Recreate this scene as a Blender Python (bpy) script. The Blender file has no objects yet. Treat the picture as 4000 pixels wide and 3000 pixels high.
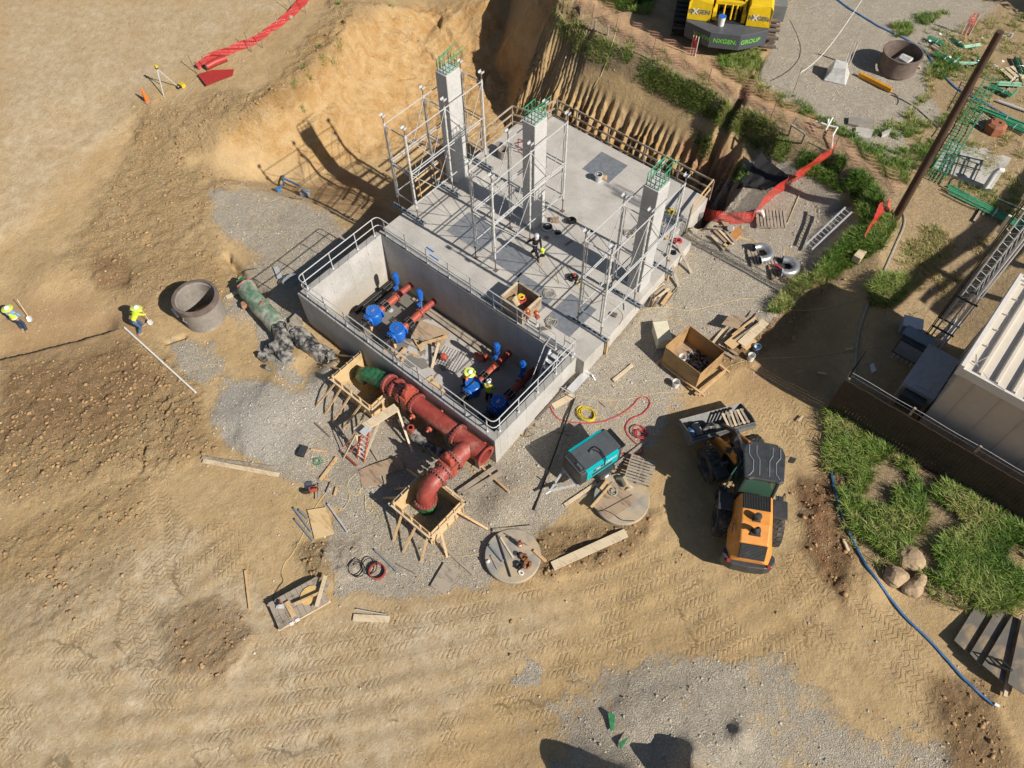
import bpy, bmesh, math, random
import numpy as np
from mathutils import Vector, Matrix
from mathutils.geometry import delaunay_2d_cdt
R = math.radians
SC = bpy.context.scene
COL = SC.collection
random.seed(7)

# ---------------------------------------------------------------- camera
FPX = 2988.0
CAM = np.array([10.52, -10.69, 27.5])
CR = np.array([0.76186598, 0.64757709, -0.01428792])
CU = np.array([-0.53833317, 0.64530086, 0.54201863])
CW = np.array([-0.36021885, 0.40525389, -0.840245])
cd = bpy.data.cameras.new('camera')
cd.sensor_width = 36.0
cd.lens = FPX / 4000 * 36
cd.clip_start = 0.1
cd.clip_end = 1000
cam = bpy.data.objects.new('camera', cd)
COL.objects.link(cam)
cam.matrix_world = Matrix(((CR[0], CU[0], -CW[0], CAM[0]), (CR[1], CU[1], -CW[1], CAM[1]), (CR[2], CU[2], -CW[2], CAM[2]), (0, 0, 0, 1)))
SC.camera = cam

# ---------------------------------------------------------------- light
EL = 37.5
wd = bpy.data.worlds.new('World')
SC.world = wd
wd.use_nodes = True
nt = wd.node_tree
bg = nt.nodes['Background']
sky = nt.nodes.new('ShaderNodeTexSky')
sky.sky_type = 'NISHITA'
sky.sun_disc = False
sky.sun_elevation = R(EL)
sky.sun_rotation = R(90 - 2.6)
nt.links.new(sky.outputs[0], bg.inputs[0])
bg.inputs[1].default_value = 0.05
ld = bpy.data.lights.new('sun', 'SUN')
ld.energy = 5.0
ld.angle = R(0.55)
ld.color = (1.0, 0.93, 0.82)
sun = bpy.data.objects.new('sun', ld)
COL.objects.link(sun)
AZ = R(2.6)
sd = Vector((-math.cos(R(EL)) * math.cos(AZ), -math.cos(R(EL)) * math.sin(AZ), -math.sin(R(EL))))
sun.rotation_euler = sd.to_track_quat('-Z', 'Y').to_euler()
sun.location = (40, 0, 40)
SC.view_settings.view_transform = 'Standard'
SC.view_settings.look = 'None'
SC.view_settings.exposure = 0.32
SC.view_settings.gamma = 1.0


# ---------------------------------------------------------------- survey helpers (photo point + level -> metres)
def ray(x, y):
    return (x - 2000) / FPX * CR - (y - 1500) / FPX * CU + CW


def at(x, y, z=0.0):
    d = ray(x, y)
    return CAM + d * ((CAM[2] - z) / -d[2])


# ---------------------------------------------------------------- mesh helpers
def link(o, parent=None):
    COL.objects.link(o)
    if parent is not None:
        o.parent = parent
    return o


def tag(o, label=None, cat=None, group=None, kind=None):
    if label: o['label'] = label
    if cat: o['category'] = cat
    if group: o['group'] = group
    if kind: o['kind'] = kind
    return o


def thing(name, label, cat, loc=(0, 0, 0), rot=0.0, group=None):
    o = bpy.data.objects.new(name, None)
    o.empty_display_size = 0.2
    COL.objects.link(o)
    o.location = Vector([float(v) for v in loc])
    o.rotation_euler = (0, 0, rot) if not hasattr(rot, '__len__') else rot
    o.matrix_basis = Matrix.LocRotScale(o.location, o.rotation_euler.to_quaternion(), None)
    return tag(o, label, cat, group)


def basis(d, up=(0, 0, 1)):
    d = Vector(d).normalized()
    up = Vector(up)
    if abs(d.dot(up.normalized())) > 0.98:
        up = Vector((1, 0, 0)) if abs(d.x) < 0.9 else Vector((0, 1, 0))
    s = up.cross(d).normalized()
    return d, s, d.cross(s)


class MB:
    def __init__(s):
        s.v = []
        s.f = []
        s.m = []

    def add(s, vs, fs, mi=0):
        b = len(s.v)
        s.v += [tuple(float(c) for c in v) for v in vs]
        s.f += [tuple(i + b for i in f) for f in fs]
        s.m += [mi] * len(fs)
        return s

    def box(s, c, d, rz=0.0, mi=0, M=None):
        hx, hy, hz = d[0] / 2, d[1] / 2, d[2] / 2
        vs = [Vector((x, y, z)) for z in (-hz, hz) for x, y in ((-hx, -hy), (hx, -hy), (hx, hy), (-hx, hy))]
        m = M if M is not None else Matrix.Rotation(rz, 3, 'Z')
        c = Vector([float(q) for q in c])
        return s.add([m @ v + c for v in vs], [(3, 2, 1, 0), (4, 5, 6, 7), (0, 1, 5, 4), (1, 2, 6, 5), (2, 3, 7, 6), (3, 0, 4, 7)], mi)

    def b2(s, lo, hi, mi=0):
        return s.box([(a + b) / 2 for a, b in zip(lo, hi)], [abs(b - a) for a, b in zip(lo, hi)], mi=mi)

    def bar(s, a, b, w, h, mi=0, up=(0, 0, 1)):
        a = Vector([float(q) for q in a]); b = Vector([float(q) for q in b])
        d, sd_, u = basis(b - a, up)
        m = Matrix((d, sd_, u)).transposed()
        return s.box((a + b) / 2, ((b - a).length, w, h), mi=mi, M=m)

    def cyl(s, a, b, r, r2=None, n=10, mi=0, caps=True):
        a = Vector([float(q) for q in a]); b = Vector([float(q) for q in b])
        r2 = r if r2 is None else r2
        d, e, u = basis(b - a)
        vs = []
        for p, rr in ((a, r), (b, r2)):
            for i in range(n):
                t = 2 * math.pi * i / n
                vs.append(p + e * (rr * math.cos(t)) + u * (rr * math.sin(t)))
        fs = [(i, (i + 1) % n, n + (i + 1) % n, n + i) for i in range(n)]
        if caps: fs += [tuple(range(n - 1, -1, -1)), tuple(range(n, 2 * n))]
        return s.add(vs, fs, mi)

    def tube(s, pts, r, n=6, mi=0, caps=True, closed=False):
        P = [Vector([float(q) for q in p]) for p in pts]
        rr = r if hasattr(r, '__len__') else [r] * len(P)
        N = len(P)
        vs = []
        pu = None
        for i, p in enumerate(P):
            if closed:
                t = (P[(i + 1) % N] - P[i - 1])
            else:
                t = (P[min(i + 1, N - 1)] - P[max(i - 1, 0)])
            if t.length < 1e-9: t = Vector((0, 0, 1))
            t.normalize()
            if pu is None:
                _, e, u = basis(t)
            else:
                e = pu.cross(t)
                if e.length < 1e-6: _, e, u = basis(t)
                e.normalize(); u = t.cross(e)
            pu = u
            for k in range(n):
                a = 2 * math.pi * k / n
                vs.append(p + (e * math.cos(a) + u * math.sin(a)) * rr[i])
        fs = []
        for i in range(N if closed else N - 1):
            j = (i + 1) % N
            for k in range(n):
                fs.append((i * n + k, i * n + (k + 1) % n, j * n + (k + 1) % n, j * n + k))
        if caps and not closed:
            fs += [tuple(range(n - 1, -1, -1)), tuple((N - 1) * n + k for k in range(n))]
        return s.add(vs, fs, mi)

    def lathe(s, prof, n=24, c=(0, 0, 0), axis=None, mi=0, close=False):
        c = Vector([float(q) for q in c])
        if axis is None:
            d, e, u = Vector((0, 0, 1)), Vector((1, 0, 0)), Vector((0, 1, 0))
        else:
            d, e, u = basis(axis)
        vs = []
        for (r, z) in prof:
            for k in range(n):
                a = 2 * math.pi * k / n
                vs.append(c + d * z + e * (r * math.cos(a)) + u * (r * math.sin(a)))
        m = len(prof)
        fs = []
        for i in range(m if close else m - 1):
            j = (i + 1) % m
            for k in range(n):
                fs.append((i * n + k, i * n + (k + 1) % n, j * n + (k + 1) % n, j * n + k))
        return s.add(vs, fs, mi)

    def prism(s, poly, z0, z1, mi=0, M=None, o=(0, 0, 0)):
        n = len(poly)
        vs = [Vector((p[0], p[1], z0)) for p in poly] + [Vector((p[0], p[1], z1)) for p in poly]
        if M is not None: vs = [M @ v for v in vs]
        o = Vector([float(q) for q in o])
        vs = [v + o for v in vs]
        return s.add(vs, [tuple(range(n - 1, -1, -1)), tuple(range(n, 2 * n))] + [(i, (i + 1) % n, n + (i + 1) % n, n + i) for i in range(n)], mi)

    def build(s, name, mats, parent=None, world=False, smooth=False, bevel=0.0, fixn=True):
        me = bpy.data.meshes.new(name)
        vs = s.v
        if world and parent is not None:
            im = parent.matrix_basis.inverted()
            p = parent.parent
            while p is not None:
                im = im @ p.matrix_basis.inverted()
                p = p.parent
            vs = [tuple(im @ Vector(v)) for v in vs]
        me.from_pydata(vs, [], s.f)
        if not hasattr(mats, '__len__'): mats = [mats]
        for m in mats: me.materials.append(m)
        if len(mats) > 1: me.polygons.foreach_set('material_index', s.m)
        if smooth: me.polygons.foreach_set('use_smooth', [True] * len(s.f))
        me.update()
        if fixn:
            bm = bmesh.new(); bm.from_mesh(me)
            bmesh.ops.recalc_face_normals(bm, faces=bm.faces)
            bm.to_mesh(me); bm.free()
        o = bpy.data.objects.new(name, me)
        link(o, parent)
        if bevel:
            b = o.modifiers.new('bevel', 'BEVEL'); b.width = bevel; b.segments = 2; b.limit_method = 'ANGLE'
        if smooth:
            try:
                me.set_sharp_from_angle(angle=R(38))
            except Exception:
                pass
        return o


def copy_tree(o, parent=None):
    c = o.copy()
    COL.objects.link(c)
    if parent is not None: c.parent = parent
    for ch in [q for q in COL.objects if q.parent == o]:
        copy_tree(ch, c)
    return c


# ---------------------------------------------------------------- materials
def newmat(name):
    m = bpy.data.materials.new(name)
    m.use_nodes = True
    n = m.node_tree
    return m, n, n.nodes['Principled BSDF'], n.nodes.new, n.links.new


def mat(name, c, rough=0.6, metal=0.0, var=0.12, sc=6.0, bump=0.15, bsc=40.0, c2=None, c2amt=0.5, spec=0.5):
    """paint / timber / metal with uneven tone, soiling patches and fine relief"""
    m, n, p, N, L = newmat(name)
    tc = N('ShaderNodeTexCoord')
    ns = N('ShaderNodeTexNoise'); ns.inputs['Scale'].default_value = sc; ns.inputs['Detail'].default_value = 8; ns.inputs['Roughness'].default_value = 0.65
    L(tc.outputs['Object'], ns.inputs['Vector'])
    cr = N('ShaderNodeMapRange'); cr.inputs[1].default_value = 0.3; cr.inputs[2].default_value = 0.7; cr.inputs[3].default_value = 1 - var * 1.6; cr.inputs[4].default_value = 1 + var
    L(ns.outputs[0], cr.inputs[0])
    mx = N('ShaderNodeMix'); mx.data_type = 'RGBA'; mx.blend_type = 'MULTIPLY'; mx.inputs[0].default_value = 1
    mx.inputs[6].default_value = (*c, 1)
    L(cr.outputs[0], mx.inputs[7])
    out = mx.outputs[2]
    if c2 is not None:
        n2 = N('ShaderNodeTexNoise'); n2.inputs['Scale'].default_value = sc * 0.45; n2.inputs['Detail'].default_value = 9; n2.inputs['Roughness'].default_value = 0.7
        L(tc.outputs['Object'], n2.inputs['Vector'])
        r2 = N('ShaderNodeMapRange'); r2.inputs[1].default_value = 0.68 - 0.3 * c2amt; r2.inputs[2].default_value = 0.82 - 0.3 * c2amt
        L(n2.outputs[0], r2.inputs[0])
        m2 = N('ShaderNodeMix'); m2.data_type = 'RGBA'; m2.inputs[7].default_value = (*c2, 1)
        L(r2.outputs[0], m2.inputs[0]); L(out, m2.inputs[6])
        out = m2.outputs[2]
    L(out, p.inputs['Base Color'])
    p.inputs['Roughness'].default_value = rough
    p.inputs['Metallic'].default_value = metal
    p.inputs['Specular IOR Level'].default_value = spec
    if bump:
        nb = N('ShaderNodeTexNoise'); nb.inputs['Scale'].default_value = bsc; nb.inputs['Detail'].default_value = 4
        L(tc.outputs['Object'], nb.inputs['Vector'])
        b = N('ShaderNodeBump'); b.inputs['Strength'].default_value = bump; b.inputs['Distance'].default_value = 0.01
        L(nb.outputs[0], b.inputs['Height']); L(b.outputs[0], p.inputs['Normal'])
    return m


def woodmat(name, c, c2, sc=1.0):
    """lumber: grain streaks along the longest local axis is approximated by stretched noise in all three planes"""
    m, n, p, N, L = newmat(name)
    tc = N('ShaderNodeTexCoord')
    mp = N('ShaderNodeMapping'); mp.inputs['Scale'].default_value = (3 * sc, 22 * sc, 22 * sc)
    L(tc.outputs['Object'], mp.inputs[0])
    ns = N('ShaderNodeTexNoise'); ns.inputs['Scale'].default_value = 1.0; ns.inputs['Detail'].default_value = 6; ns.inputs['Distortion'].default_value = 0.6
    L(mp.outputs[0], ns.inputs['Vector'])
    n2 = N('ShaderNodeTexNoise'); n2.inputs['Scale'].default_value = 1.6; n2.inputs['Detail'].default_value = 6
    L(tc.outputs['Object'], n2.inputs['Vector'])
    ad = N('ShaderNodeMath'); ad.operation = 'ADD'
    L(ns.outputs[0], ad.inputs[0]); L(n2.outputs[0], ad.inputs[1])
    r = N('ShaderNodeValToRGB'); r.color_ramp.elements[0].position = 0.78; r.color_ramp.elements[1].position = 1.2
    r.color_ramp.elements[0].color = (*c2, 1); r.color_ramp.elements[1].color = (*c, 1)
    L(ad.outputs[0], r.inputs[0])
    L(r.outputs[0], p.inputs['Base Color'])
    p.inputs['Roughness'].default_value = 0.75
    b = N('ShaderNodeBump'); b.inputs['Strength'].default_value = 0.25; b.inputs['Distance'].default_value = 0.01
    L(ns.outputs[0], b.inputs['Height']); L(b.outputs[0], p.inputs['Normal'])
    return m


def concmat(name, c, c2, stain=(0.2, 0.19, 0.17), streak=True, left_dark=False, forms=False):
    m, n, p, N, L = newmat(name)
    tc = N('ShaderNodeTexCoord')
    a = N('ShaderNodeTexNoise'); a.inputs['Scale'].default_value = 0.55; a.inputs['Detail'].default_value = 10; a.inputs['Roughness'].default_value = 0.62
    L(tc.outputs['Object'], a.inputs['Vector'])
    r = N('ShaderNodeValToRGB'); r.color_ramp.elements[0].position = 0.36; r.color_ramp.elements[1].position = 0.64
    r.color_ramp.elements[0].color = (*c2, 1); r.color_ramp.elements[1].color = (*c, 1)
    L(a.outputs[0], r.inputs[0])
    f = N('ShaderNodeTexNoise'); f.inputs['Scale'].default_value = 14; f.inputs['Detail'].default_value = 6
    L(tc.outputs['Object'], f.inputs['Vector'])
    fr = N('ShaderNodeMapRange'); fr.inputs[1].default_value = 0.3; fr.inputs[2].default_value = 0.7; fr.inputs[3].default_value = 0.86; fr.inputs[4].default_value = 1.08
    L(f.outputs[0], fr.inputs[0])
    mx = N('ShaderNodeMix'); mx.data_type = 'RGBA'; mx.blend_type = 'MULTIPLY'; mx.inputs[0].default_value = 1
    L(r.outputs[0], mx.inputs[6]); L(fr.outputs[0], mx.inputs[7])
    s = N('ShaderNodeTexNoise'); s.inputs['Scale'].default_value = 0.9; s.inputs['Detail'].default_value = 12; s.inputs['Roughness'].default_value = 0.72; s.inputs['Distortion'].default_value = 0.5
    mp = N('ShaderNodeMapping'); mp.inputs['Location'].default_value = (7.3, 2.1, 4.4); mp.inputs['Scale'].default_value = (1, 1, 0.35) if streak else (1, 1, 1)
    L(tc.outputs['Object'], mp.inputs[0]); L(mp.outputs[0], s.inputs['Vector'])
    sr = N('ShaderNodeMapRange'); sr.inputs[1].default_value = 0.56; sr.inputs[2].default_value = 0.76; sr.inputs[4].default_value = 0.6
    L(s.outputs[0], sr.inputs[0])
    m2 = N('ShaderNodeMix'); m2.data_type = 'RGBA'; m2.inputs[7].default_value = (*stain, 1)
    L(sr.outputs[0], m2.inputs[0]); L(mx.outputs[2], m2.inputs[6])
    out = m2.outputs[2]
    if forms:   # formwork panel joints and tie holes
        sx = N('ShaderNodeSeparateXYZ'); L(tc.outputs['Object'], sx.inputs[0])
        sm = N('ShaderNodeMath'); sm.operation = 'ADD'; L(sx.outputs[0], sm.inputs[0]); L(sx.outputs[1], sm.inputs[1])
        cb_ = N('ShaderNodeCombineXYZ'); L(sm.outputs[0], cb_.inputs[0]); L(sx.outputs[2], cb_.inputs[1])
        bt = N('ShaderNodeTexBrick'); bt.offset = 0; bt.inputs['Scale'].default_value = 1; bt.inputs['Brick Width'].default_value = 1.22; bt.inputs['Row Height'].default_value = 2.0; bt.inputs['Mortar Size'].default_value = .012; bt.inputs['Mortar Smooth'].default_value = .6
        bt.inputs['Color1'].default_value = (.93, .93, .93, 1); bt.inputs['Color2'].default_value = (1.05, 1.05, 1.05, 1); bt.inputs['Mortar'].default_value = (.72, .72, .72, 1); L(cb_.outputs[0], bt.inputs['Vector'])
        m5 = N('ShaderNodeMix'); m5.data_type = 'RGBA'; m5.blend_type = 'MULTIPLY'; m5.inputs[0].default_value = 1; L(out, m5.inputs[6]); L(bt.outputs[0], m5.inputs[7]); out = m5.outputs[2]
        wv = N('ShaderNodeTexVoronoi'); wv.inputs['Scale'].default_value = 1.64; wv.inputs['Randomness'].default_value = 0; L(cb_.outputs[0], wv.inputs['Vector'])
        th = N('ShaderNodeMapRange'); th.inputs[1].default_value = .035; th.inputs[2].default_value = .06; th.inputs[3].default_value = .7; th.inputs[4].default_value = 0; L(wv.outputs['Distance'], th.inputs[0])
        m6 = N('ShaderNodeMix'); m6.data_type = 'RGBA'; m6.inputs[7].default_value = (.13, .12, .11, 1); L(th.outputs[0], m6.inputs[0]); L(out, m6.inputs[6]); out = m6.outputs[2]
        mg = N('ShaderNodeMath'); mg.operation = 'MULTIPLY_ADD'; mg.inputs[1].default_value = -.35; mg.inputs[2].default_value = -.42; L(sx.outputs[2], mg.inputs[0])
        mh = N('ShaderNodeMath'); mh.operation = 'ADD'; mh.use_clamp = True; L(mg.outputs[0], mh.inputs[0]); mj = N('ShaderNodeMath'); mj.operation = 'MULTIPLY_ADD'; mj.inputs[1].default_value = 1.6; mj.inputs[2].default_value = -.8; L(s.outputs[0], mj.inputs[0]); L(mj.outputs[0], mh.inputs[1])
        m7 = N('ShaderNodeMix'); m7.data_type = 'RGBA'; m7.inputs[7].default_value = (.36, .30, .22, 1); L(mh.outputs[0], m7.inputs[0]); L(out, m7.inputs[6]); out = m7.outputs[2]
    if left_dark:   # darker patches of the floor, more of them toward the left end
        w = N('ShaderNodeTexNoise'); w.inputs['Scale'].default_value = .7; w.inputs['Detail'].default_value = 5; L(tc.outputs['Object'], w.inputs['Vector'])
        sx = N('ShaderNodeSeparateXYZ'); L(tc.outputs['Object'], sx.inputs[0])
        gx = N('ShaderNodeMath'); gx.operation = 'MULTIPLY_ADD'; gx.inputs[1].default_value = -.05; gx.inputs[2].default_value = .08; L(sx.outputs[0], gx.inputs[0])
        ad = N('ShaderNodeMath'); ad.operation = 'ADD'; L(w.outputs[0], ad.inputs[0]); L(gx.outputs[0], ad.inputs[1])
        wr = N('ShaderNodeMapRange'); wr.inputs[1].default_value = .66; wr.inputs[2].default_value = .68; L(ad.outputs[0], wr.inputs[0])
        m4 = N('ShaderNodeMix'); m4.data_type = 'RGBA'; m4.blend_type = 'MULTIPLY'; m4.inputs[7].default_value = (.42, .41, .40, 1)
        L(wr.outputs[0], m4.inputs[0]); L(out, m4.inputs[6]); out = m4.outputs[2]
    L(out, p.inputs['Base Color'])
    p.inputs['Roughness'].default_value = 0.85
    b = N('ShaderNodeBump'); b.inputs['Strength'].default_value = 0.2; b.inputs['Distance'].default_value = 0.01
    L(f.outputs[0], b.inputs['Height']); L(b.outputs[0], p.inputs['Normal'])
    return m


def meshmat(name, c, cell=14.0, fill=0.55, rough=0.6):
    """plastic netting: open grid of strands"""
    m, n, p, N, L = newmat(name)
    p.inputs['Base Color'].default_value = (*c, 1)
    p.inputs['Roughness'].default_value = rough
    uv = N('ShaderNodeUVMap')
    sp = N('ShaderNodeSeparateXYZ')
    L(uv.outputs[0], sp.inputs[0])
    o = []
    for i in (0, 1):
        mu = N('ShaderNodeMath'); mu.operation = 'MULTIPLY'; mu.inputs[1].default_value = cell
        L(sp.outputs[i], mu.inputs[0])
        fr = N('ShaderNodeMath'); fr.operation = 'FRACT'; L(mu.outputs[0], fr.inputs[0])
        lt = N('ShaderNodeMath'); lt.operation = 'LESS_THAN'; lt.inputs[1].default_value = fill
        L(fr.outputs[0], lt.inputs[0]); o.append(lt)
    mxm = N('ShaderNodeMath'); mxm.operation = 'MAXIMUM'
    L(o[0].outputs[0], mxm.inputs[0]); L(o[1].outputs[0], mxm.inputs[1])
    L(mxm.outputs[0], p.inputs['Alpha'])
    return m


M_conc = concmat('concrete', (0.50, 0.475, 0.44), (0.37, 0.35, 0.32), stain=(.20, .185, .165), streak=False)
M_wall = concmat('wall_concrete', (0.50, 0.485, 0.47), (0.39, 0.38, 0.36), stain=(0.27, 0.26, 0.24), forms=True)
M_floorc = concmat('floor_concrete', (0.47, 0.45, 0.42), (0.35, 0.33, 0.30), stain=(0.16, 0.145, 0.125), streak=False, left_dark=True)
M_formed = concmat('formed_concrete', (0.50, 0.49, 0.48), (0.41, 0.41, 0.41), stain=(0.3, 0.3, 0.3))
M_galv = mat('galvanised', (0.56, 0.57, 0.58), 0.42, 0.25, 0.12, 9, 0.05)
M_alu = mat('aluminium', (0.68, 0.69, 0.70), 0.35, 0.35, 0.08, 6, 0.03)
M_scaf = mat('scaffold_steel', (0.60, 0.60, 0.58), 0.5, 0.15, 0.2, 7, 0.1, c2=(0.28, 0.22, 0.17), c2amt=0.2)
M_reb = mat('epoxy_green', (0.055, 0.30, 0.16), 0.45, 0.0, 0.25, 8, 0.1)
M_elb = mat('elbow_steel', (0.50, 0.51, 0.52), 0.32, 0.7, 0.12, 6, 0.05)
M_wood = woodmat('new_lumber', (0.56, 0.38, 0.20), (0.36, 0.22, 0.10))
M_wood2 = woodmat('pale_lumber', (0.60, 0.49, 0.34), (0.44, 0.34, 0.22))
M_oldw = woodmat('weathered_lumber', (0.34, 0.29, 0.23), (0.17, 0.14, 0.11))
M_ply = woodmat('plywood', (0.58, 0.42, 0.23), (0.42, 0.27, 0.12), 0.5)
M_plyd = woodmat('used_plywood', (0.34, 0.25, 0.17), (0.18, 0.125, 0.085), 0.5)
M_red = mat('red_primer', (0.30, 0.055, 0.042), 0.5, 0.0, 0.2, 3, 0.1, c2=(0.36, 0.16, 0.12), c2amt=0.45)
M_redv = mat('valve_red', (0.37, 0.075, 0.045), 0.45, 0.0, 0.15, 5, 0.1, c2=(0.40, 0.17, 0.10), c2amt=0.3)
M_blue = mat('valve_blue', (0.015, 0.13, 0.52), 0.35, 0.0, 0.15, 5, 0.05)
M_black = mat('black_coating', (0.018, 0.018, 0.02), 0.32, 0.0, 0.3, 8, 0.15)
M_bolt = mat('bolt_steel', (0.62, 0.60, 0.60), 0.3, 0.9, 0.1, 20, 0)
M_greenw = mat('green_wrap', (0.045, 0.20, 0.085), 0.4, 0.0, 0.35, 7, 0.6, 12)
M_poly = mat('black_polyethylene', (0.03, 0.032, 0.035), 0.33, 0.0, 0.4, 6, 1.0, 7, c2=(0.33, 0.31, 0.28), c2amt=0.85)
M_orange = mat('loader_orange', (0.66, 0.27, 0.055), 0.4, 0.0, 0.12, 3, 0.03, c2=(0.52, 0.28, 0.11), c2amt=0.25)
M_dkgrey = mat('dark_grey_paint', (0.045, 0.048, 0.052), 0.45, 0.0, 0.2, 4, 0.05, c2=(0.13, 0.115, 0.09), c2amt=0.3)
M_tyre = mat('tyre_rubber', (0.035, 0.034, 0.032), 0.8, 0.0, 0.25, 6, 0.3, c2=(0.16, 0.125, 0.085), c2amt=0.6)
M_steel = mat('worn_steel', (0.17, 0.175, 0.17), 0.6, 0.2, 0.2, 4, 0.1, c2=(0.2, 0.16, 0.12), c2amt=0.35)
M_glass = mat('tinted_glass', (0.05, 0.11, 0.08), 0.08, 0.0, 0.05, 2, 0)
M_yel = mat('crane_yellow', (0.70, 0.47, 0.01), 0.4, 0.0, 0.1, 3, 0.03, c2=(0.45, 0.33, 0.08), c2amt=0.25)
M_teal = mat('teal_paint', (0.0, 0.40, 0.45), 0.35, 0.0, 0.08, 4, 0.03)
M_white = mat('white_plastic', (0.74, 0.73, 0.70), 0.5, 0.0, 0.1, 5, 0.05)
M_rust = mat('rusty_steel', (0.17, 0.13, 0.11), 0.75, 0.1, 0.25, 3, 0.2, c2=(0.28, 0.17, 0.11), c2amt=0.3)
M_rusto = mat('orange_rust', (0.30, 0.11, 0.055), 0.8, 0.0, 0.2, 5, 0.2)
M_cream = mat('cream_plastic', (0.66, 0.62, 0.47), 0.5, 0.0, 0.08, 4, 0.05)
M_tank = mat('concrete_ring', (0.25, 0.225, 0.20), 0.8, 0.0, 0.15, 3, 0.15, c2=(0.40, 0.37, 0.33), c2amt=0.35)
M_net = meshmat('red_netting', (0.62, 0.05, 0.035), 12.0, 0.34)
M_netd = mat('red_netting_roll', (0.38, 0.035, 0.03), 0.45, 0.0, 0.15, 10, 0.4, 25)
M_neto = meshmat('faded_orange_netting', (0.50, 0.25, 0.17), 13.0, 0.11)
M_rope = mat('yellow_cord', (0.62, 0.47, 0.04), 0.5, 0.0, 0.1, 9, 0)
M_ropep = mat('pale_cord', (0.56, 0.46, 0.24), 0.6, 0.0, 0.1, 9, 0)
M_hose = mat('red_hose', (0.46, 0.05, 0.06), 0.5, 0.0, 0.2, 5, 0)
M_blueh = mat('blue_layflat', (0.05, 0.17, 0.38), 0.5, 0.0, 0.25, 2, 0.1, c2=(0.2, 0.27, 0.33), c2amt=0.4)
M_pvc = mat('grey_pvc', (0.22, 0.25, 0.28), 0.45, 0.0, 0.1, 5, 0)
M_strap = mat('webbing', (0.36, 0.33, 0.27), 0.7, 0.0, 0.2, 9, 0)
# ---------------------------------------------------------------- terrain
def vnoise(x, y, seed):
    xi = np.floor(x).astype(np.int64); yi = np.floor(y).astype(np.int64)
    fx = x - xi; fy = y - yi
    fx = fx * fx * (3 - 2 * fx); fy = fy * fy * (3 - 2 * fy)
    def h(a, b):
        n = (a * 374761393 + b * 668265263 + seed * 974634777) & 0xffffffff
        n = ((n ^ (n >> 13)) * 1274126177) & 0xffffffff
        return ((n ^ (n >> 16)) & 0xffff) / 65535.0
    return (h(xi, yi) * (1 - fx) + h(xi + 1, yi) * fx) * (1 - fy) + (h(xi, yi + 1) * (1 - fx) + h(xi + 1, yi + 1) * fx) * fy


def fbm(x, y, s, seed, o=4, g=0.5):
    t = 0; a = 1; tot = 0
    for i in range(o):
        t = t + a * (vnoise(x / s * 2 ** i + i * 17.3, y / s * 2 ** i + i * 9.1, seed + i) - 0.5)
        tot += a; a *= g
    return t / tot * 2


def sstep(a, b, x):
    t = np.clip((x - a) / (b - a), 0, 1)
    return t * t * (3 - 2 * t)


CP = []
def pl(pts, world=False, step=0.8):
    W = [np.array(p, float) if world else at(*p) for p in pts]
    for a, b in zip(W[:-1], W[1:]):
        n = max(1, int(np.linalg.norm((b - a)[:2]) / step))
        for i in range(n): CP.append(a + (b - a) * i / n)
    CP.append(W[-1])
def pp(pts, world=False):
    for p in pts: CP.append(np.array(p, float) if world else at(*p))


# beside the concrete
pl([(1.1, -0.4, -2.0), (1.1, 3, -1.5), (1.1, 7, -0.9), (1.1, 14.2, -0.7)], True)
pl([(.45, -.1, -2.0), (.55, 3, -1.45), (.6, 7, -.85), (.6, 10, -.65), (.4, 12.5, -.6), (.25, 14.2, -.6)], True)
pl([(-.75, 14.5, -.62), (-.7, 16.0, -.65), (-.3, 16.6, -.65), (-.15, 17.4, -.62), (-.1, 18.6, -.5), (-.1, 19.4, -.4)], True)
pl([(-.72, 16.5, -3.0), (-.6, 17.4, -4.2), (-.6, 18.4, -4.2), (-.6, 19.2, -3.2)], True)
pl([(.6, 14.6, -.65), (.7, 16, -.65), (.9, 17.6, -.6), (1.0, 19.0, -.45)], True)
pl([(0.9, -0.5, -2.05), (-3, -.5, -2.2), (-7, -.5, -2.3), (-12.3, -.5, -2.1)], True)
pl([(-12.5, -.5, -2.1), (-12.6, 3, -3.2), (-12.6, 6, -4.5), (-12.6, 9, -5.2), (-12.6, 13, -5.4), (-12.6, 17.6, -5.4), (-8, 17.7, -5.4), (-1.1, 17.7, -5.0)], True)
pl([(-14.4, .3, -2.5), (-14.5, 2.3, -2.55), (-15.0, 4.2, -2.65), (-15.7, 6.5, -3.0), (-17.3, 8.9, -4.0)], True)
pp([(-18.6, -.1, -2.95), (-19, 4, -2.9), (-20, 6, -3.4), (-19, 8, -4.0), (-18, 2, -2.8)], True)
# pit floor, toes of the banks
pp([(-22.3, 10.5, -5.2), (-20, 10.5, -5.2), (-18, 10.5, -5.1), (-22.3, 7.6, -4.7), (-21, 8.6, -4.9), (-21.5, 12, -5.0), (-18.5, 12, -5.1), (-16, 15, -5.3), (-18, 18, -5.1)], True)
pl([(-16.5, 19.6, -5.2), (-14.5, 18.6, -5.3), (-8, 18.5, -5.3), (-2.5, 18.4, -5.2), (-1.0, 18.4, -4.9)], True)
pl([(1480, 560, -5.0), (1620, 430, -4.9), (1760, 320, -4.7), (1860, 230, -4.4), (1930, 260, -4.7), (1990, 330, -5.1)])
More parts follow.
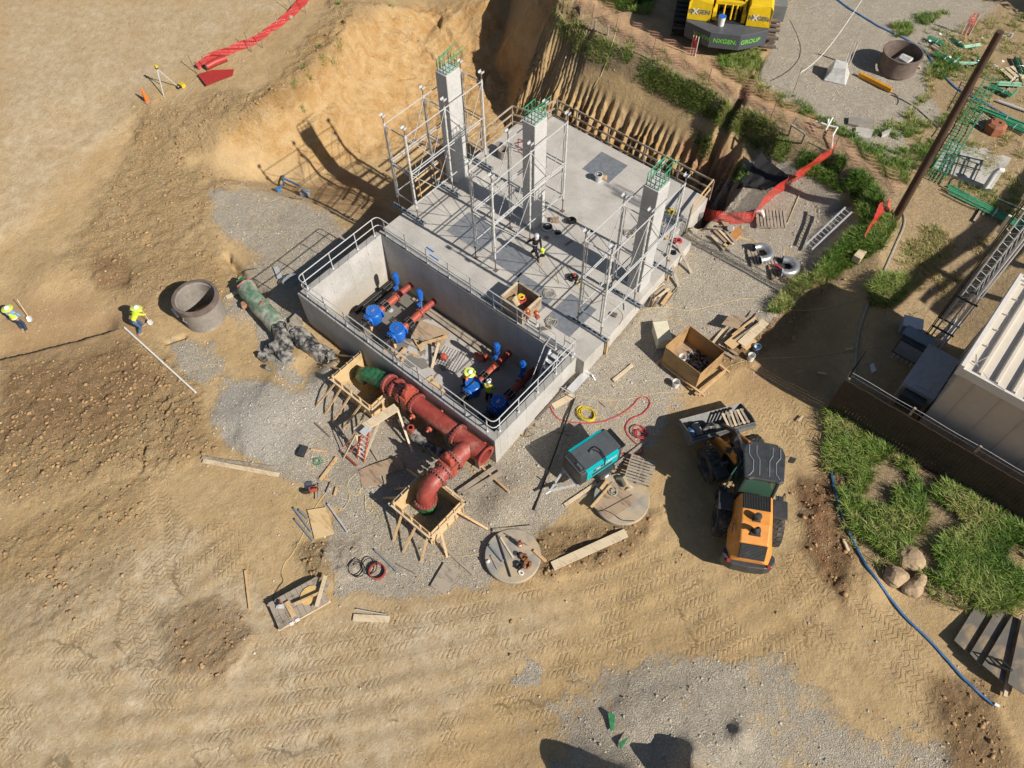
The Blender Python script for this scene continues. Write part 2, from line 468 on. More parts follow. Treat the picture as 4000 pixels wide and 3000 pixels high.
# left bank face (levels read off the column and tower shadows)
pp([(-23.3, 10.5, -4.4), (-23.8, 10.5, -3.5), (-24.2, 10.5, -2.5), (-24.5, 7.1, -3.2), (-24.1, 7.1, -4.2), (-23.2, 7.1, -4.7), (-23.7, 12, -2.6), (-23.2, 12, -3.7), (-22.7, 12, -4.7)], True)
pl([(640, 570, -2.0), (800, 505, -1.6), (920, 450, -1.3), (1000, 407, -1.0), (1090, 362, -.8), (1226, 253, -.5), (1290, 194, -.4), (1325, 136, -.3), (1400, 20, -.2)])
pl([(1500, 20, -1.5), (1480, 120, -2.0), (1440, 220, -2.4), (1330, 380, -2.7), (1212, 466, -2.54)])
pp([(1700, 60, -3.2), (1800, 30, -2.6), (1650, 180, -3.6), (1560, 330, -4.0), (1500, 430, -4.2), (1900, 20, -2.2), (1960, 130, -3.8)])
# upper left road and plateau
pp([(576, 398, -1.3), (640, 370, -1.2), (800, 270, -1.0), (1000, 170, -.7), (1150, 50, -.5), (1250, 0, -.4), (0, 0, -1), (500, 0, -.8), (0, 500, -1.5), (300, 600, -1.8), (0, 900, -2.1), (200, 850, -2.2), (450, 700, -2.2), (520, 560, -1.9), (600, 640, -2.4), (500, 250, -1.1)])
pl([(640, 480, -1.6), (720, 430, -1.3), (830, 370, -1.1), (950, 300, -.9), (1100, 170, -.6)])
# left and front
pp([(0, 1000, -2.35), (300, 1000, -2.35), (400, 1100, -2.45), (700, 900, -2.7), (850, 700, -3.0), (850, 1250, -2.55), (1050, 1260, -2.6), (1000, 900, -2.8), (600, 1100, -2.5)])
pl([(-200, 1380, -2.6), (0, 1330, -2.6), (250, 1275, -2.6), (480, 1225, -2.55), (600, 1230, -2.5)])
pl([(-200, 1240, -2.5), (0, 1190, -2.5), (300, 1130, -2.5), (500, 1160, -2.5)])
pl([(-200, 1470, -2.28), (0, 1420, -2.28), (250, 1352, -2.28), (470, 1290, -2.35), (640, 1280, -2.5)], step=.4)
pp([(0, 1800, -2.35), (600, 1700, -2.35), (1000, 1600, -2.35), (0, 3000, -2.3), (1000, 3000, -2.2), (2000, 3000, -2.0), (3000, 3000, -1.8), (4000, 3000, -1.35), (2100, 2100, -2.05), (1500, 2000, -2.3), (1200, 1800, -2.3), (500, 2400, -2.3), (1500, 2600, -2.15), (2500, 2500, -1.95), (1900, 2300, -2.15)])
# right of the slab
pp([(2900, 2240, -1.75), (2700, 1700, -1.6), (2500, 1650, -1.5), (2600, 1250, -1.1), (3050, 1450, -1.25), (2942, 1420, -1.25), (3100, 1330, -1.2), (2900, 950, -.65), (2750, 900, -.8), (3100, 1080, -.75), (3200, 850, -.15), (3310, 830, .0), (3140, 755, -.1), (2990, 720, -.3), (3200, 700, .0), (2880, 730, -.5)])
pl([(2960, 1330, -1.15), (3030, 1250, -1.0), (3130, 1140, -.85), (3240, 1080, -.6)])
pl([(3000, 1345, -1.25), (3060, 1275, -1.2), (3150, 1175, -1.15), (3235, 1125, -.75)])
pl([(3290, 700, .6), (3350, 790, .85), (3370, 870, .75), (3310, 960, .4), (3240, 1040, -.1)])
pp([(3499, 850, 1.0), (3420, 950, .8), (3450, 1080, .2), (3600, 1100, .0), (3700, 1300, -.5), (3600, 1500, -.75), (3400, 1400, -.8), (3250, 1620, -1.1), (3500, 1750, -.9), (4000, 2100, -.7), (3600, 1900, -1.0), (3260, 1900, -1.45), (3400, 2250, -1.45), (3900, 2750, -1.3), (3100, 1900, -1.6)])
# far bank: gully heads, crest, pads
pl([(2080, 10, .2), (2170, 90, .3), (2240, 220, .1), (2400, 290, .2), (2560, 350, .25), (2700, 420, .25), (2850, 490, .2), (2960, 580, -.1)])
pl([(3010, 640, .2), (3120, 640, .7), (3290, 690, .9)])
pl([(2130, -80, 1.5), (2190, 65, 1.5), (2300, 120, 1.5), (2540, 235, 1.5), (2800, 370, 1.5), (3000, 480, 1.5), (3260, 600, 1.5), (3420, 720, 1.3)])
pp([(2600, 0, 1.5), (3000, 200, 1.5), (3500, 0, 1.55), (4000, 0, 1.6), (4000, 600, 1.4), (3500, 400, 1.5), (3700, 700, 1.2), (4000, 1000, .7), (3800, 900, .9)])
for X, Y, Z in ((-200, -200, -2.3), (0, -200, -2.3), (200, -200, -1.5), (-200, 0, -1), (200, 0, -.5), (-200, 200, -.5), (0, 200, 1.5), (200, 200, 1.5), (-60, -30, -2.3), (-60, 30, -.5), (30, -30, -2), (-10, -40, -2.3), (40, 60, 1.5), (0, 70, 1.6), (-40, 60, 0), (40, 10, -.5), (-25, 32, .5)):
    CP.append(np.array((X, Y, Z), float))

CP = np.array(CP)
_, uq = np.unique(np.round(CP[:, :2] / 0.12), axis=0, return_index=True)
CP = CP[np.sort(uq)]
dt = delaunay_2d_cdt([Vector((p[0], p[1])) for p in CP], [], [], 0, 1e-6)
TV = np.array([(v.x, v.y) for v in dt[0]])
TZ = np.array([CP[o[0], 2] if len(o) else 0 for o in dt[3]])
TF = np.array([f for f in dt[2]])


def grow(lo, hi, d, far, extra=()):
    a = [lo]; s = d
    left = []
    x = lo
    while x > -far:
        s *= 1.18; x -= s; left.append(x)
    mid = []
    x = lo
    while x < hi:
        mid.append(x)
        dd = d
        for e0, e1, ed in extra:
            if e0 <= x < e1: dd = ed
        x += dd
    s = d; right = []
    while x < far:
        right.append(x); s *= 1.18; x += s
    return np.array(left[::-1] + mid + right)


XS = grow(-34, 20, 0.10, 170, [(-17, 1.2, .062)])
YS = grow(-17, 29, 0.10, 170, [(18.2, 22.5, 0.055)])
GX, GY = np.meshgrid(XS, YS)


def tin(X, Y):
    Z = np.full(X.shape, np.nan)
    xf = X.ravel(); yf = Y.ravel(); zf = Z.ravel()
    nx = len(XS)
    for a, b, c in TF:
        A, B_, C_ = TV[a], TV[b], TV[c]
        lo = np.minimum(np.minimum(A, B_), C_); hi = np.maximum(np.maximum(A, B_), C_)
        i0, i1 = np.searchsorted(XS, [lo[0], hi[0]]); j0, j1 = np.searchsorted(YS, [lo[1], hi[1]])
        i1 = min(i1 + 1, nx); j1 = min(j1 + 1, len(YS))
        if i1 <= i0 or j1 <= j0: continue
        sx, sy = X[j0:j1, i0:i1], Y[j0:j1, i0:i1]
        den = (B_[1] - C_[1]) * (A[0] - C_[0]) + (C_[0] - B_[0]) * (A[1] - C_[1])
        if abs(den) < 1e-9: continue
        l1 = ((B_[1] - C_[1]) * (sx - C_[0]) + (C_[0] - B_[0]) * (sy - C_[1])) / den
        l2 = ((C_[1] - A[1]) * (sx - C_[0]) + (A[0] - C_[0]) * (sy - C_[1])) / den
        l3 = 1 - l1 - l2
        k = (l1 >= -1e-6) & (l2 >= -1e-6) & (l3 >= -1e-6)
        sub = Z[j0:j1, i0:i1]
        sub[k] = (l1 * TZ[a] + l2 * TZ[b] + l3 * TZ[c])[k]
    for _ in range(60):
        bad = np.isnan(Z)
        if not bad.any(): break
        P = np.pad(Z, 1, mode='edge'); S = np.stack([P[:-2, 1:-1], P[2:, 1:-1], P[1:-1, :-2], P[1:-1, 2:]])
        c = (~np.isnan(S)).sum(0); s = np.nansum(S, 0)
        Z = np.where(bad & (c > 0), s / np.maximum(c, 1), Z)
    Z[np.isnan(Z)] = -1
    return Z


def blur(Z, n):
    for _ in range(n):
        P = np.pad(Z, 1, mode='edge')
        Z = (P[:-2, 1:-1] + P[2:, 1:-1] + P[1:-1, :-2] + P[1:-1, 2:] + 4 * Z) / 8
    return Z


GZ = blur(tin(GX, GY), 5)


def bil(G, X, Y):
    i = np.clip(np.searchsorted(XS, X) - 1, 0, len(XS) - 2); j = np.clip(np.searchsorted(YS, Y) - 1, 0, len(YS) - 2)
    fx = (X - XS[i]) / (XS[i + 1] - XS[i]); fy = (Y - YS[j]) / (YS[j + 1] - YS[j])
    return (G[j, i] * (1 - fx) + G[j, i + 1] * fx) * (1 - fy) + (G[j + 1, i] * (1 - fx) + G[j + 1, i + 1] * fx) * fy


def photo_xy(X, Y, Z):
    v = np.stack([X - CAM[0], Y - CAM[1], Z - CAM[2]], -1)
    w = v @ CW
    w = np.where(w < 1, 1, w)
    return 2000 + FPX * (v @ CR) / w, 1500 - FPX * (v @ CU) / w


# survey coordinates of every ground vertex, used to lay out soils by region
PX, PY = photo_xy(GX, GY, GZ)
wob = fbm(GX, GY, 1.6, 5, 4, .6)
wob2 = fbm(GX, GY, 2.3, 15, 4, .6)
QX, QY = PX + wob * 60, PY + wob2 * 60


def poly_sd(pts, X, Y):
    """signed distance (negative inside) to a polygon"""
    pts = np.array(pts, float); n = len(pts)
    d = np.full(X.shape, 1e18); ins = np.zeros(X.shape, bool)
    for i in range(n):
        a, b = pts[i], pts[(i + 1) % n]
        ex, ey = b - a
        wx, wy = X - a[0], Y - a[1]
        t = np.clip((wx * ex + wy * ey) / (ex * ex + ey * ey + 1e-9), 0, 1)
        d = np.minimum(d, (wx - ex * t) ** 2 + (wy - ey * t) ** 2)
        c = ((a[1] > Y) != (b[1] > Y)) & (X < (b[0] - a[0]) * (Y - a[1]) / (b[1] - a[1] + 1e-12) + a[0])
        ins ^= c
    d = np.sqrt(d)
    return np.where(ins, -d, d)


def zone(pts, soft=40, warp=1.0):
    X = PX + (QX - PX) * warp; Y = PY + (QY - PY) * warp
    return 1 - sstep(-soft, soft, poly_sd(pts, X, Y))


def line_d(pts, X, Y):
    pts = np.array(pts, float)
    best = np.full(X.shape, 1e18); S = np.zeros(X.shape); T = np.zeros(X.shape); s0 = 0
    for a, b in zip(pts[:-1], pts[1:]):
        e = b - a; L = np.hypot(*e)
        wx, wy = X - a[0], Y - a[1]
        t = np.clip((wx * e[0] + wy * e[1]) / (L * L), 0, 1)
        dx, dy = wx - e[0] * t, wy - e[1] * t
        d = dx * dx + dy * dy
        k = d < best
        best = np.where(k, d, best); S = np.where(k, s0 + t * L, S)
        T = np.where(k, np.sign(e[0] * wy - e[1] * wx) * np.sqrt(d), T)
        s0 += L
    return S, T, np.sqrt(best)


# --- soil zones
g_main = zone([(1120, 1560), (880, 1500), (850, 1650), (900, 1760), (1150, 1880), (1330, 2000), (1270, 2150), (1330, 2330), (1650, 2330), (1900, 2300), (2130, 2060), (2270, 1950), (2560, 1750), (2660, 1480), (2800, 1370), (2960, 1310), (3200, 1080), (3330, 850), (3260, 690), (2960, 600), (2800, 740), (2300, 1300), (1900, 1900), (1300, 1450)], 35)
g_left = zone([(830, 720), (980, 730), (1200, 800), (1440, 960), (1400, 1040), (1200, 1150), (1100, 1300), (1180, 1500), (1100, 1560), (1050, 1400), (900, 1190), (950, 1060), (1000, 1000), (820, 860)], 40)
g_l2 = zone([(650, 1330), (860, 1330), (900, 1420), (820, 1480), (740, 1470), (680, 1420)], 35)
g_white = zone([(880, 1470), (1080, 1520), (1290, 1560), (1230, 1700), (1080, 1830), (900, 1740), (850, 1600)], 40)
g_bot = zone([(2050, 2700), (2450, 2620), (2700, 2560), (3000, 2580), (3300, 2800), (3600, 2850), (3700, 3050), (2050, 3050), (2200, 2900)], 90, 2.0) * .8
g_bot = np.maximum(g_bot, zone([(2050, 2560), (2120, 2560), (2100, 2640), (1990, 2660)], 20))
g_far = zone([(2950, 250), (3100, 0), (3600, -200), (3900, 60), (3650, 150), (3620, 330), (3700, 480), (3560, 500), (3530, 600), (3420, 620), (3120, 400), (3000, 340)], 30)
g_wash = np.maximum(zone([(0, 2680), (70, 2690), (160, 2830), (330, 2900), (120, 2920), (0, 2830)], 40), zone([(480, 290), (620, 280), (660, 320), (520, 330)], 25)) * .55
gravel = np.clip(np.maximum.reduce([g_main * .92, g_left * .85, g_l2 * .8, g_bot, g_far, g_white]), 0, 1)
patch = sstep(-.25, .45, fbm(GX, GY, 3.0, 33, 5, .65))
gravel = np.clip(gravel * (0.72 + .45 * patch), 0, 1)
pale = np.maximum(np.maximum(g_white, g_wash), zone([(950, 1180), (1100, 1160), (1140, 1420), (1060, 1380)], 40) * .8)
rough = np.maximum.reduce([
    zone([(0, 1430), (480, 1320), (800, 1480), (840, 1750), (300, 1900), (0, 1950)], 60),
    zone([(560, 430), (1100, 340), (1280, 100), (1330, 0), (1500, 0), (1350, 100), (1120, 420), (700, 600), (950, 700), (640, 900), (300, 1000), (350, 850), (500, 620)], 50) * .8,
    zone([(300, 1950), (600, 1850), (500, 2300), (0, 2600), (0, 2100)], 70) * .5,
    zone([(280, 950), (800, 800), (900, 1150), (640, 1200), (300, 1100)], 60) * .7,
    zone([(640, 2420), (860, 2360), (1000, 2500), (900, 2640), (680, 2600)], 40) * .6,
    zone([(1180, 2130), (1400, 2120), (1420, 2230), (1250, 2280)], 40) * .8,
    zone([(3130, 1870), (3270, 1830), (3350, 2100), (3320, 2350), (3180, 2200)], 40),
    zone([(3130, 1000), (3300, 1080), (3100, 1350), (2850, 1480), (2780, 1420)], 30) * .8,
    zone([(2130, 2060), (2560, 2020), (2480, 2150), (2150, 2260), (2040, 2220)], 40) * .9,
    zone([(3650, 2700), (3850, 2700), (4000, 3050), (3700, 3050)], 50) * .9])
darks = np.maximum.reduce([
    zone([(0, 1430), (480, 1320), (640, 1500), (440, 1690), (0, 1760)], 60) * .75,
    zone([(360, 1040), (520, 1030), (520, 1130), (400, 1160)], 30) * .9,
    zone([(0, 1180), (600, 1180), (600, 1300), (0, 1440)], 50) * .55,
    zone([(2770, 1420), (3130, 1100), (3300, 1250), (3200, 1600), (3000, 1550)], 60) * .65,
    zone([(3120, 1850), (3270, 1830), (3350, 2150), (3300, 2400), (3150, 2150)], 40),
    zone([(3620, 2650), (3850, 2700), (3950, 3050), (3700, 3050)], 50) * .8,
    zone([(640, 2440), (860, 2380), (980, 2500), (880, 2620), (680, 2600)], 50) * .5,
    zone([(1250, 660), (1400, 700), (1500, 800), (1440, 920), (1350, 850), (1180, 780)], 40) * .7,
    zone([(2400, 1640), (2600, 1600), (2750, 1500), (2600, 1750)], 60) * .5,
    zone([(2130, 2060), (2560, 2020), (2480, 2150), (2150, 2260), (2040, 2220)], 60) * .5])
grassy = np.maximum.reduce([
    zone([(2080, 0), (2330, 0), (2660, 250), (3350, 560), (3600, 780), (3400, 1050), (3250, 1130), (3250, 950), (3360, 860), (3290, 700), (3100, 640), (2960, 600), (2850, 500), (2560, 360), (2400, 290), (2230, 230), (2180, 100)], 30),
    zone([(3230, 1640), (3600, 1850), (4000, 2150), (4000, 2350), (3850, 2380), (3600, 2350), (3400, 2180), (3280, 2080), (3220, 1800)], 30),
    zone([(3600, 0), (4100, 0), (4100, 1300), (3850, 1350), (3560, 1250), (3400, 1150), (3450, 950), (3550, 760), (3500, 560), (3620, 300)], 50) * .75,
    zone([(2300, 0), (2560, 0), (2600, 60), (2450, 60)], 30)])
orange = np.maximum.reduce([
    zone([(2200, 60), (2400, 110), (3000, 470), (3250, 620), (3180, 660), (2900, 500), (2500, 300), (2240, 170)], 25) * .8,
    zone([(2700, 500), (2950, 620), (2980, 800), (2800, 760), (2640, 600)], 40) * .7,
    zone([(3480, 1640), (3700, 1700), (3700, 2250), (3450, 2150)], 60) * .4,
    zone([(3130, 1900), (3250, 1950), (3250, 2250), (3200, 2200)], 40) * .5])
road = np.maximum(zone([(0, 0), (1150, 0), (620, 330), (520, 420), (300, 640), (0, 960)], 60), zone([(0, 2350), (700, 2050), (1100, 2380), (2000, 2350), (2200, 2400), (1500, 3050), (0, 3050)], 80))
clay = zone([(1100, 300), (1350, 60), (1900, 0), (2100, 300), (1950, 450), (1500, 640), (1300, 650), (1000, 600), (850, 560)], 50)

# --- relief
fz_ = sstep(17.4, 18.2, GY) * (1 - sstep(20.6, 21.6, GY)) * sstep(-20, -17, GX) * (1 - sstep(.3, 1.2, GX))
clay = np.maximum(clay, fz_); grassy = grassy * (1 - fz_)
# gullied cut face behind the slab, raked face at its left
face = np.clip(sstep(17.6, 18.6, GY) * (1 - sstep(20.9, 22.0, GY)), 0, 1) * sstep(-14.5, -11.5, GX) * (1 - sstep(-.9, -.3, GX))
u = GX + fbm(GX, GY * .6, 2.6, 71, 3) * .55 + GY * .10
sp = 0.50
ph = u / sp + fbm(GX, GX * 0, 2.0, 72, 2) * .5
tri = np.abs(ph - np.floor(ph) - .5) * 2
rid = tri ** .7 + .55 * fbm(u, GY, .35, 73, 3)
amp = (.45 + .12 * sstep(-6, 0, GX)) * (.5 + .8 * vnoise(np.floor(ph), np.floor(ph) * 0 + 3, 74))
sh = -face * amp * (1 - rid)
rake = sstep(-19, -16.5, GX) * (1 - sstep(-13.2, -12, GX)) * sstep(17.6, 19, GY) * (1 - sstep(24, 26, GY))
ph2 = (GX + GY * .15) / .22 + fbm(GX, GY, 1.5, 75, 3)
sh = sh - rake * .10 * np.abs(np.sin(ph2 * math.pi))
sh = sh - rake * .30 * np.abs(fbm(GX + GY * .2, GY * .25, .9, 76, 3))
GZ0 = GZ.copy()
GZ = bil(GZ0, GX, np.clip(GY + sh * 1.5, -160, 160))
# slumped mass with grass overhanging the gully heads
GZ += face * sstep(20.2, 21.0, GY) * .25 * fbm(GX, GY, 1.1, 77, 4)
# trench with a crisp southern edge on the left
_W = [at(x, y, -2.4)[:2] for x, y in ((-400, 1510), (0, 1412), (150, 1372), (300, 1335), (420, 1300), (480, 1283))]
_s, _t, _d = line_d(_W, GX + .05 * wob, GY + .10 * fbm(GX, GY, .5, 83, 3))
GZ -= .38 * sstep(-.02, .07, _t) * (1 - sstep(.2, 2.0, _t)) * (_d < 3) * (1 - sstep(-1.0, -.1, _s - np.sum([np.hypot(*(b - a)) for a, b in zip(_W[:-1], _W[1:])])))
# clods and ruts
cl = fbm(GX, GY, .55, 41, 4, .62)
clod = np.clip(cl - .05, 0, 1) * 2
sharp = np.clip(vnoise(GX / .34, GY / .34, 43) - .58, 0, 1) * np.clip(vnoise(GX / 1.4, GY / 1.4, 44) * 2 - .6, 0, 1)
rdg = 1 - np.abs(fbm(GX, GY, .75, 52, 4, .62)) * 2.2
GZ += rough * (.14 * clod + .10 * sharp + .12 * np.clip(rdg, 0, 1) + .10 * fbm(GX, GY, 1.3, 42, 3))
GZ += .035 * fbm(GX, GY, .9, 45, 4) + .012 * fbm(GX, GY, .25, 46, 2) + .06 * fbm(GX, GY, 4, 47, 3)
GZ += clay * (.20 * fbm(GX, GY, 1.1, 48, 5, .66) + .10 * (1 - np.abs(fbm(GX, GY, .8, 51, 4, .6)) * 2))
GZ += clay * (-.35) * np.clip(1 - np.abs(fbm(GX, GY, 3.2, 49, 4, .6)) * 9, 0, 1) * sstep(-.1, .3, fbm(GX, GY, 2.5, 50, 2))
# gravel heap by the basin
hx, hy, _ = at(1010, 1640, -2.2)
GZ += .55 * g_white * np.exp(-((GX - hx) ** 2 + (GY - hy) ** 2) / 3.0)
def bump_at(px, py, z, r, h, r2=None):
    global GZ
    x, y, _ = at(px, py, z)
    GZ = GZ + (1 + .3 * wob) * h * np.exp(-((GX - x) ** 2 + (GY - y) ** 2) / (r * r))
for a in [(1290, 1480, -2.3, .8, .5), (1330, 1450, -2.3, .6, .4), (1150, 1420, -2.4, .6, .25), (2020, 1920, -2.1, 1.0, .25), (1950, 2010, -2.2, .7, .3), (200, 1080, -2.3, 1.4, .35), (2480, 2790, -1.9, 1.2, .3), (2750, 2930, -1.8, 2.2, .55), (2250, 2980, -1.9, 1.4, .3), (2400, 3150, -1.8, 1.1, 2.4), (2680, 3110, -1.8, .8, 1.6), (2680, 2960, -1.8, .4, .5), (2880, 2880, -1.8, .35, .45),  # tall mounds below the view are added to cast the shadow at the bottom
          (3380, 2280, -1.4, .8, .35), (1180, 1760, -2.3, .9, .25), (900, 1700, -2.3, .5, -.2), (1400, 1870, -2.25, .9, .15), (470, 1090, -2.4, .6, -.25), (1270, 2200, -2.2, .8, .2)]:
    bump_at(*a)
# wheel ruts: (s along, t across) of the track bundles
BUN = [([(-300, 2830), (300, 2800), (900, 2740), (1500, 2640), (2100, 2530), (2600, 2380), (2900, 2250)], 2.9),
       ([(-200, 3080), (600, 2990), (1300, 2880), (1900, 2760), (2400, 2620), (2900, 2450), (3150, 2250), (3150, 1900)], 2.4),
       ([(650, 3000), (620, 2600), (560, 2200), (520, 1850), (520, 1700)], 2.0),
       ([(3850, 2950), (3500, 2680), (3300, 2480), (3120, 2280), (3060, 2050)], 2.2),
       ([(100, 2700), (500, 2450), (900, 2150), (1050, 2000)], 2.2),
       ([(2950, 1500), (2960, 1620), (3080, 1800), (3130, 2000)], 1.6)]
TS = np.zeros(GX.shape); TT = np.zeros(GX.shape); TWt = np.zeros(GX.shape)
for i, (pts, wdt) in enumerate(BUN):
    W = [at(x, y, -2.1)[:2] for x, y in pts]
    # smooth the centre line
    for _ in range(2):
        Q = [W[0]]
        for a, b in zip(W[:-1], W[1:]): Q += [a * .75 + b * .25, a * .25 + b * .75]
        W = Q + [W[-1]]
    s, t, d = line_d(W, GX, GY)
    Ltot = sum(np.hypot(*(b - a)) for a, b in zip(W[:-1], W[1:]))
    w = (1 - sstep(wdt * .6, wdt, d + .9 * wob)) * sstep(.3, 3.0, s) * (1 - sstep(Ltot - 3.0, Ltot - .3, s))
    rut = np.cos(t / .95 * math.pi * 2)
    GZ -= w * .013 * rut * (1 - rough * .5)
    k = w > TWt
    TS = np.where(k, s, TS); TT = np.where(k, t + i * 5.3, TT); TWt = np.maximum(TWt, w)
TWt *= (1 - .8 * np.clip(gravel * 1.2 - .2, 0, 1)) * sstep(-.3, .25, fbm(GX, GY, 1.6, 61, 3)) * (1 - rough * .7)
# thin trench line (left), black crack below the bench
def crack(pts, wid, dep):
    global GZ
    W = [at(x, y, -2.6)[:2] for x, y in pts]
    s, t, d = line_d(W, GX + .12 * fbm(GX, GY, .5, 81, 3), GY + .12 * fbm(GX, GY, .5, 82, 3))
    GZ = GZ - dep * np.exp(-(d / wid) ** 2)
crack([(880, 990), (930, 1050), (985, 1110), (1030, 1150)], .16, .45)
crack([(580, 1760), (565, 1810), (560, 1850)], .12, .2)
crack([(660, 1340), (690, 1330), (720, 1320)], .12, .2)

# excavate under the structure
inside = (GX > -11.95) & (GX < -.1) & (GY > .15) & (GY < 17.1) & ((GY < 14.1) | (GX < -1.0))
GZ = np.where(inside, -5.6, GZ)
LIFT = []


def gz(x, y):
    return float(bil(GZ, np.array(float(x)), np.array(float(y))))


def G(px, py, dz=0.0):
    """ground point seen at photo position"""
    d = ray(px, py)
    z = -1.0
    lo, hi = 18.0, 70.0
    t = np.arange(22.0, 75.0, 0.06)
    P = CAM[None] + d[None] * t[:, None]
    g = bil(GZ, P[:, 0], P[:, 1])
    k = np.argmax(P[:, 2] <= g)
    a, b = P[max(k - 1, 0)], P[k]
    fa, fb = a[2] - g[max(k - 1, 0)], b[2] - g[k]
    f = fa / (fa - fb) if fa != fb else 0
    q = a + (b - a) * f
    return np.array([q[0], q[1], q[2] + dz])


# --- soil material
def soilmat():
    m, n, p, N, L = newmat('site_soil')
    tc = N('ShaderNodeTexCoord')
    def attr(nm):
        a = N('ShaderNodeAttribute'); a.attribute_name = nm; return a
    A = attr('soil_a'); B = attr('soil_b'); T = attr('track'); A2 = attr('soil_c')
    sa = N('ShaderNodeSeparateColor'); L(A.outputs[0], sa.inputs[0])
    sb = N('ShaderNodeSeparateColor'); L(B.outputs[0], sb.inputs[0])
    scx = N('ShaderNodeSeparateColor'); L(A2.outputs[0], scx.inputs[0])
    def noise(s, d=8, r=.6, dist=0, typ=None):
        x = N('ShaderNodeTexNoise'); x.inputs['Scale'].default_value = s; x.inputs['Detail'].default_value = d; x.inputs['Roughness'].default_value = r; x.inputs['Distortion'].default_value = dist
        L(tc.outputs['Object'], x.inputs['Vector']); return x.outputs[0]
    def mr(i, a, b, c=0, d=1):
        x = N('ShaderNodeMapRange'); x.inputs[1].default_value = a; x.inputs[2].default_value = b; x.inputs[3].default_value = c; x.inputs[4].default_value = d
        L(i, x.inputs[0]); return x.outputs[0]
    def mix(f, a, b, t='MIX'):
        x = N('ShaderNodeMix'); x.data_type = 'RGBA'; x.blend_type = t
        if isinstance(f, float): x.inputs[0].default_value = f
        else: L(f, x.inputs[0])
        for i, q in ((6, a), (7, b)):
            if isinstance(q, tuple): x.inputs[i].default_value = (*q, 1)
            else: L(q, x.inputs[i])
        return x.outputs[2]
    def mth(op, a, b=None):
        x = N('ShaderNodeMath'); x.operation = op
        for i, q in ((0, a), (1, b)):
            if q is None: continue
            if isinstance(q, (int, float)): x.inputs[i].default_value = q
            else: L(q, x.inputs[i])
        return x.outputs[0]
    n1 = noise(.35, 9, .62); n2 = noise(2.2, 9, .68, .3); n3 = noise(9, 8, .7); n4 = noise(30, 5, .7)
    base = mix(mr(n1, .35, .65), (.43, .305, .155), (.52, .385, .215))
    base = mix(sb.outputs[2], base, mix(mr(noise(.5, 9, .7, .5), .35, .65), (.45, .345, .205), (.55, .46, .33)))
    base = mix(mr(n2, .38, .66, 0, .8), base, (.375, .262, .140))
    base = mix(scx.outputs[0], base, mix(mr(noise(1.1, 9, .7, .6), .35, .62), (.60, .43, .23), (.47, .28, .11)))
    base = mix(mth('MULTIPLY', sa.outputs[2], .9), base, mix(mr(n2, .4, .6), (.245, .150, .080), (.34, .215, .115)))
    base = mix(sb.outputs[1], base, mix(mr(n2, .4, .62), (.40, .175, .085), (.44, .27, .17)))
    base = mix(sb.outputs[0], base, mix(mr(n3, .4, .6), (.22, .165, .10), (.36, .27, .165)))
    # scattered pale spoil and dried mud patches
    base = mix(mr(noise(.9, 10, .72, .4), .60, .70, 0, .35), base, (.50, .44, .36))
    # gravel
    vo = N('ShaderNodeTexVoronoi'); vo.inputs['Scale'].default_value = 20; L(tc.outputs['Object'], vo.inputs['Vector'])
    vo2 = N('ShaderNodeTexVoronoi'); vo2.inputs['Scale'].default_value = 42; L(tc.outputs['Object'], vo2.inputs['Vector'])
    s1 = N('ShaderNodeSeparateColor'); L(vo.outputs['Color'], s1.inputs[0])
    s2 = N('ShaderNodeSeparateColor'); L(vo2.outputs['Color'], s2.inputs[0])
    st = mth('MULTIPLY', mth('ADD', s1.outputs[0], s2.outputs[1]), .5)
    gr = N('ShaderNodeValToRGB'); L(st, gr.inputs[0])
    e = gr.color_ramp.elements
    e[0].position = .05; e[0].color = (.36, .32, .26, 1); e[1].position = .9; e[1].color = (.80, .74, .64, 1)
    q = e.new(.45); q.color = (.57, .51, .42, 1)
    grc = mix(mr(n2, .38, .7, 0, .75), gr.outputs[0], (.47, .41, .32))
    grc = mix(mth('MULTIPLY', scx.outputs[1], .8), grc, mix(st, (.50, .47, .42), (.72, .68, .62)))
    gm = mth('ADD', sa.outputs[0], mth('MULTIPLY', mth('SUBTRACT', n3, .5), 1.1))
    gm = mth('ADD', gm, mth('MULTIPLY', mth('SUBTRACT', n2, .5), 1.5))
    gmk = mr(gm, .32, .66)
    # stray stones everywhere
    stray = mth('MULTIPLY', mr(s1.outputs[1], .93, .96), mr(n2, .45, .6))
    base = mix(mth('MULTIPLY', stray, .6), base, (.58, .54, .47))
    colr = mix(gmk, base, grc)
    colr = mix(mr(n4, .25, .75, 0, 1), mix(1.0, colr, (.80, .79, .78), 'MULTIPLY'), mix(1.0, colr, (1.12, 1.11, 1.1), 'MULTIPLY'))
    L(colr, p.inputs['Base Color'])
    p.inputs['Roughness'].default_value = .95
    p.inputs['Specular IOR Level'].default_value = .15
    # relief: grains, clods, pebbles, chevron tyre prints
    sT = N('ShaderNodeSeparateXYZ'); L(T.outputs['Vector'], sT.inputs[0])
    tw = mth('ADD', sT.outputs[1], mth('MULTIPLY', mth('SUBTRACT', noise(.6, 3), .5), .4))
    v = mth('ABSOLUTE', mth('SUBTRACT', mth('FRACT', mth('DIVIDE', tw, .52)), .5))
    ssn = mth('ADD', sT.outputs[0], mth('MULTIPLY', mth('SUBTRACT', n3, .5), .12))
    cell = mth('FLOOR', mth('DIVIDE', tw, .52))
    sof = mth('ADD', ssn, mth('MULTIPLY', mth('FRACT', mth('MULTIPLY', cell, .37)), .3))
    wv = mth('FRACT', mth('DIVIDE', mth('SUBTRACT', sof, mth('MULTIPLY', v, .36)), .205))
    lug = mr(mth('ABSOLUTE', mth('SUBTRACT', wv, .5)), .12, .24)
    lug = mth('MULTIPLY', lug, mr(v, .40, .46, 1, .3))
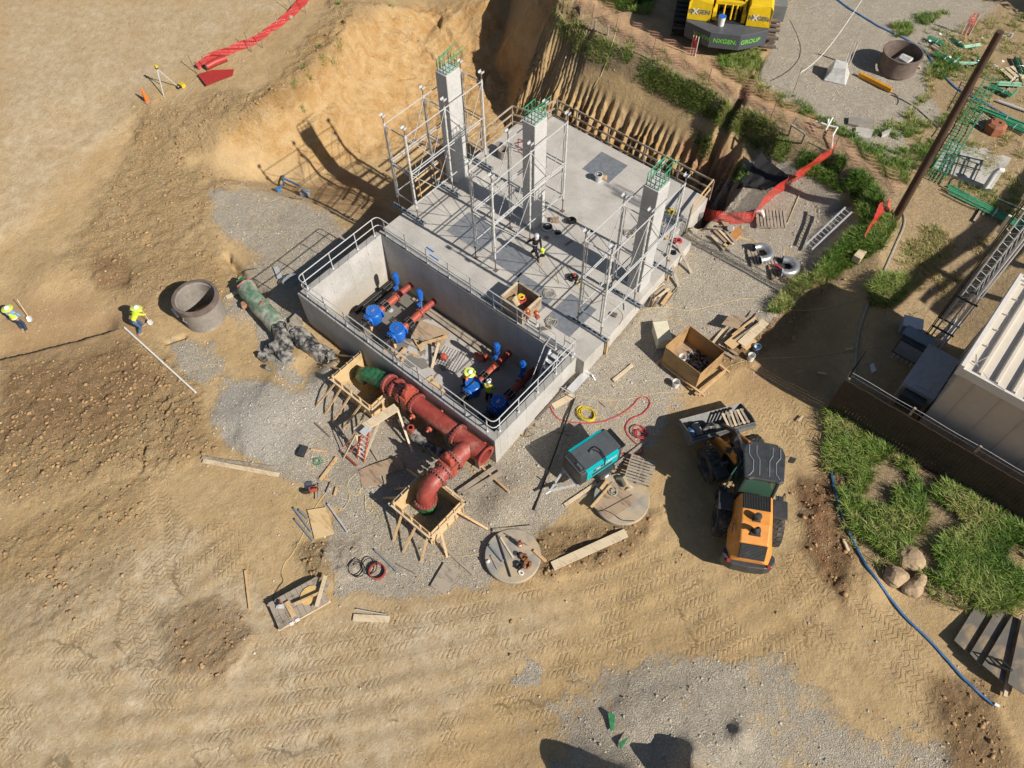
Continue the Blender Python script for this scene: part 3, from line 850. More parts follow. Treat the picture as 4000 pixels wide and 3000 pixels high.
    lug = mth('MULTIPLY', lug, sT.outputs[2])
    lug = mth('MULTIPLY', lug, mth('MULTIPLY', mr(n2, .34, .55), mr(noise(.8, 4), .38, .52)))
    pe = mth('MULTIPLY', mth('SUBTRACT', 1.0, mr(vo.outputs['Distance'], .0, .7)), mth('MULTIPLY', gmk, 1.0))
    pe2 = mth('MULTIPLY', mth('SUBTRACT', 1.0, mr(vo2.outputs['Distance'], .0, .7)), mth('MULTIPLY', gmk, .8))
    nr = noise(5, 9, .72)
    roughh = mth('MULTIPLY', nr, mth('ADD', mth('MULTIPLY', sa.outputs[1], 6.0), mth('ADD', mth('MULTIPLY', scx.outputs[0], 2.5), 1.0)))
    fine = mth('ADD', mth('MULTIPLY', n3, .6), mth('MULTIPLY', n4, .35))
    vc = N('ShaderNodeTexVoronoi'); vc.feature = 'DISTANCE_TO_EDGE'; vc.inputs['Scale'].default_value = 1.1
    wr = N('ShaderNodeVectorMath'); wr.operation = 'ADD'
    nv = N('ShaderNodeTexNoise'); nv.inputs['Scale'].default_value = 3; nv.inputs['Detail'].default_value = 5
    L(tc.outputs['Object'], nv.inputs['Vector']); L(tc.outputs['Object'], wr.inputs[0]); L(nv.outputs['Color'], wr.inputs[1]); L(wr.outputs[0], vc.inputs['Vector'])
    crk = mth('MULTIPLY', mr(vc.outputs['Distance'], 0, .03, -1.0, 0), mth('MULTIPLY', mth('MULTIPLY', scx.outputs[0], .5), mr(n2, .5, .6)))
    h = mth('ADD', mth('ADD', roughh, fine), mth('ADD', mth('ADD', pe, pe2), mth('ADD', mth('MULTIPLY', lug, .65), crk)))
    b = N('ShaderNodeBump'); b.inputs['Strength'].default_value = 1.0; b.inputs['Distance'].default_value = .055
    L(h, b.inputs['Height']); L(b.outputs[0], p.inputs['Normal'])
    return m


def grid_mesh(name, GX, GY, GZ, m, attrs):
    ny, nx = GX.shape
    me = bpy.data.meshes.new(name)
    me.vertices.add(nx * ny)
    me.vertices.foreach_set('co', np.stack([GX, GY, GZ], -1).ravel().astype(np.float32))
    idx = np.arange(nx * ny).reshape(ny, nx)
    F = np.stack([idx[:-1, :-1], idx[:-1, 1:], idx[1:, 1:], idx[1:, :-1]], -1).reshape(-1, 4)
    me.loops.add(F.size); me.polygons.add(len(F))
    me.loops.foreach_set('vertex_index', F.ravel().astype(np.int32))
    me.polygons.foreach_set('loop_start', (np.arange(len(F)) * 4).astype(np.int32))
    me.polygons.foreach_set('loop_total', np.full(len(F), 4, np.int32))
    me.update()
    me.polygons.foreach_set('use_smooth', np.ones(len(F), bool))
    for nm, arr in attrs.items():
        if nm == 'track':
            at_ = me.attributes.new(nm, 'FLOAT_VECTOR', 'POINT')
            at_.data.foreach_set('vector', np.stack(arr, -1).reshape(-1).astype(np.float32))
        else:
            at_ = me.attributes.new(nm, 'FLOAT_COLOR', 'POINT')
            at_.data.foreach_set('color', np.stack(arr + [np.ones_like(arr[0])], -1).reshape(-1).astype(np.float32))
    me.materials.append(m)
    me.validate()
    o = bpy.data.objects.new(name, me)
    COL.objects.link(o)
    return o


M_soil = soilmat()
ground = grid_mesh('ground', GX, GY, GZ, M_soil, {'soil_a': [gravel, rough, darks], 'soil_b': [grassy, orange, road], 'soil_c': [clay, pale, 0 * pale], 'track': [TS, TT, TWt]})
tag(ground, kind='structure')
# ---------------------------------------------------------------- the concrete pump station
st = thing('pump_station', 'grey concrete pump station with open basin, roof slab and three tall square columns', 'structure', (-6, 8, 0))
FZ = -3.3
b = MB()
b.prism([(-12.1, 5.45), (.42, 5.45), (.44, 7.3), (-12.1, 7.3)], -4.6, 0); b.prism([(-12.1, 7.303), (.44, 7.303), (.12, 14.35), (-.8, 14.35), (-.9, 17.42), (-12.08, 17.42)], -4.6, 0)
b.build('roof_slab', M_conc, st, True, bevel=.02)
MB().b2((-12.2, 0.0, FZ - .6), (0.0, 0.32, 0)).build('front_wall', M_wall, st, True, bevel=.015)
MB().b2((-12.2, 0.322, FZ - .6), (-11.88, 5.1, -.001)).build('side_wall', M_wall, st, True, bevel=.015)
MB().b2((-0.32, 0.322, FZ - .6), (0.0, 5.448, -.001)).build('side_wall', M_wall, st, True, bevel=.015)
MB().b2((-12.1, 5.1, FZ - .6), (-0.322, 5.30, -.002)).build('back_wall', M_wall, st, True)
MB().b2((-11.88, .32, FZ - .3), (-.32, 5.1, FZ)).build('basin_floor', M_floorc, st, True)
# galvanised channel left open beside the back wall
ch = MB(); ch.b2((-11.9, 5.30, -.25), (-.34, 5.45, -.2)); ch.b2((-11.9, 5.302, -.2), (-.34, 5.318, .012)); ch.b2((-11.9, 5.432, -.2), (-.34, 5.449, .012))
ch.build('floor_channel', M_galv, st, True)
M_hatch = mat('checker_aluminium', (0.36, 0.38, 0.41), .45, .6, .15, 4, .35, 55)
def hatch(x0, y0, x1, y1):
    h = MB(); h.b2((x0, y0, -.02), (x1, y1, .018))
    o = h.build('floor_hatch', M_hatch, st, True, bevel=.004)
    return o
hatch(-9.55, 7.35, -7.35, 9.0); hatch(-6.75, 7.3, -4.9, 8.6); hatch(-5.0, 5.95, -2.8, 7.6); hatch(-2.4, 6.1, -.9, 8.1)
hatch(-7.1, 15.1, -5.4, 16.8); hatch(-2.0, 12.4, -1.1, 15.6)
# column plinth and shallow curb strip along the column line
MB().b2((-12.08, 9.6, .0), (-10.6, 11.6, .03)).build('plinth', M_conc, st, True)
cols = []
for (x0, x1, y0, y1, h) in ((-12.1, -11.4, 10.1, 11.0, 6.28), (-6.98, -6.27, 10.1, 10.95, 6.16), (-.72, .0, 10.15, 11.0, 6.16)):
    c = MB()
    for k in range(5):
        z0 = h * k / 5; c.b2((x0, y0, z0 + .004 * (k > 0)), (x1, y1, h * (k + 1) / 5))
    co = c.build('column', M_formed, st, True, bevel=.03)
    rb = MB(); rnd = random.Random(int(x0 * 10))
    xs = [x0 + .08, (x0 + x1) / 2 - .1, (x0 + x1) / 2 + .1, x1 - .08]; ys = [y0 + .08, y0 + .3, y0 + .55, y1 - .08]
    tops = []
    for i, xx in enumerate(xs):
        for j, yy in enumerate(ys):
            if 0 < i < 3 and 0 < j < 3: continue
            hh = h + .55 + .12 * rnd.random()
            rb.cyl((xx, yy, h - .02), (xx, yy, hh), .019, n=5)
            dx, dy = (0.0, .32) if rnd.random() < .6 else (0, -.38)
            rb.cyl((xx, yy - .02, hh), (xx + dx, yy + dy + .3, hh + .03), .019, n=5)
    for zz in (h + .08, h + .25):
        rb.tube([(xs[0] - .02, ys[0] - .02, zz), (xs[-1] + .02, ys[0] - .02, zz), (xs[-1] + .02, ys[-1] + .02, zz), (xs[0] - .02, ys[-1] + .02, zz)], .012, 4, closed=True)
    rb.build('rebar_cage', M_reb, co, True)
    cols.append(co)
# ---------------------------------------------------------------- aluminium guard rail round the basin
gr = thing('guard_rail', 'silver aluminium pipe guard rail running round the top of the open basin', 'railing', (-6, .16, 0))
Lx, Rx, Fy, By = -12.04, -.16, .16, 5.2
def rnd_path(pts, z, r=.28):
    out = []
    P = [Vector((x, y, z)) for x, y in pts]
    for i, p in enumerate(P):
        if 0 < i < len(P) - 1:
            a = (P[i - 1] - p).normalized() * r; b_ = (P[i + 1] - p).normalized() * r
            for k in range(5):
                t = k / 4
                out.append(p + a * (1 - t) ** 2 + b_ * t ** 2)
        else: out.append(p)
    return out
loop = [(-1.15, By), (Lx, By), (Lx, Fy), (Rx, Fy), (Rx, By + .25)]
for z, nm in ((1.07, 'top_rail'), (.56, 'mid_rail')):
    MB().tube(rnd_path([(-.98, By)] + loop[1:4] + [(Rx, By + .2)], z), .024, 8).build(nm, M_alu, gr, True, smooth=True)
def post(par, x, y, z0=0, h=1.07, r=.024, m=None, name='post'):
    p_ = MB(); p_.cyl((x, y, z0), (x, y, z0 + h), r, n=8); p_.cyl((x, y, z0), (x, y, z0 + .015), .06, n=10); p_.cyl((x, y, z0 + .015), (x, y, z0 + .09), r * 1.5, n=8)
    return p_.build(name, m or M_alu, par, True)
for x in (-11.7, -10.35, -9.0, -7.65, -6.0, -5.75, -4.45, -3.1, -1.75, -.55): post(gr, x, Fy)
for y in (.5, 1.7, 2.95, 4.2, 5.35): post(gr, Rx, y)
for y in (.5, 2.1, 3.7, 4.85): post(gr, Lx, y)
for x in (-11.6, -10.2, -8.8, -7.4, -6.0, -4.6, -3.2, -1.9, -.98): post(gr, x, By)
g2 = thing('guard_rail', 'short separate aluminium rail section beside the basin steps at the slab corner', 'railing', (-.3, 5.6, 0))
sh_ = MB(); sh_.tube([(-.75, 5.5, 0), (-.75, 5.5, 1.07), (-.2, 5.52, 1.07), (-.2, 5.52, 0)], .022, 6); sh_.tube([(-.75, 5.5, .56), (-.2, 5.52, .56)], .022, 6)
sh_.build('rail', M_alu, g2, True, smooth=True)
for xy in ((-.75, 5.5), (-.2, 5.52)):
    MB().cyl((*xy, 0), (*xy, .02), .07, n=10).build('base_plate', M_alu, g2, True)
# steps down into the basin
ss = thing('steps', 'aluminium ship ladder steps with side stringers leading down into the basin corner', 'steps', (-.75, 4.2, FZ))
for x in (-1.12, -.42):
    MB().bar((x, 5.0, .05), (x, 3.05, FZ + .02), .04, .16).build('stringer', M_alu, ss, True)
for k in range(11):
    t = (k + .5) / 11
    MB().box((-.77, 5.0 - 1.95 * t, .05 - (3.3) * t), (.66, .2, .03)).build('tread', M_alu, ss, True)
for x in (-1.14, -.40):
    MB().tube([(x, 5.1, 1.0), (x, 4.6, .75), (x, 3.0, FZ + 1.0), (x, 3.05, FZ + .3)], .02, 6).build('handrail', M_alu, ss, True, smooth=True)

# ---------------------------------------------------------------- timber edge protection
def timber_rail(name, label, pts, posts, h=1.07, z=0, mid=True, m=M_oldw):
    t = thing(name, label, 'railing', (pts[0][0], pts[0][1], z))
    for a, b_ in zip(pts[:-1], pts[1:]):
        for hh in ((h, h * .52) if mid else (h,)):
            MB().bar((a[0], a[1], z + hh), (b_[0], b_[1], z + hh), .04, .10).build('rail', m, t, True)
        MB().bar((a[0], a[1] + .03, z + .05), (b_[0], b_[1] + .03, z + .05), .04, .09).build('toe_board', m, t, True)
    for x, y in posts:
        MB().box((x, y + .05, z + h / 2 - .1), (.09, .05, h + .2)).build('post', m, t, True)
    return t
timber_rail('timber_guard_rail', 'long weathered timber guard rail along the far edge of the roof slab', [(-9.6, 17.5), (-5.0, 17.5), (-.95, 17.5)], [(-9.4, 17.5), (-7.3, 17.5), (-5, 17.5), (-2.9, 17.5), (-.9, 17.5)])
t = thing('timber_guard_rail', 'new yellow timber rail returning along the right end of the roof slab', 'railing', (-.1, 17.4, 0))
MB().bar((-.95, 17.6, 1.05), (-.78, 15.5, 1.0), .04, .12).build('rail', M_wood, t, True)
MB().bar((-.93, 17.5, .55), (-.75, 15.3, .5), .04, .12).build('rail', M_wood, t, True)
MB().bar((-.7, 15.3, -.9), (-.72, 15.3, 1.1), .09, .05, up=(1, 0, 0)).build('post', M_oldw, t, True)
t = timber_rail('timber_guard_rail', 'old timber guard rail with offset corner at the far left end of the slab', [(-12.25, 12.3), (-12.3, 15.6), (-11.2, 15.9), (-10.8, 17.5), (-9.7, 17.5)], [(-12.3, 13), (-12.3, 15.5), (-11.1, 15.9), (-10.7, 17.4)])
t = timber_rail('timber_guard_rail', 'timber rail standing at the slab edge behind the left scaffold tower', [(-12.3, 8.1), (-12.4, 11.9)], [(-12.3, 8.3), (-12.35, 10), (-12.35, 11.8)], m=M_wood)
# timber braces round slab right end
for i, (a, b_) in enumerate((((-.3, 13.6, .3), (1.0, 13.2, -.6)), ((-.3, 12.9, .2), (1.0, 12.1, -.6)))):
    t = thing('brace', ['upper weathered plank leaning against the slab end near the yellow cords', 'lower weathered plank leaning against the slab end by the white bucket'][i], 'plank', (a[0], a[1], -.8))
    MB().bar(a, b_, .14, .04).build('plank', M_oldw, t, True)
for i, (x, y) in enumerate(((.52, 6.95), (.3, 12.1))):
    o = MB().b2((-.05, -.05, -1.0), (.05, .05, .5 - .3 * i)).build('timber_post', M_wood, None, bevel=.004)
    o.location = (x + .03, y, -.35 if i == 0 else -.2)
    tag(o, ['short timber post against the slab side under the right scaffold tower', 'short timber post against the slab side near the rope coils'][i], 'post')

# ---------------------------------------------------------------- shoring towers
def tower(idx, label, X0, X1, Y, zt, beams):
    t = thing('shoring_tower', label, 'scaffold', ((X0 + X1) / 2, Y[1], 0), group='shoring towers round the columns')
    zb = .16
    for y in Y:
        for x in (X0, X1):
            lg = MB()
            lg.cyl((x, y, zb), (x, y, .75), .028, n=6, mi=1); lg.cyl((x, y, .7), (x, y, .82), .05, n=8, mi=1)
            lg.cyl((x, y, .75), (x, y, zt - .35), .046, n=8)
            for z in (1.25, 2.3, 3.0, 3.8, 4.6, 5.0): lg.cyl((x, y, z), (x, y, z + .12), .060, n=8)
            lg.cyl((x, y, zt - .35), (x, y, zt - .03), .03, n=6, mi=1)
            o = lg.build('leg', [M_scaf, M_rust], t, True)
            hd = MB(); hd.box((x, y, zt), (.2, .2, .012)); hd.box((x - .1, y, zt + .05), (.01, .2, .1)); hd.box((x + .1, y, zt + .05), (.01, .2, .1))
            hd.build('u_head', M_galv, o, True)
        # frame across the pair
        fr = MB()
        for z in (1.05, 2.85, 3.05, zt - .5):
            fr.cyl((X0, y, z), (X1, y, z), .028, n=6)
        for x, s in ((X0, 1), (X1, -1)):
            fr.cyl((x + s * .14, y, 1.05), (x + s * .14, y, 2.8), .022, n=6)
            fr.cyl((x + s * .14, y, 3.05), (x + s * .14, y, zt - .55), .016, n=6)
        fr.cyl((X0, y, 1.1), (X1, y, 2.7), .014, n=5) if y != Y[1] else None
        fr.build('end_frame', M_scaf, t, True)
        if y in beams:
            bm_ = MB()
            for s in (-.07, .07):
                bm_.b2((X0 - .45, y + s - .022, 0.003), (X1 + .45, y + s + .022, .14))
            for k in range(8):
                xx = X0 - .4 + (X1 - X0 + .8) * k / 7; bm_.b2((xx - .04, y - .1, .1), (xx + .04, y + .1, .155))
            bm_.build('base_beam', M_pvc, t, True)
        else:
            for x in (X0, X1): MB().box((x, y, .01), (.2, .2, .014)).build('base_plate', M_rust, t, True)
    for x in (X0, X1):
        for ya, yb in zip(Y[:-1], Y[1:]):
            for za, zb_ in ((1.15, 2.95), (3.1, zt - .45)):
                br = MB()
                br.cyl((x, ya, zb_), (x, yb, zb_), .026, n=5); br.cyl((x, ya, za), (x, yb, za), .026, n=5)
                br.cyl((x + .03, ya, zb_), (x + .03, (ya + yb) / 2 + .2, za), .018, n=5)
                br.cyl((x + .03, yb, zb_), (x + .03, (ya + yb) / 2 + .2, za), .018, n=5)
                br.cyl((x, (ya + yb) / 2 + .2, za), (x, (ya + yb) / 2 + .2, (za + zb_) / 2), .01, n=4)
                br.build('cross_brace', M_galv, t, True)
    return t
YT = (6.95, 9.48, 12.03)
tower(0, 'left grey shoring tower round the column at the excavation side', -12.41, -11.08, YT, 5.58, (YT[0], YT[1], YT[2]))
tower(1, 'middle grey shoring tower round the central column', -7.26, -6.0, YT, 5.8, ())
tower(2, 'right grey shoring tower round the column at the gravel side', -1.11, .15, YT, 5.8, (YT[0], YT[1], YT[2]))
# ---------------------------------------------------------------- pipework
def ring_bolts(mb, c, ax, r, n=16, s=.022, l=.13, mi=1):
    d, e, u = basis(ax)
    c = Vector(c)
    for k in range(n):
        a = 2 * math.pi * k / n
        p = c + e * r * math.cos(a) + u * r * math.sin(a)
        mb.cyl(p - d * l / 2, p + d * l / 2, s, n=6, mi=mi)
def flange(par, c, ax, r, w=.05, name='flange', m=M_red, bn=18):
    f = MB(); d = Vector(ax).normalized(); c = Vector(c)
    f.cyl(c - d * w, c - d * .003, r, n=28); f.cyl(c + d * .003, c + d * w, r, n=28)
    ring_bolts(f, c, ax, r * .9, bn, r * .055, w * 2 + .1)
    return f.build(name, [m, M_bolt], par, True)
def bonnet(par, base, h, w, l, m=M_redv):
    """tall gate valve housing with operating nut"""
    x, y, z = base
    b_ = MB()
    pr = [(-w, 0), (w, 0), (w * .92, h * .55), (w * .55, h * .8), (-w * .55, h * .8), (-w * .92, h * .55)]
    vs = []
    for s in (-l, l):
        for a, c in pr: vs.append((x + s * (1 - .25 * (c > 0)), y + a, z + c))
    n = len(pr)
    b_.add(vs, [tuple(range(n)), tuple(range(2 * n - 1, n - 1, -1))] + [(i, i + n, (i + 1) % n + n, (i + 1) % n) for i in range(n)])
    o = b_.build('bonnet', m, par, True, bevel=.05)
    f = MB(); f.b2((x - l - .06, y - w - .07, z - .03), (x + l + .06, y + w + .07, z + .035))
    for sx in (-1, 1):
        for k in range(6):
            yy = y - w + 2 * w * k / 5; f.cyl((x + sx * (l + .03), yy, z - .06), (x + sx * (l + .03), yy, z + .08), .018, n=6, mi=1)
    f.build('bonnet_flange', [m, M_bolt], o, True)
    q = MB(); q.lathe([(0, h + .16), (.05, h + .16), (.06, h + .05), (.10, h), (.13, h * .88), (.13, h * .78)], 14, (x, y, z)); q.build('operating_nut', M_red, o, True, smooth=True)
    return o
MZ, MY, PR = -.55, -.54, .37
mp = thing('pipe_manifold', 'large red flanged pipe with tee and two gate valves outside the basin wall', 'pipe', (-3, MY, MZ))
b = MB(); b.cyl((-4.0, MY, MZ), (-1.62, MY, MZ), PR, n=32); b.build('pipe', M_red, mp, True, smooth=True)
flange(mp, (-4.02, MY, MZ), (1, 0, 0), .48); flange(mp, (-1.6, MY, MZ), (1, 0, 0), .50)
TX = -.92
b = MB(); b.cyl((-1.56, MY, MZ), (-.05, MY, MZ), PR + .03, n=32, caps=False); b.cyl((-.05, MY, MZ), (-1.5, MY, MZ), PR - .02, n=32, caps=False)
b.cyl((TX, MY - .2, MZ), (TX, MY - .98, MZ), PR + .02, n=32, caps=False)
b.cyl((TX - .3, MY - .1, MZ), (TX, MY - .75, MZ), .1, n=10); b.cyl((TX + .3, MY - .1, MZ), (TX + .05, MY - .75, MZ), .1, n=10)
b.build('tee', M_red, mp, True, smooth=True)
b = MB(); b.lathe([(PR - .02, 0), (PR - .02, .06), (.49, .06), (.49, 0)], 28, (-.09, MY, MZ), (1, 0, 0), close=True); b.build('open_flange', M_red, mp, True)
MB().cyl((-.6, MY, MZ), (-.58, MY, MZ), PR - .03, n=24).build('pipe_bore', M_black, mp, True)
flange(mp, (TX, MY - 1.0, MZ), (0, 1, 0), .50, bn=20)
# lower gate valve on the branch
v1 = MB(); v1.cyl((TX, MY - 1.05, MZ), (TX, MY - 1.55, MZ), PR - .02, n=24); v1.b2((TX - .38, MY - 1.42, MZ - .42), (TX + .38, MY - 1.18, MZ + .3))
vv = v1.build('valve_body', M_redv, mp, True, bevel=.04)
bonnet(vv, (TX, MY - 1.3, MZ + .32), .62, .13, .33)
flange(mp, (TX, MY - 1.58, MZ), (0, 1, 0), .48, bn=20)
b = MB(); b.cyl((TX, MY - 1.62, MZ), (TX, MY - 1.95, MZ), PR, n=28); b.build('spool', M_red, mp, True, smooth=True)
flange(mp, (TX, MY - 1.98, MZ), (0, 1, 0), .49, bn=20)
el = []
ER = .75
for k in range(13):
    a = math.pi / 2 * k / 12
    el.append((TX, MY - 2.03 - ER * math.sin(a), MZ - ER * (1 - math.cos(a))))
MB().tube(el, PR, 32, caps=False).build('elbow', M_red, mp, True, smooth=True)
flange(mp, (TX, MY - 2.03 - ER, MZ - ER - .03), (0, 0, 1), .48, bn=20)
def wrap(par, pts, r, m, seed=1, name='wrapped_pipe', n=26, amp=.035):
    rnd = random.Random(seed)
    P = [Vector(p) for p in pts]; dense = []
    for a, c in zip(P[:-1], P[1:]):
        k = max(2, int((c - a).length / .07))
        dense += [a.lerp(c, i / k) for i in range(k)]
    dense.append(P[-1])
    mb = MB().tube(dense, r, n)
    vs = []
    for i, v in enumerate(mb.v):
        ring = dense[i // n]; d = (Vector(v) - ring)
        q_, j_ = i // n * .07, (i % n) / n * 2 * math.pi
        k = 1 + amp / r * (.7 * math.sin(q_ * 5 + 2 * j_ + seed) + .6 * math.sin(5 * j_ + q_ * 3.1 + seed) + .35 * math.sin(q_ * 17 + math.sin(j_ * 2 + seed) * 3) + rnd.uniform(-.3, .3))
        vs.append(tuple(ring + d * k))
    mb.v = vs
    return mb.build(name, m, par, True, smooth=True)
wrap(mp, [(TX, MY - 2.03 - ER, MZ - ER - .07), (TX, MY - 2.03 - ER, -2.35)], .38, M_greenw, 3, 'green_wrap')
# upper gate valve and the left end
v2 = MB(); v2.cyl((-4.06, MY, MZ), (-4.75, MY, MZ), PR - .02, n=24); v2.b2((-4.62, MY - .42, MZ - .42), (-4.25, MY + .40, MZ + .3))
vv = v2.build('valve_body', M_redv, mp, True, bevel=.04)
bonnet(vv, (-4.43, MY, MZ + .32), .62, .33, .15)
flange(mp, (-4.78, MY, MZ), (1, 0, 0), .48)
dd = Vector((-1, -.04, -.28)).normalized()
p0 = Vector((-4.83, MY, MZ)); p1 = p0 + Vector((-.5, 0, -.03)); p2 = p1 + dd * .35
MB().tube([p0, p0.lerp(p1, .5), p1, p2], PR, 28).build('reducer', M_red, mp, True, smooth=True)
flange(mp, p1 + Vector((.1, 0, 0)), (1, 0, .1), .48)
flange(mp, p2, dd, .48)
wrap(mp, [p2 + dd * .06, p2 + dd * 1.5 + Vector((0, 0, -.1)), p2 + dd * 1.9 + Vector((-.1, 0, -.6))], .37, M_greenw, 5, 'green_wrap')
# small drain flanges on the wall side and pipe supports
for x in (-3.0, -.55):
    MB().cyl((x, -.02, -.72), (x, -.2, -.72), .07, n=12).build('drain_stub', M_redv, mp, True)
for x in (-3.9, -2.9):
    t = MB(); t.cyl((x, MY - .5, -.95), (x, MY - .35, -.95), .13, n=14); t.cyl((x, MY - .62, -.95), (x, MY - .3, -.95), .06, n=10); t.build('drain_valve', M_redv, mp, True)
for x in (-.5, -2.3, -3.4, -5.0):
    o = MB().box((0, 0, .45), (.25, .25, .95)).box((0, 0, .02), (.5, .5, .05)).build('pipe_support', M_oldw, None, bevel=.008)
    o.location = (x, MY, gz(x, MY) - .02)
    tag(o, {-.5: 'timber support block under the open end of the red tee', -2.3: 'timber support block under the middle of the red pipe', -3.4: 'timber support block under the red pipe near the upper valve', -5.0: 'timber support block below the green wrapped end of the red pipe'}[x], 'block')

# wrapped smaller pipe running below and in front of the main
lp = thing('wrapped_pipe', 'black plastic wrapped low pipe lying on the ground in front of the red pipe', 'pipe', (-2.5, -1.6, -2.1))
wrap(lp, [(-4.6, -1.15, -1.8), (-3.4, -1.35, -1.8), (-2.4, -1.3, -1.75), (-1.7, -1.2, -1.7)], .2, M_poly, 8, 'plastic_wrap', 18, .03)
MB().cyl((-3.7, -1.35, -1.75), (-3.7, -1.35, -1.2), .09, n=12).cyl((-3.7, -1.35, -1.3), (-3.7, -1.35, -1.2), .16, n=14).build('hydrant_flange', M_redv, lp, True)
wrap(lp, [(-1.75, -1.2, -1.7), (-1.4, -1.0, -1.5), (-1.2, -.9, -1.2)], .26, M_poly, 9, 'plastic_wrap', 18, .04)

# four pump discharge lines inside the basin
def train(X, wall_y, lit, label, people=False):
    t = thing('valve_train', label, 'pipe', (X, 3, FZ), group='valve trains in the basin')
    z = -2.55; r = .165
    MB().cyl((X, 5.1, z), (X, 4.05, z), r, n=18).build('wall_pipe', M_red, t, True, smooth=True)
    b_ = MB(); b_.cyl((X, 4.05, z), (X, 3.45, z), r + .02, n=18)
    b_.build('coupling_pipe', M_redv, t, True, smooth=True)
    flange(t, (X, 4.06, z), (0, 1, 0), .27, .025, m=M_redv, bn=8)
    f = MB()
    for yy in (3.42, 3.3, 3.18):
        f.cyl((X, yy, z), (X, yy - .04, z), .26, n=14); ring_bolts(f, (X, yy, z), (0, 1, 0), .25, 8, .018, .1)
    f.build('coupling', [M_black, M_bolt], t, True)
    MB().cyl((X, 3.15, z), (X, 2.85, z), r, n=18).build('spool', M_redv, t, True, smooth=True)
    c = MB(); c.lathe([(.2, -.45), (.33, -.42), (.36, -.2), (.40, .05), (.36, .28), (.27, .36), (.1, .4), (0, .4)], 22, (X, 2.5, z), (0, 0, 1))
    c.cyl((X, 2.86, z), (X, 2.1, z), .24, n=18); c.box((X, 2.25, z + .18), (.42, .5, .2))
    c.cyl((X, 2.86, z), (X, 2.80, z), .36, n=20); c.cyl((X, 2.12, z), (X, 2.06, z), .36, n=20)
    cb = c.build('check_valve', M_blue, t, True, smooth=True)
    lid = MB(); lid.cyl((X, 2.5, z + .36), (X, 2.5, z + .41), .36, n=22); ring_bolts(lid, (X, 2.5, z + .38), (0, 0, 1), .33, 12, .02, .12); lid.b2((X - .05, 2.4, z + .41), (X + .05, 2.6, z + .43), 1)
    lid.build('cover', [M_blue, M_bolt], cb, True)
    g = MB(); g.cyl((X, 2.05, z), (X, 1.15, z), .17, n=16)
    for yy in (1.95, 1.6, 1.2): g.cyl((X, yy, z), (X, yy - .06, z), .27, n=14); ring_bolts(g, (X, yy, z), (0, 1, 0), .23, 8, .02, .12)
    g.cyl((X, 1.4, z + .1), (X, 1.4, z + .42), .22, n=16); g.cyl((X, 1.4, z + .42), (X, 1.4, z + .55), .13, n=12)
    g.build('plug_valve', [M_black, M_bolt], t, True)
    MB().cyl((X, 1.12, z), (X, .32, z), r, n=18).build('outlet_pipe', M_redv, t, True, smooth=True)
    a = MB(); a.cyl((X - .05, 4.25, z + .1), (X - .05, 4.3, z + .75), .05, n=10, mi=1)
    a.lathe([(.0, .75), (.1, .75), (.13, .8), (.14, 1.0), (.15, 1.25), (.14, 1.42), (.1, 1.5), (0, 1.52)], 16, (X - .05, 4.3, z), (0, .0, 1))
    a.cyl((X - .2, 4.3, z + 1.38), (X + .1, 4.3, z + 1.38), .1, n=12); a.box((X - .05, 4.15, z + .55), (.14, .2, .14))
    a.build('actuator', [M_blue, M_bolt], t, True, smooth=True)
    MB().cyl((X - .1, 3.6, FZ), (X - .1, 3.6, z - .1), .04, n=10).cyl((X - .1, 3.6, FZ), (X - .1, 3.6, FZ + .02), .13, n=12).build('pipe_stand', M_galv, t, True)
    MB().box((X + .05, 1.4, FZ + .26), (.5, .14, .5)).box((X + .05, 2.1, FZ + .2), (.14, .14, .4)).build('timber_chock', M_wood, t, True)
    return t
train(-10.25, 5.1, 1, 'leftmost pump line with sunlit blue check valve near the white basin wall')
train(-8.6, 5.1, 1, 'second pump line with blue check valve, beside the red and black fittings and old planks')
train(-3.63, 5.1, 0, 'third pump line whose blue valve the orange shirted worker reaches over')
train(-2.07, 5.1, 0, 'rightmost pump line with blue valve deep in the shade beside the steps')
# other things in the basin
o = MB().cyl((0, 0, 0), (0, 2.6, 0), .1, n=12).cyl((.22, .3, 0), (.22, 2.4, 0), .1, n=12).build('black_pipe', M_black, None, smooth=True)
o.location = (-11.6, 2.3, FZ + .11); tag(o, 'pair of black plastic pipes lying at the foot of the white basin wall', 'pipe')
o = MB().box((0, 0, 0), (6.2, .2, .09)).box((.4, -.2, .07), (5.6, .2, .05)).box((-.2, .0, .1), (5.2, .16, .06)).build('plank', M_oldw, None)
o.location = (-6.9, 4.85, FZ + .06); o.rotation_euler = (0, 0, R(-.5)); tag(o, 'long weathered planks stacked along the back wall of the basin', 'planks')
def boards(name, label, cat, loc, items, rz=0, grp=None):
    """pile of planks: items (x, y, z, length, width, thick, angle, material, tilt)"""
    t = thing(name, label, cat, loc, R(rz), grp)
    for it in items:
        x, y, z, l, w, h, a, m = it[:8]; ti = it[8] if len(it) > 8 else 0
        M = Matrix.Rotation(R(a), 3, 'Z') @ Matrix.Rotation(R(ti), 3, 'Y')
        MB().box((x, y, z), (l, w, h), M=M).build('board', m, t)
    return t
boards('timber_pile', 'pile of brown planks and scrap timber on the basin floor near the back wall', 'timber', (-7.4, 3.4, FZ), [(-.2, .3, .25, 1.6, 1.1, .04, 20, M_plyd, 8), (-.1, -.1, .35, 1.5, .14, .05, 35, M_oldw, 4), (.3, .1, .4, 1.3, .14, .05, 60, M_wood), (-.5, -.4, .1, 1.2, .2, .05, -20, M_wood), (.9, -.5, .3, 1.3, .12, .06, -65, M_wood2, 20), (-.6, -.7, .05, .9, .1, .05, 10, M_oldw)])
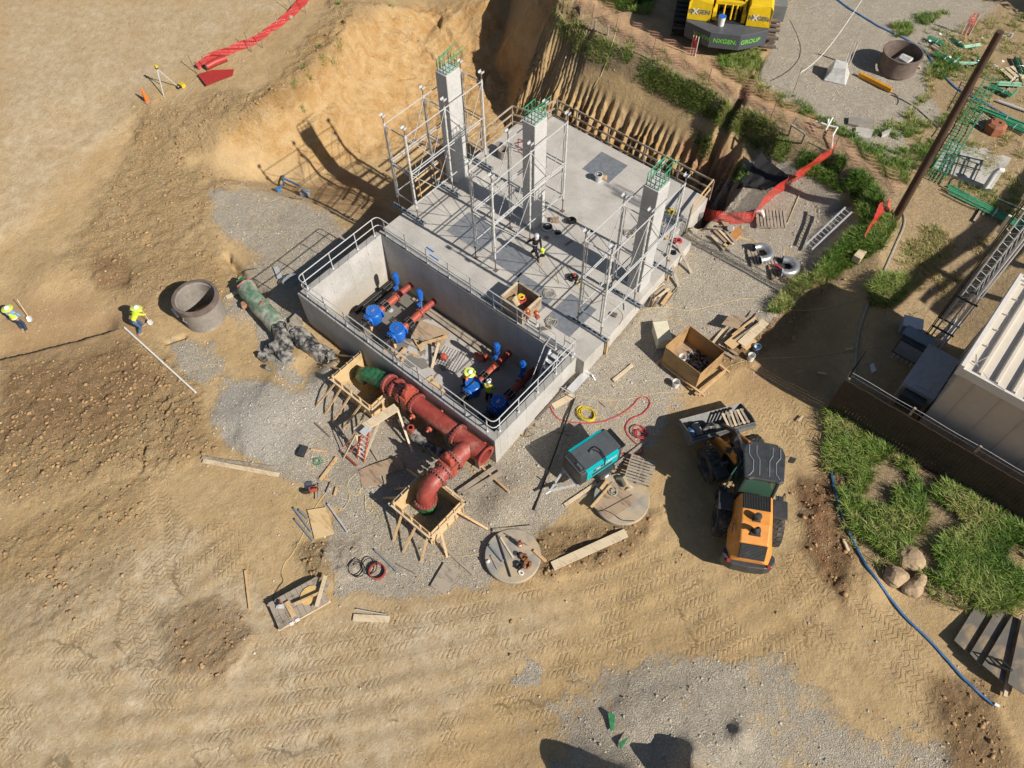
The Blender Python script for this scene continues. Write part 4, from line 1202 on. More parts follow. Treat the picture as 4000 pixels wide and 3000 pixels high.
boards('timber_pile', 'small stack of new yellow lumber offcuts between the left pump lines', 'timber', (-8.1, 1.9, FZ), [(0, 0, .05, .9, .14, .08, 5, M_wood), (.1, .1, .13, .7, .14, .05, 95, M_wood), (-.2, -.6, .05, .8, .14, .08, 50, M_wood2), (.5, -.3, .05, .9, .09, .06, 120, M_wood), (.6, .5, .05, .6, .09, .06, 20, M_wood)])
boards('plywood_stack', 'offcut plywood sheets lying near the orange shirted worker in the basin', 'plywood', (-5.4, 1.35, FZ), [(0, .2, .05, 1.3, .75, .03, -15, M_ply), (-.1, -.2, .12, 1.2, .6, .03, 25, M_plyd, 4), (.2, -.35, .2, .8, .5, .03, 60, M_ply, 8)])
def bucket(label, loc, m=M_white, r=.16, h=.36, fill=None, lid=None, tilt=0):
    t = thing('bucket', label, 'bucket', loc, (tilt, 0, random.random() * 6))
    MB().lathe([(0, .01), (r * .82, .01), (r * .82, 0), (r * .84, 0), (r, h), (r * 1.06, h), (r * 1.06, h - .03), (r * 1.0, h - .03)], 20).lathe([(r * .95, h), (r * .8, .02), (0, .02)], 20).build('pail', m, t, smooth=True)
    MB().tube([(r * 1.04, 0, h - .04), (r * .9, -r * .8, h - .1), (0, -r * 1.25, h - .16), (-r * .9, -r * .8, h - .1), (-r * 1.04, 0, h - .04)], .006, 5).build('handle', M_galv, t)
    if fill is not None:
        MB().cyl((0, 0, h * .55), (0, 0, h * .6), r * .88, n=18).build('contents', fill, t)
    if lid is not None:
        MB().cyl((0, 0, h), (0, 0, h + .03), r * 1.08, n=22).build('lid', lid, t)
    return t
bucket('white bucket on the basin floor beside the plywood offcuts', (-4.75, 1.0, FZ))
gm = MB()
for k in range(9): gm.cyl((0, k * .15, .04), (1.2, k * .15, .04), .012, n=5); gm.cyl((k * .15, 0, .06), (k * .15, 1.2, .06), .012, n=5)
o = gm.build('wire_grid', M_galv, None); o.location = (-6.3, 2.6, FZ); o.rotation_euler = (0, 0, R(15)); tag(o, 'small galvanised wire grid panel on the basin floor below the red plank support', 'grid')
o = MB().box((0, 0, .2), (.3, .3, .4)).cyl((0, 0, .4), (0, .0, .52), .14, n=12).build('red_fitting', M_redv, None, bevel=.04); o.location = (-6.2, 3.2, FZ); o.rotation_euler = (R(20), 0, R(30)); tag(o, 'red painted fitting standing beside the wire grid in the basin', 'fitting')
o = MB().cyl((0, 0, 0), (.55, .1, .1), .14, n=14).cyl((.55, .1, .1), (.6, .11, .11), .22, n=14).build('red_fitting', M_redv, None); o.location = (-5.1, 4.2, FZ + .22); tag(o, 'short red flanged pipe piece by the back wall between the pump lines', 'fitting')
# ---------------------------------------------------------------- lettering
def text(par, s, size, M, m, name='lettering', depth=.004, bold=False):
    cu = bpy.data.curves.new(name, 'FONT')
    cu.body = s; cu.size = size; cu.extrude = depth; cu.align_x = 'CENTER'; cu.align_y = 'CENTER'
    if bold: cu.offset = size * .018
    tmp = bpy.data.objects.new('tmp', cu); COL.objects.link(tmp)
    bpy.context.view_layer.update()
    me = bpy.data.meshes.new_from_object(tmp.evaluated_get(bpy.context.evaluated_depsgraph_get()))
    COL.objects.unlink(tmp); bpy.data.objects.remove(tmp)
    me.materials.clear(); me.materials.append(m)
    o = bpy.data.objects.new(name, me); link(o, par); o.matrix_basis = M
    return o
def face_M(pos, right, up):
    r = Vector(right).normalized(); u = Vector(up).normalized(); n = r.cross(u).normalized(); u = n.cross(r)
    return Matrix(((r.x, u.x, n.x, pos[0]), (r.y, u.y, n.y, pos[1]), (r.z, u.z, n.z, pos[2]), (0, 0, 0, 1)))
M_ltg = mat('green_letters', (.16, .55, .05), .5, 0, .05, 5, 0)
M_ltk = mat('dark_letters', (.06, .06, .07), .5, 0, .05, 5, 0)
M_ltw = mat('white_letters', (.75, .75, .75), .5, 0, .05, 5, 0)
M_ltgr = mat('grey_letters', (.2, .2, .2), .5, 0, .05, 5, 0)
M_dirtg = mat('grille_black', (.02, .02, .021), .6, 0, .2, 8, 0)

def wheel(par, x, y, r, w, rim_m):
    t = MB()
    t.lathe([(r * .52, -w / 2 * .9), (r * .8, -w / 2), (r * .95, -w / 2 * .92), (r * .975, -w / 2 * .7), (r * .985, 0), (r * .975, w / 2 * .7), (r * .95, w / 2 * .92), (r * .8, w / 2), (r * .52, w / 2 * .9)], 40, (x, y, r), (0, 1, 0))
    n = 22
    for k in range(n):
        for s in (-1, 1):
            a0 = 2 * math.pi * (k + (.5 if s > 0 else 0)) / n
            vs = []
            for (da, yy, rr) in ((0, .0, .97), (.17, .0, .97), (.17, .27, .97), (.05, .47, .93), (-.11, .47, .93), (-.11, .27, .97)):
                for up in (0, 1):
                    a = a0 + da; R_ = r * rr + up * .04
                    vs.append((x + R_ * math.cos(a), y + s * yy * w, r + R_ * math.sin(a)))
            N_ = 6
            t.add(vs, [tuple(range(0, 12, 2)), tuple(range(11, 0, -2))] + [(2 * i, 2 * i + 1, (2 * i + 3) % 12, (2 * i + 2) % 12) for i in range(N_)])
    o = t.build('tyre', M_tyre, par, smooth=False)
    q = MB(); q.lathe([(r * .54, -w * .43), (r * .5, -w * .3), (r * .46, -.05), (.12, -.05), (.12, -.12), (0, -.12)], 24, (x, y, r), (0, 1, 0)); q.lathe([(r * .54, w * .43), (r * .5, w * .3), (r * .46, .05), (.12, .05), (.12, .12), (0, .12)], 24, (x, y, r), (0, 1, 0))
    q.build('rim', rim_m, o, smooth=True)
    return o

# ---------------------------------------------------------------- wheel loader
jz = gz(8.9, 5.2)
HR = R(119.5)
ld_ = thing('wheel_loader', 'orange and dark grey articulated wheel loader carrying scrap in its front bucket', 'loader', (8.95, 5.25, jz), HR)
fr_ = thing('front_frame', None, None, (0, 0, 0), R(27)); fr_.parent = ld_
# rear half
wheel(ld_, -1.45, 1.0, .75, .55, M_dkgrey); wheel(ld_, -1.45, -1.0, .75, .55, M_dkgrey)
MB().box((-1.7, 0, 1.0), (2.9, 1.1, .9)).cyl((-1.45, -1, .75), (-1.45, 1, .75), .2, n=10).build('rear_frame', M_dkgrey, ld_, bevel=.03)
cw = MB()
cp = [(-3.30, -.88), (-3.42, -.6), (-3.46, 0), (-3.42, .6), (-3.30, .88), (-3.08, 1.0), (-2.85, .98), (-2.72, .8), (-2.5, .55), (-2.5, -.55), (-2.72, -.8), (-2.85, -.98), (-3.08, -1.0)]
cw.prism(cp, .55, 1.15)
cwo = cw.build('counterweight', M_dkgrey, ld_, bevel=.06)
for y in (-.75, .75): MB().box((-3.3, y, 1.17), (.1, .12, .07)).build('tail_light', mat('tail_lens', (.4, .03, .02), .3), ld_)
hd = MB()
def loft(mb, secs):
    n = len(secs[0]); vs = [v for s_ in secs for v in s_]
    fs = [tuple(range(n)), tuple(range((len(secs) - 1) * n + n - 1, (len(secs) - 1) * n - 1, -1))]
    for i in range(len(secs) - 1):
        for k in range(n): fs.append((i * n + k, i * n + (k + 1) % n, (i + 1) * n + (k + 1) % n, (i + 1) * n + k))
    mb.add(vs, fs)
def hsec(x, wb, wt, zb, zt):
    return [(x, -wb, zb), (x, -wt, zt - .12), (x, -wt + .1, zt), (x, wt - .1, zt), (x, wt, zt - .12), (x, wb, zb)]
loft(hd, [hsec(-.95, .72, .62, 1.25, 2.28), hsec(-1.55, .78, .62, 1.2, 2.27), hsec(-2.1, .84, .62, 1.15, 2.22), hsec(-2.8, .86, .6, 1.12, 2.0), hsec(-3.25, .72, .5, 1.15, 1.45)])
hood = hd.build('hood', M_orange, ld_, bevel=.035)
g = MB(); g.box((-1.27, 0, 2.285), (.62, 1.02, .02))
for k in range(17): g.box((-1.27, -.48 + k * .06, 2.30), (.58, .018, .03), mi=1)
g.build('radiator_grille', [M_dirtg, M_dkgrey], ld_)
M = face_M((-3.0, 0, 1.76), (0, -1, 0), (.62, 0, .78))
g = MB(); m3 = M.to_3x3()
for k in range(10): g.box(Vector((-3.06 + .0, 0, 1.74)) + m3 @ Vector((0, -.26 + k * .058, .03)), (.92, .03, .03), M=m3, mi=1)
g.box(Vector((-3.06, 0, 1.74)) + m3 @ Vector((0, 0, .0)), (.98, .62, .03), M=m3)
g.build('rear_grille', [M_dirtg, M_dkgrey], ld_)
e = MB(); e.box((-2.42, 0, 2.14), (.32, .36, .03)); e.tube([(-2.42, 0, 2.12), (-2.42, 0, 2.4), (-2.46, 0, 2.52), (-2.56, 0, 2.6)], [.11, .1, .1, .09], 14); e.build('exhaust', M_dkgrey, ld_, smooth=True)
e = MB(); e.box((-1.95, 0, 2.24), (.2, .3, .02)); e.cyl((-1.93, 0, 2.2), (-1.93, 0, 2.5), .08, n=14); e.lathe([(0, .5), (.13, .48), (.15, .4), (.15, .3), (.13, .27), (0, .27)], 18, (-1.93, 0, 2.08)); e.build('air_intake', M_dkgrey, ld_, smooth=True)
text(ld_, 'CASE', .26, face_M((-2.15, .77, 1.85), (-1, 0, 0), (0, -.25, 1)), M_ltk, bold=True)
for s in (-1, 1):
    MB().box((-1.1, s * 1.04, 1.62), (.75, .55, .05)).box((-.72, s * 1.04, 1.45), (.05, .55, .35)).build('rear_fender', M_dkgrey, ld_, bevel=.02)
    MB().tube([(-.85, s * 1.25, .5), (-.85, s * 1.25, 1.5), (-.3, s * 1.25, 1.5), (-.3, s * 1.25, .5)], .025, 6).box((-.58, s * 1.1, .6), (.45, .3, .04)).box((-.58, s * 1.1, .95), (.45, .3, .04)).box((-.58, s * 1.1, 1.3), (.45, .3, .04)).build('ladder', M_dkgrey, ld_)
# cab
cb = MB()
cb.box((-.05, 0, 1.55), (1.5, 1.35, .5))
cab = cb.build('cab', M_dkgrey, ld_, bevel=.04)
pc = [(-.78, .66), (-.2, .68), (.62, .5), (.62, -.5), (-.2, -.68), (-.78, -.66)]
pt = [(-.7, .6), (-.2, .62), (.5, .46), (.5, -.46), (-.2, -.62), (-.7, -.6)]
vs = [(x, y, 1.8) for x, y in pc] + [(x, y, 3.12) for x, y in pt]
MB().add(vs, [(i, (i + 1) % 6, (i + 1) % 6 + 6, i + 6) for i in range(6)] + [tuple(range(5, -1, -1)), tuple(range(6, 12))]).build('cab_glass', M_glass, cab)
for i in range(6): MB().bar((*pc[i], 1.78), (*pt[i], 3.15), .07, .07).build('cab_pillar', M_dkgrey, cab)
MB().box((-.15, 0, 2.1), (.5, .5, .6)).box((-.4, 0, 2.5), (.12, .45, .5)).build('seat', M_black, cab)
rp = [(-.88, .55), (-.78, .72), (.35, .78), (.62, .68), (.78, .45), (.80, 0), (.78, -.45), (.62, -.68), (.35, -.78), (-.78, -.72), (-.88, -.55), (-.82, -.4), (-.82, .4)]
rf = MB(); rf.prism(rp, 3.14, 3.30)
roof = rf.build('roof', M_dkgrey, cab, bevel=.04)
rr = MB()
for s in (-1, 1):
    q = [(.6, s * .58), (.2, s * .58), (-.05, s * .42), (-.5, s * .42), (-.72, s * .56)]
    rr.tube([(x, y, 3.305) for x, y in q], .022, 5)
    q = [(.6, s * .3), (.25, s * .3), (.0, s * .18), (-.65, s * .18)]
    rr.tube([(x, y, 3.305) for x, y in q], .018, 5)
    for x in (-.72, .68): rr.cyl((x, s * .6 if x < 0 else s * .5, 3.3), (x, s * .6 if x < 0 else s * .5, 3.33), .03, n=8, mi=1)
rr.build('roof_rib', [M_pvc, M_bolt], roof)
for s in (-1, 1):
    MB().tube([(.5, s * .62, 2.9), (.6, s * 1.15, 2.85), (.6, s * 1.15, 2.6)], .015, 5).box((.6, s * 1.2, 2.6), (.08, .22, .32)).build('mirror', M_dkgrey, cab)
MB().box((-.3, .95, 2.45), (.9, .04, 1.25), M=Matrix.Rotation(R(-28), 3, 'Z')).build('open_door', M_glass, cab)
# front half (local +x forward)
wheel(fr_, 1.45, 1.0, .75, .55, M_dkgrey); wheel(fr_, 1.45, -1.0, .75, .55, M_dkgrey)
MB().box((.9, 0, .95), (1.5, .8, .7)).cyl((1.45, -1, .75), (1.45, 1, .75), .2, n=10).box((.95, .3, 1.65), (.6, .09, 1.0)).box((.95, -.3, 1.65), (.6, .09, 1.0)).build('axle_frame', M_dkgrey, fr_, bevel=.03)
for s in (-1, 1):
    MB().box((.75, s * 1.02, 1.5), (.5, .55, .06)).box((.52, s * 1.02, 1.32), (.05, .55, .38)).build('front_fender', M_dkgrey, fr_, bevel=.02)
    MB().tube([(.85, s * .85, 1.5), (.85, s * .85, 1.75)], .03, 6).box((.9, s * .85, 1.82), (.14, .26, .16)).build('headlight', M_ltw if False else M_dkgrey, fr_)
bm = MB()
for s in (-1, 1):
    pr = [(.75, 1.95), (.95, 2.15), (1.5, 2.0), (2.2, 1.45), (2.75, .75), (2.8, .5), (2.6, .45), (2.0, 1.0), (1.3, 1.55), (.8, 1.7)]
    vs = [(x, s * .42 - .05, z) for x, z in pr] + [(x, s * .42 + .05, z) for x, z in pr]; n = len(pr)
    bm.add(vs, [tuple(range(n)), tuple(range(2 * n - 1, n - 1, -1))] + [(i, (i + 1) % n, (i + 1) % n + n, i + n) for i in range(n)])
bm.cyl((1.9, -.45, 1.3), (1.9, .45, 1.3), .12, n=12)
bo = bm.build('boom', M_orange, fr_, bevel=.015)
text(bo, 'CASE', .2, face_M((1.45, .475, 1.72), (-.87, 0, .45), (.45, 0, .87)), M_ltk, bold=True)
z = MB(); z.b2((1.75, -.07, 1.2), (1.95, .07, 2.35)); z.bar((1.85, 0, 2.3), (2.75, 0, 1.35), .12, .16); z.cyl((1.2, 0, 2.2), (1.85, 0, 2.3), .04, n=8, mi=1)
z.build('bucket_linkage', [M_dkgrey, M_bolt], fr_)
MB().cyl((.55, 0, 2.05), (1.35, 0, 2.25), .095, n=12).build('tilt_cylinder', M_pvc, fr_, smooth=True)
for s in (-1, 1): MB().cyl((.6, s * .22, 1.2), (1.5, s * .3, 1.35), .07, n=10).cyl((1.5, s * .3, 1.35), (2.0, s * .36, 1.3), .04, n=8, mi=1).build('lift_cylinder', [M_dkgrey, M_bolt], fr_, smooth=True)
hs = MB()
for k in range(5): hs.tube([(.5, -.15 + k * .07, 1.9), (.9, -.2 + k * .09, 2.05), (1.4, -.12 + k * .06, 1.85), (1.8, -.1 + k * .05, 1.7)], .018, 5)
hs.build('hydraulic_hose', M_black, fr_)
# bucket, open side up and slightly rolled back
bp = [(2.75, .45), (2.62, .65), (2.66, 1.05), (2.9, 1.35), (2.93, 1.33), (2.72, 1.03), (2.70, .68), (2.80, .30), (3.15, .12), (3.75, .22), (3.76, .19), (3.15, .08), (2.78, .26)]
bk = MB(); W = 1.42
prof = [(2.95, 1.32), (2.72, 1.02), (2.68, .66), (2.80, .34), (3.10, .14), (3.85, .38)]
n = len(prof)
for off, fl in ((0, 1), (.03, 0)):
    pass
outer = prof; inner = [(2.975, 1.30), (2.755, 1.0), (2.715, .67), (2.83, .37), (3.11, .175), (3.85, .41)]
def curl(q): a_ = R(28); dx_, dz_ = q[0] - 2.7, q[1] - .5; return (2.7 + dx_ * math.cos(a_) - dz_ * math.sin(a_), .42 + dx_ * math.sin(a_) + dz_ * math.cos(a_))
outer = [curl(q) for q in outer]; inner = [curl(q) for q in inner]; prof = outer
vs = [(x, -W, z_) for x, z_ in outer] + [(x, W, z_) for x, z_ in outer] + [(x, -W, z_) for x, z_ in inner] + [(x, W, z_) for x, z_ in inner]
fs = []
for i in range(n - 1):
    fs += [(i, i + 1, n + i + 1, n + i), (2 * n + i, 3 * n + i, 3 * n + i + 1, 2 * n + i + 1)]
fs += [(0, n, 3 * n, 2 * n), (n - 1, 3 * n - 1, 4 * n - 1, 2 * n - 1)]
bk.add(vs, fs)
side = [(2.95, 1.32), (2.72, 1.02), (2.68, .66), (2.80, .34), (3.10, .14), (3.85, .38), (3.78, .52), (3.25, 1.15)]
side = [curl(q) for q in side]
for s in (-W, W):
    k = len(side); vs = [(x, s - .015, z_) for x, z_ in side] + [(x, s + .015, z_) for x, z_ in side]
    bk.add(vs, [tuple(range(k)), tuple(range(2 * k - 1, k - 1, -1))] + [(i, (i + 1) % k, (i + 1) % k + k, i + k) for i in range(k)])
for s in (-.75, .75, 0): bk.add([(2.62, s - .02, .6), (2.62, s + .02, .6), (2.4, s + .02, .6), (2.4, s - .02, .6), (2.5, s - .02, .92), (2.5, s + .02, .92)], [(0, 3, 4), (1, 5, 2), (3, 2, 5, 4), (0, 1, 2, 3)])
cx_, cz_ = curl((2.80, 1.24)); bk.box((cx_, 0, cz_), (.09, 2.84, .2), M=Matrix.Rotation(R(10), 3, 'Y'))
bko = bk.build('bucket', M_steel, fr_, fixn=False)
# scrap carried in the bucket: separate things
fm = ld_.matrix_basis @ fr_.matrix_basis
def in_bucket(x, y, z_): return fm @ Vector((x, y, z_))
fa = HR + R(27)
t = thing('broken_pallet', 'broken wooden pallet slats lying in the right half of the loader bucket', 'pallet', in_bucket(3.0, -.75, 1.15), fa)
for k in range(6): MB().box((0 + random.uniform(-.03, .03), -.4 + k * .17, .05), (.75, .1, .02), rz=R(random.uniform(-8, 8))).build('slat', M_wood2 if k % 2 else M_oldw, t)
for x in (-.3, .3): MB().box((x, 0, 0), (.05, 1.0, .08)).build('runner', M_oldw, t)
o = MB().tube([(-.5, 0, 0), (-.2, .15, .1), (.1, -.1, .13), (.45, .1, .02)], [.14, .2, .18, .12], 8).build('black_sheeting', M_poly, None, smooth=True)
o.location = in_bucket(3.0, .15, .72); o.rotation_euler = (0, 0, fa + R(80)); tag(o, 'crumpled black sheeting lying in the middle of the loader bucket', 'sheeting')
o = MB().cyl((0, 0, 0), (.55, 0, .1), .17, n=12).build('concrete_cylinder', M_tank, None); o.location = in_bucket(2.85, .85, .72); o.rotation_euler = (0, 0, fa); tag(o, 'short tan cylinder lying in the left half of the loader bucket', 'cylinder')
o = MB().tube([(0, 0, 0), (.2, .05, .1), (.45, 0, 0)], [.1, .16, .08], 8).build('blue_bag', mat('blue_sheet', (.12, .26, .5), .5, 0, .3, 8, .5, 12), None, smooth=True); o.location = in_bucket(2.85, 1.15, .75); o.rotation_euler = (0, 0, fa); tag(o, 'blue plastic bag stuffed at the left end of the loader bucket', 'bag')

# ---------------------------------------------------------------- trailer compressor
cz = gz(3.2, 2.2)
cc = thing('trailer_compressor', 'grey and turquoise trailer mounted air compressor parked beside the basin corner', 'compressor', (3.28, 2.25, cz), R(76))
b = MB(); b.prism([(-1.05, -.6), (1.1, -.6), (1.1, .6), (-1.05, .6)], .62, 1.52); cabn = b.build('canopy', M_dkgrey, cc, bevel=.05)
vsb = [(-1.06, -.44, 1.51), (1.12, -.44, 1.51), (1.12, .44, 1.51), (-1.06, .44, 1.51)]
lid = MB(); lid.box((.03, 0, 1.545), (2.12, .98, .05)); lid.box((.95, 0, 1.573), (.02, .98, .006)); lid.box((-.45, .15, 1.575), (.02, .25, .01)); lid.build('lid', mat('compressor_grey', (.085, .095, .105), .4, 0, .1, 3, .03), cc, bevel=.02)
for s in (-1, 1):
    MB().b2((-.72 if s < 0 else -.8, s * .612 - .01, .72), (.92, s * .612 + .01, 1.46)).build('side_panel', M_teal, cc, bevel=.01)
    MB().box((.08, s * .565, 1.535), (1.66, .12, .012), M=Matrix.Rotation(R(-12 * s), 3, 'X')).build('panel_top', M_teal, cc)
text(cc, 'AIRMAN', .16, face_M((.5, -.628, 1.28), (1, 0, 0), (0, 0, 1)), M_ltw, bold=True)
MB().b2((-.4, -.628, 1.18), (.08, -.622, 1.36)).build('label_plate', M_ltk, cc)
text(cc, 'PDS', .13, face_M((-.16, -.633, 1.27), (1, 0, 0), (0, 0, 1)), M_ltw, bold=True)
MB().b2((-.45, -.625, .86), (.6, -.615, 1.06)).build('louvre', M_dkgrey, cc)
g = MB(); g.box((-.86, 0, 1.578), (.26, .9, .01))
for k in range(8): g.box((-.86, -.4 + k * .11, 1.585), (.24, .015, .012), mi=1)
for k in range(4): g.box((-.95 + k * .06, 0, 1.585), (.012, .86, .012), mi=1)
g.build('top_grille', [M_dirtg, M_dkgrey], cc)
MB().cyl((-.86, -.1, 1.6), (-.86, -.38, 1.62), .05, n=10).build('exhaust_pipe', M_bolt, cc)
MB().b2((1.13, -.5, 1.3), (1.4, .5, 1.33)).build('rear_flap', M_black, cc)
for s in (-1, 1):
    o = MB().lathe([(.1, -.09), (.24, -.09), (.29, -.06), (.30, 0), (.29, .06), (.24, .09), (.1, .09)], 24, (.25, s * .72, .30), (0, 1, 0)).build('wheel', M_tyre, cc, smooth=True)
    MB().lathe([(0, -.1), (.1, -.1), (.14, -.07), (.19, -.095), (.19, .095), (.14, .07), (0, .1)], 18, (.25, s * .72, .30), (0, 1, 0)).build('rim', M_white, o, smooth=True)
    MB().box((.25, s * .72, .66), (.7, .24, .03)).box((-.12, s * .72, .58), (.05, .24, .2)).box((.62, s * .72, .58), (.05, .24, .2)).build('mudguard', M_dkgrey, cc, bevel=.01)
MB().bar((-1.0, -.45, .5), (-2.1, 0, .45), .07, .08).bar((-1.0, .45, .5), (-2.1, 0, .45), .07, .08).box((-.3, 0, .52), (1.6, 1.0, .1)).cyl((-2.1, 0, .45), (-2.35, 0, .47), .05, n=8).build('drawbar', M_galv, cc)
MB().cyl((-1.75, .1, .05), (-1.75, .1, .75), .03, n=8).cyl((-1.75, .06, .1), (-1.75, .14, .1), .1, n=12).build('jockey_wheel', M_galv, cc)
o = MB().tube([(0, 0, 0), (.1, .08, .02), (.28, .05, .02), (.35, -.2, .02), (.3, -.45, .03), (.28, -.62, 0), (.25, -.65, -.3)], .018, 6).tube([(0, .02, 0), (.16, -.06, .02), (.25, -.25, .02), (.24, -.5, .03), (.2, -.64, 0), (.2, -.67, -.4)], .018, 6).box((0, 0, .02), (.12, .08, .06), mi=1).build('air_hose', [M_black, M_bolt], None, smooth=True)
v_ = cc.matrix_basis @ Vector((-.05, .02, 1.6)); o.location = v_; o.rotation_euler = (0, 0, R(76)); tag(o, 'black hose tail with metal coupling lying across the compressor lid', 'hose')

# ---------------------------------------------------------------- yellow crawler crane, rear view
kz = 1.5
cr = thing('crawler_crane', 'yellow crawler crane with dark grey counterweight parked on the upper pad', 'crane', (-5.55, 25.35, kz), R(27.7))
cwp = [(-.8, 0), (.8, 0), (2.2, .8), (2.2, 1.9), (-2.2, 1.9), (-2.2, .8)]
ck = MB().prism(cwp, .75, 1.62).build('counterweight', mat('crane_grey', (.075, .083, .098), .5, 0, .1, 3, .05), cr, bevel=.02)
text(ck, 'NXGEN.', .34, face_M((.02, -.006, 1.18), (1, 0, 0), (0, 0, 1)), M_ltg, bold=True)
dl = Vector((1.4, -.8, 0)).normalized(); dr_ = Vector((1.4, .8, 0)).normalized()
text(ck, 'WWW.', .34, face_M((-1.22, .232, 1.18), dl, (0, 0, 1)), M_ltg, bold=True)
text(ck, 'GROUP', .34, face_M((1.36, .312, 1.18), dr_, (0, 0, 1)), M_ltg, bold=True)
for s in (-1, 1):
    h = MB()
    loft(h, [[(s * .95, .95, 1.63), (s * 2.2, .95, 1.63), (s * 2.2, .95, 2.6), (s * 2.05, 1.05, 2.8), (s * 1.0, 1.05, 2.8), (s * .95, .95, 2.6)], [(s * .95, 5.6, 1.63), (s * 2.2, 5.6, 1.63), (s * 2.2, 5.6, 2.7), (s * 2.05, 5.6, 2.9), (s * 1.0, 5.6, 2.9), (s * .95, 5.6, 2.7)]])
    ho = h.build('engine_housing', M_yel, cr, bevel=.02)
    text(ho, 'N  GEN', .34, face_M((s * 1.58, .944, 2.12), (1, 0, 0), (0, 0, 1)), M_ltgr, bold=True)
    text(ho, 'X', .46, face_M((s * 1.58 - .22, .940, 2.12), (1, 0, 0), (0, 0, 1)), M_ltw, bold=True)
    sm = MB()
    for yy in (1.9, 3.2): sm.b2((s * 1.0, yy, 2.83), (s * 2.05, yy + .02, 2.88 + .01 * yy))
    sm.build('panel_seam', M_dirtg, ho)
    tr = MB()
    pts = []
    for k in range(28):
        a = k / 28
        L_ = 5.0
        if a < .4: x, z_ = -1.2 + L_ * a / .4, .1
        elif a < .5: q = (a - .4) / .1 * math.pi; x, z_ = -1.2 + L_ + .48 * math.sin(q), .55 - .45 * math.cos(q)
        elif a < .9: x, z_ = -1.2 + L_ - L_ * (a - .5) / .4, 1.0
        else: q = (a - .9) / .1 * math.pi; x, z_ = -1.2 - .48 * math.sin(q), .55 + .45 * math.cos(q)
        tr.box((s * 2.5, x + 3.0, z_), (.8, .17, .1))
    tr.box((s * 2.5, 4.3, .55), (.45, 5.2, .6))
    tr.build('track', M_rust if s > 0 else M_dirtg, cr)  # left track's black colour carries the shade it lies in
MB().box((0, 3, 1.1), (3.6, 4.6, .6)).box((0, 3, .7), (1.8, 3, .5)).build('carbody', M_dirtg, cr)
MB().box((0, 2.2, 1.6), (1.9, 2.4, .06)).box((0, 3.6, 1.7), (1.85, 3.6, .12)).build('deck', M_dirtg, cr)
w = MB()
for yy in (2.3, 3.4): w.cyl((-.55, yy, 2.1), (.55, yy, 2.1), .34, n=20, mi=1); w.cyl((-.6, yy, 2.1), (-.55, yy, 2.1), .45, n=20); w.cyl((.55, yy, 2.1), (.6, yy, 2.1), .45, n=20)
w.build('winch', [M_yel, M_rust], cr)
a = MB()
for s in (-1, 1):
    a.bar((s * .75, 1.3, 1.65), (s * .75, 1.9, 3.1), .14, .16); a.bar((s * .75, 1.9, 3.1), (s * .7, 5.2, 3.3), .12, .14); a.box((s * .78, 1.35, 1.9), (.2, .5, .5))
a.bar((-.8, 1.6, 2.45), (.8, 1.6, 2.45), .22, .2); a.bar((-.75, 1.95, 3.05), (.75, 1.95, 3.05), .1, .1); a.bar((-.7, 4.0, 3.2), (.7, 4.0, 3.2), .1, .1)
for s in (-.3, .1, .35): a.cyl((s, 1.3, 1.68), (s, 1.5, 2.4), .05, n=8)
a.build('gantry', M_yel, cr, bevel=.01)
hs = MB()
for k in range(6): hs.tube([(-.4 + k * .13, 2.0, 2.2), (-.35 + k * .1, 2.6, 2.7 + .05 * (k % 2)), (-.3 + k * .12, 4, 2.6), (-.2 + k * .1, 5, 2.2)], .03, 5)
hs.build('hose', M_dirtg, cr)
MB().b2((2.3, 3.1, .8), (3.1, 4.6, 1.7)).build('step_box', mat('box_grey', (.16, .17, .18), .5, 0, .1, 4, .05), cr, bevel=.02)
v_ = cr.matrix_basis @ Vector((-.35, .75, 1.63))
bucket('white bucket with bright blue lid standing on the crane counterweight', v_, h=.5, r=.19, lid=M_blue)
# ---------------------------------------------------------------- helpers for ground objects
def V2(a, b): return np.linalg.norm((b - a)[:2])
def lay(name, label, cat, a, b, w, h, m, lift=0.0, z=None, grp=None):
    """a straight board or pipe lying on the ground from photo point a to b"""
    A = G(*a) if z is None else at(*a, z); B = G(*b) if z is None else at(*b, z)
    A[2] += lift; B[2] += lift
    c = (A + B) / 2
    mb = MB()
    if h is None: mb.cyl(A - c, B - c, w / 2, n=10)
    else: mb.bar(A - c, B - c, w, h)
    o = mb.build(name, m, None)
    o.location = Vector(c) + Vector((0, 0, (h if h else w) / 2 + .01))
    return tag(o, label, cat, grp)
def sheet(name, label, cat, pts, m, th=.02, lift=.03, z=None):
    P = [Vector(G(*p) if z is None else at(*p, z)) for p in pts]
    c = sum(P, Vector()) / len(P)
    zt = max(p.z for p in P) * .5 + c.z * .5 + lift
    mb = MB().prism([(p.x - c.x, p.y - c.y) for p in P], 0, th)
    o = mb.build(name, m, None, bevel=.003); o.location = (c.x, c.y, zt)
    return tag(o, label, cat)
def cord(label, pts, r, m, name='cord', lift=.02, raised=None, smooth=3, cat='cord'):
    P = [G(*p) for p in pts]
    for i, p in enumerate(P): p[2] += lift
    if raised:
        for i, dz in raised.items(): P[i] = at(*pts[i], dz)
    for _ in range(smooth):
        Q = [P[0]]
        for a, b in zip(P[:-1], P[1:]): Q += [a * .75 + b * .25, a * .25 + b * .75]
        P = Q + [P[-1]]
    if not raised:
        for p in P: p[2] = max(p[2], gz(p[0], p[1]) + r * .6)
    c = P[0].copy()
    o = MB().tube([p - c for p in P], r, 5).build(name, m, None, smooth=True); o.location = Vector(c)
    return tag(o, label, cat)
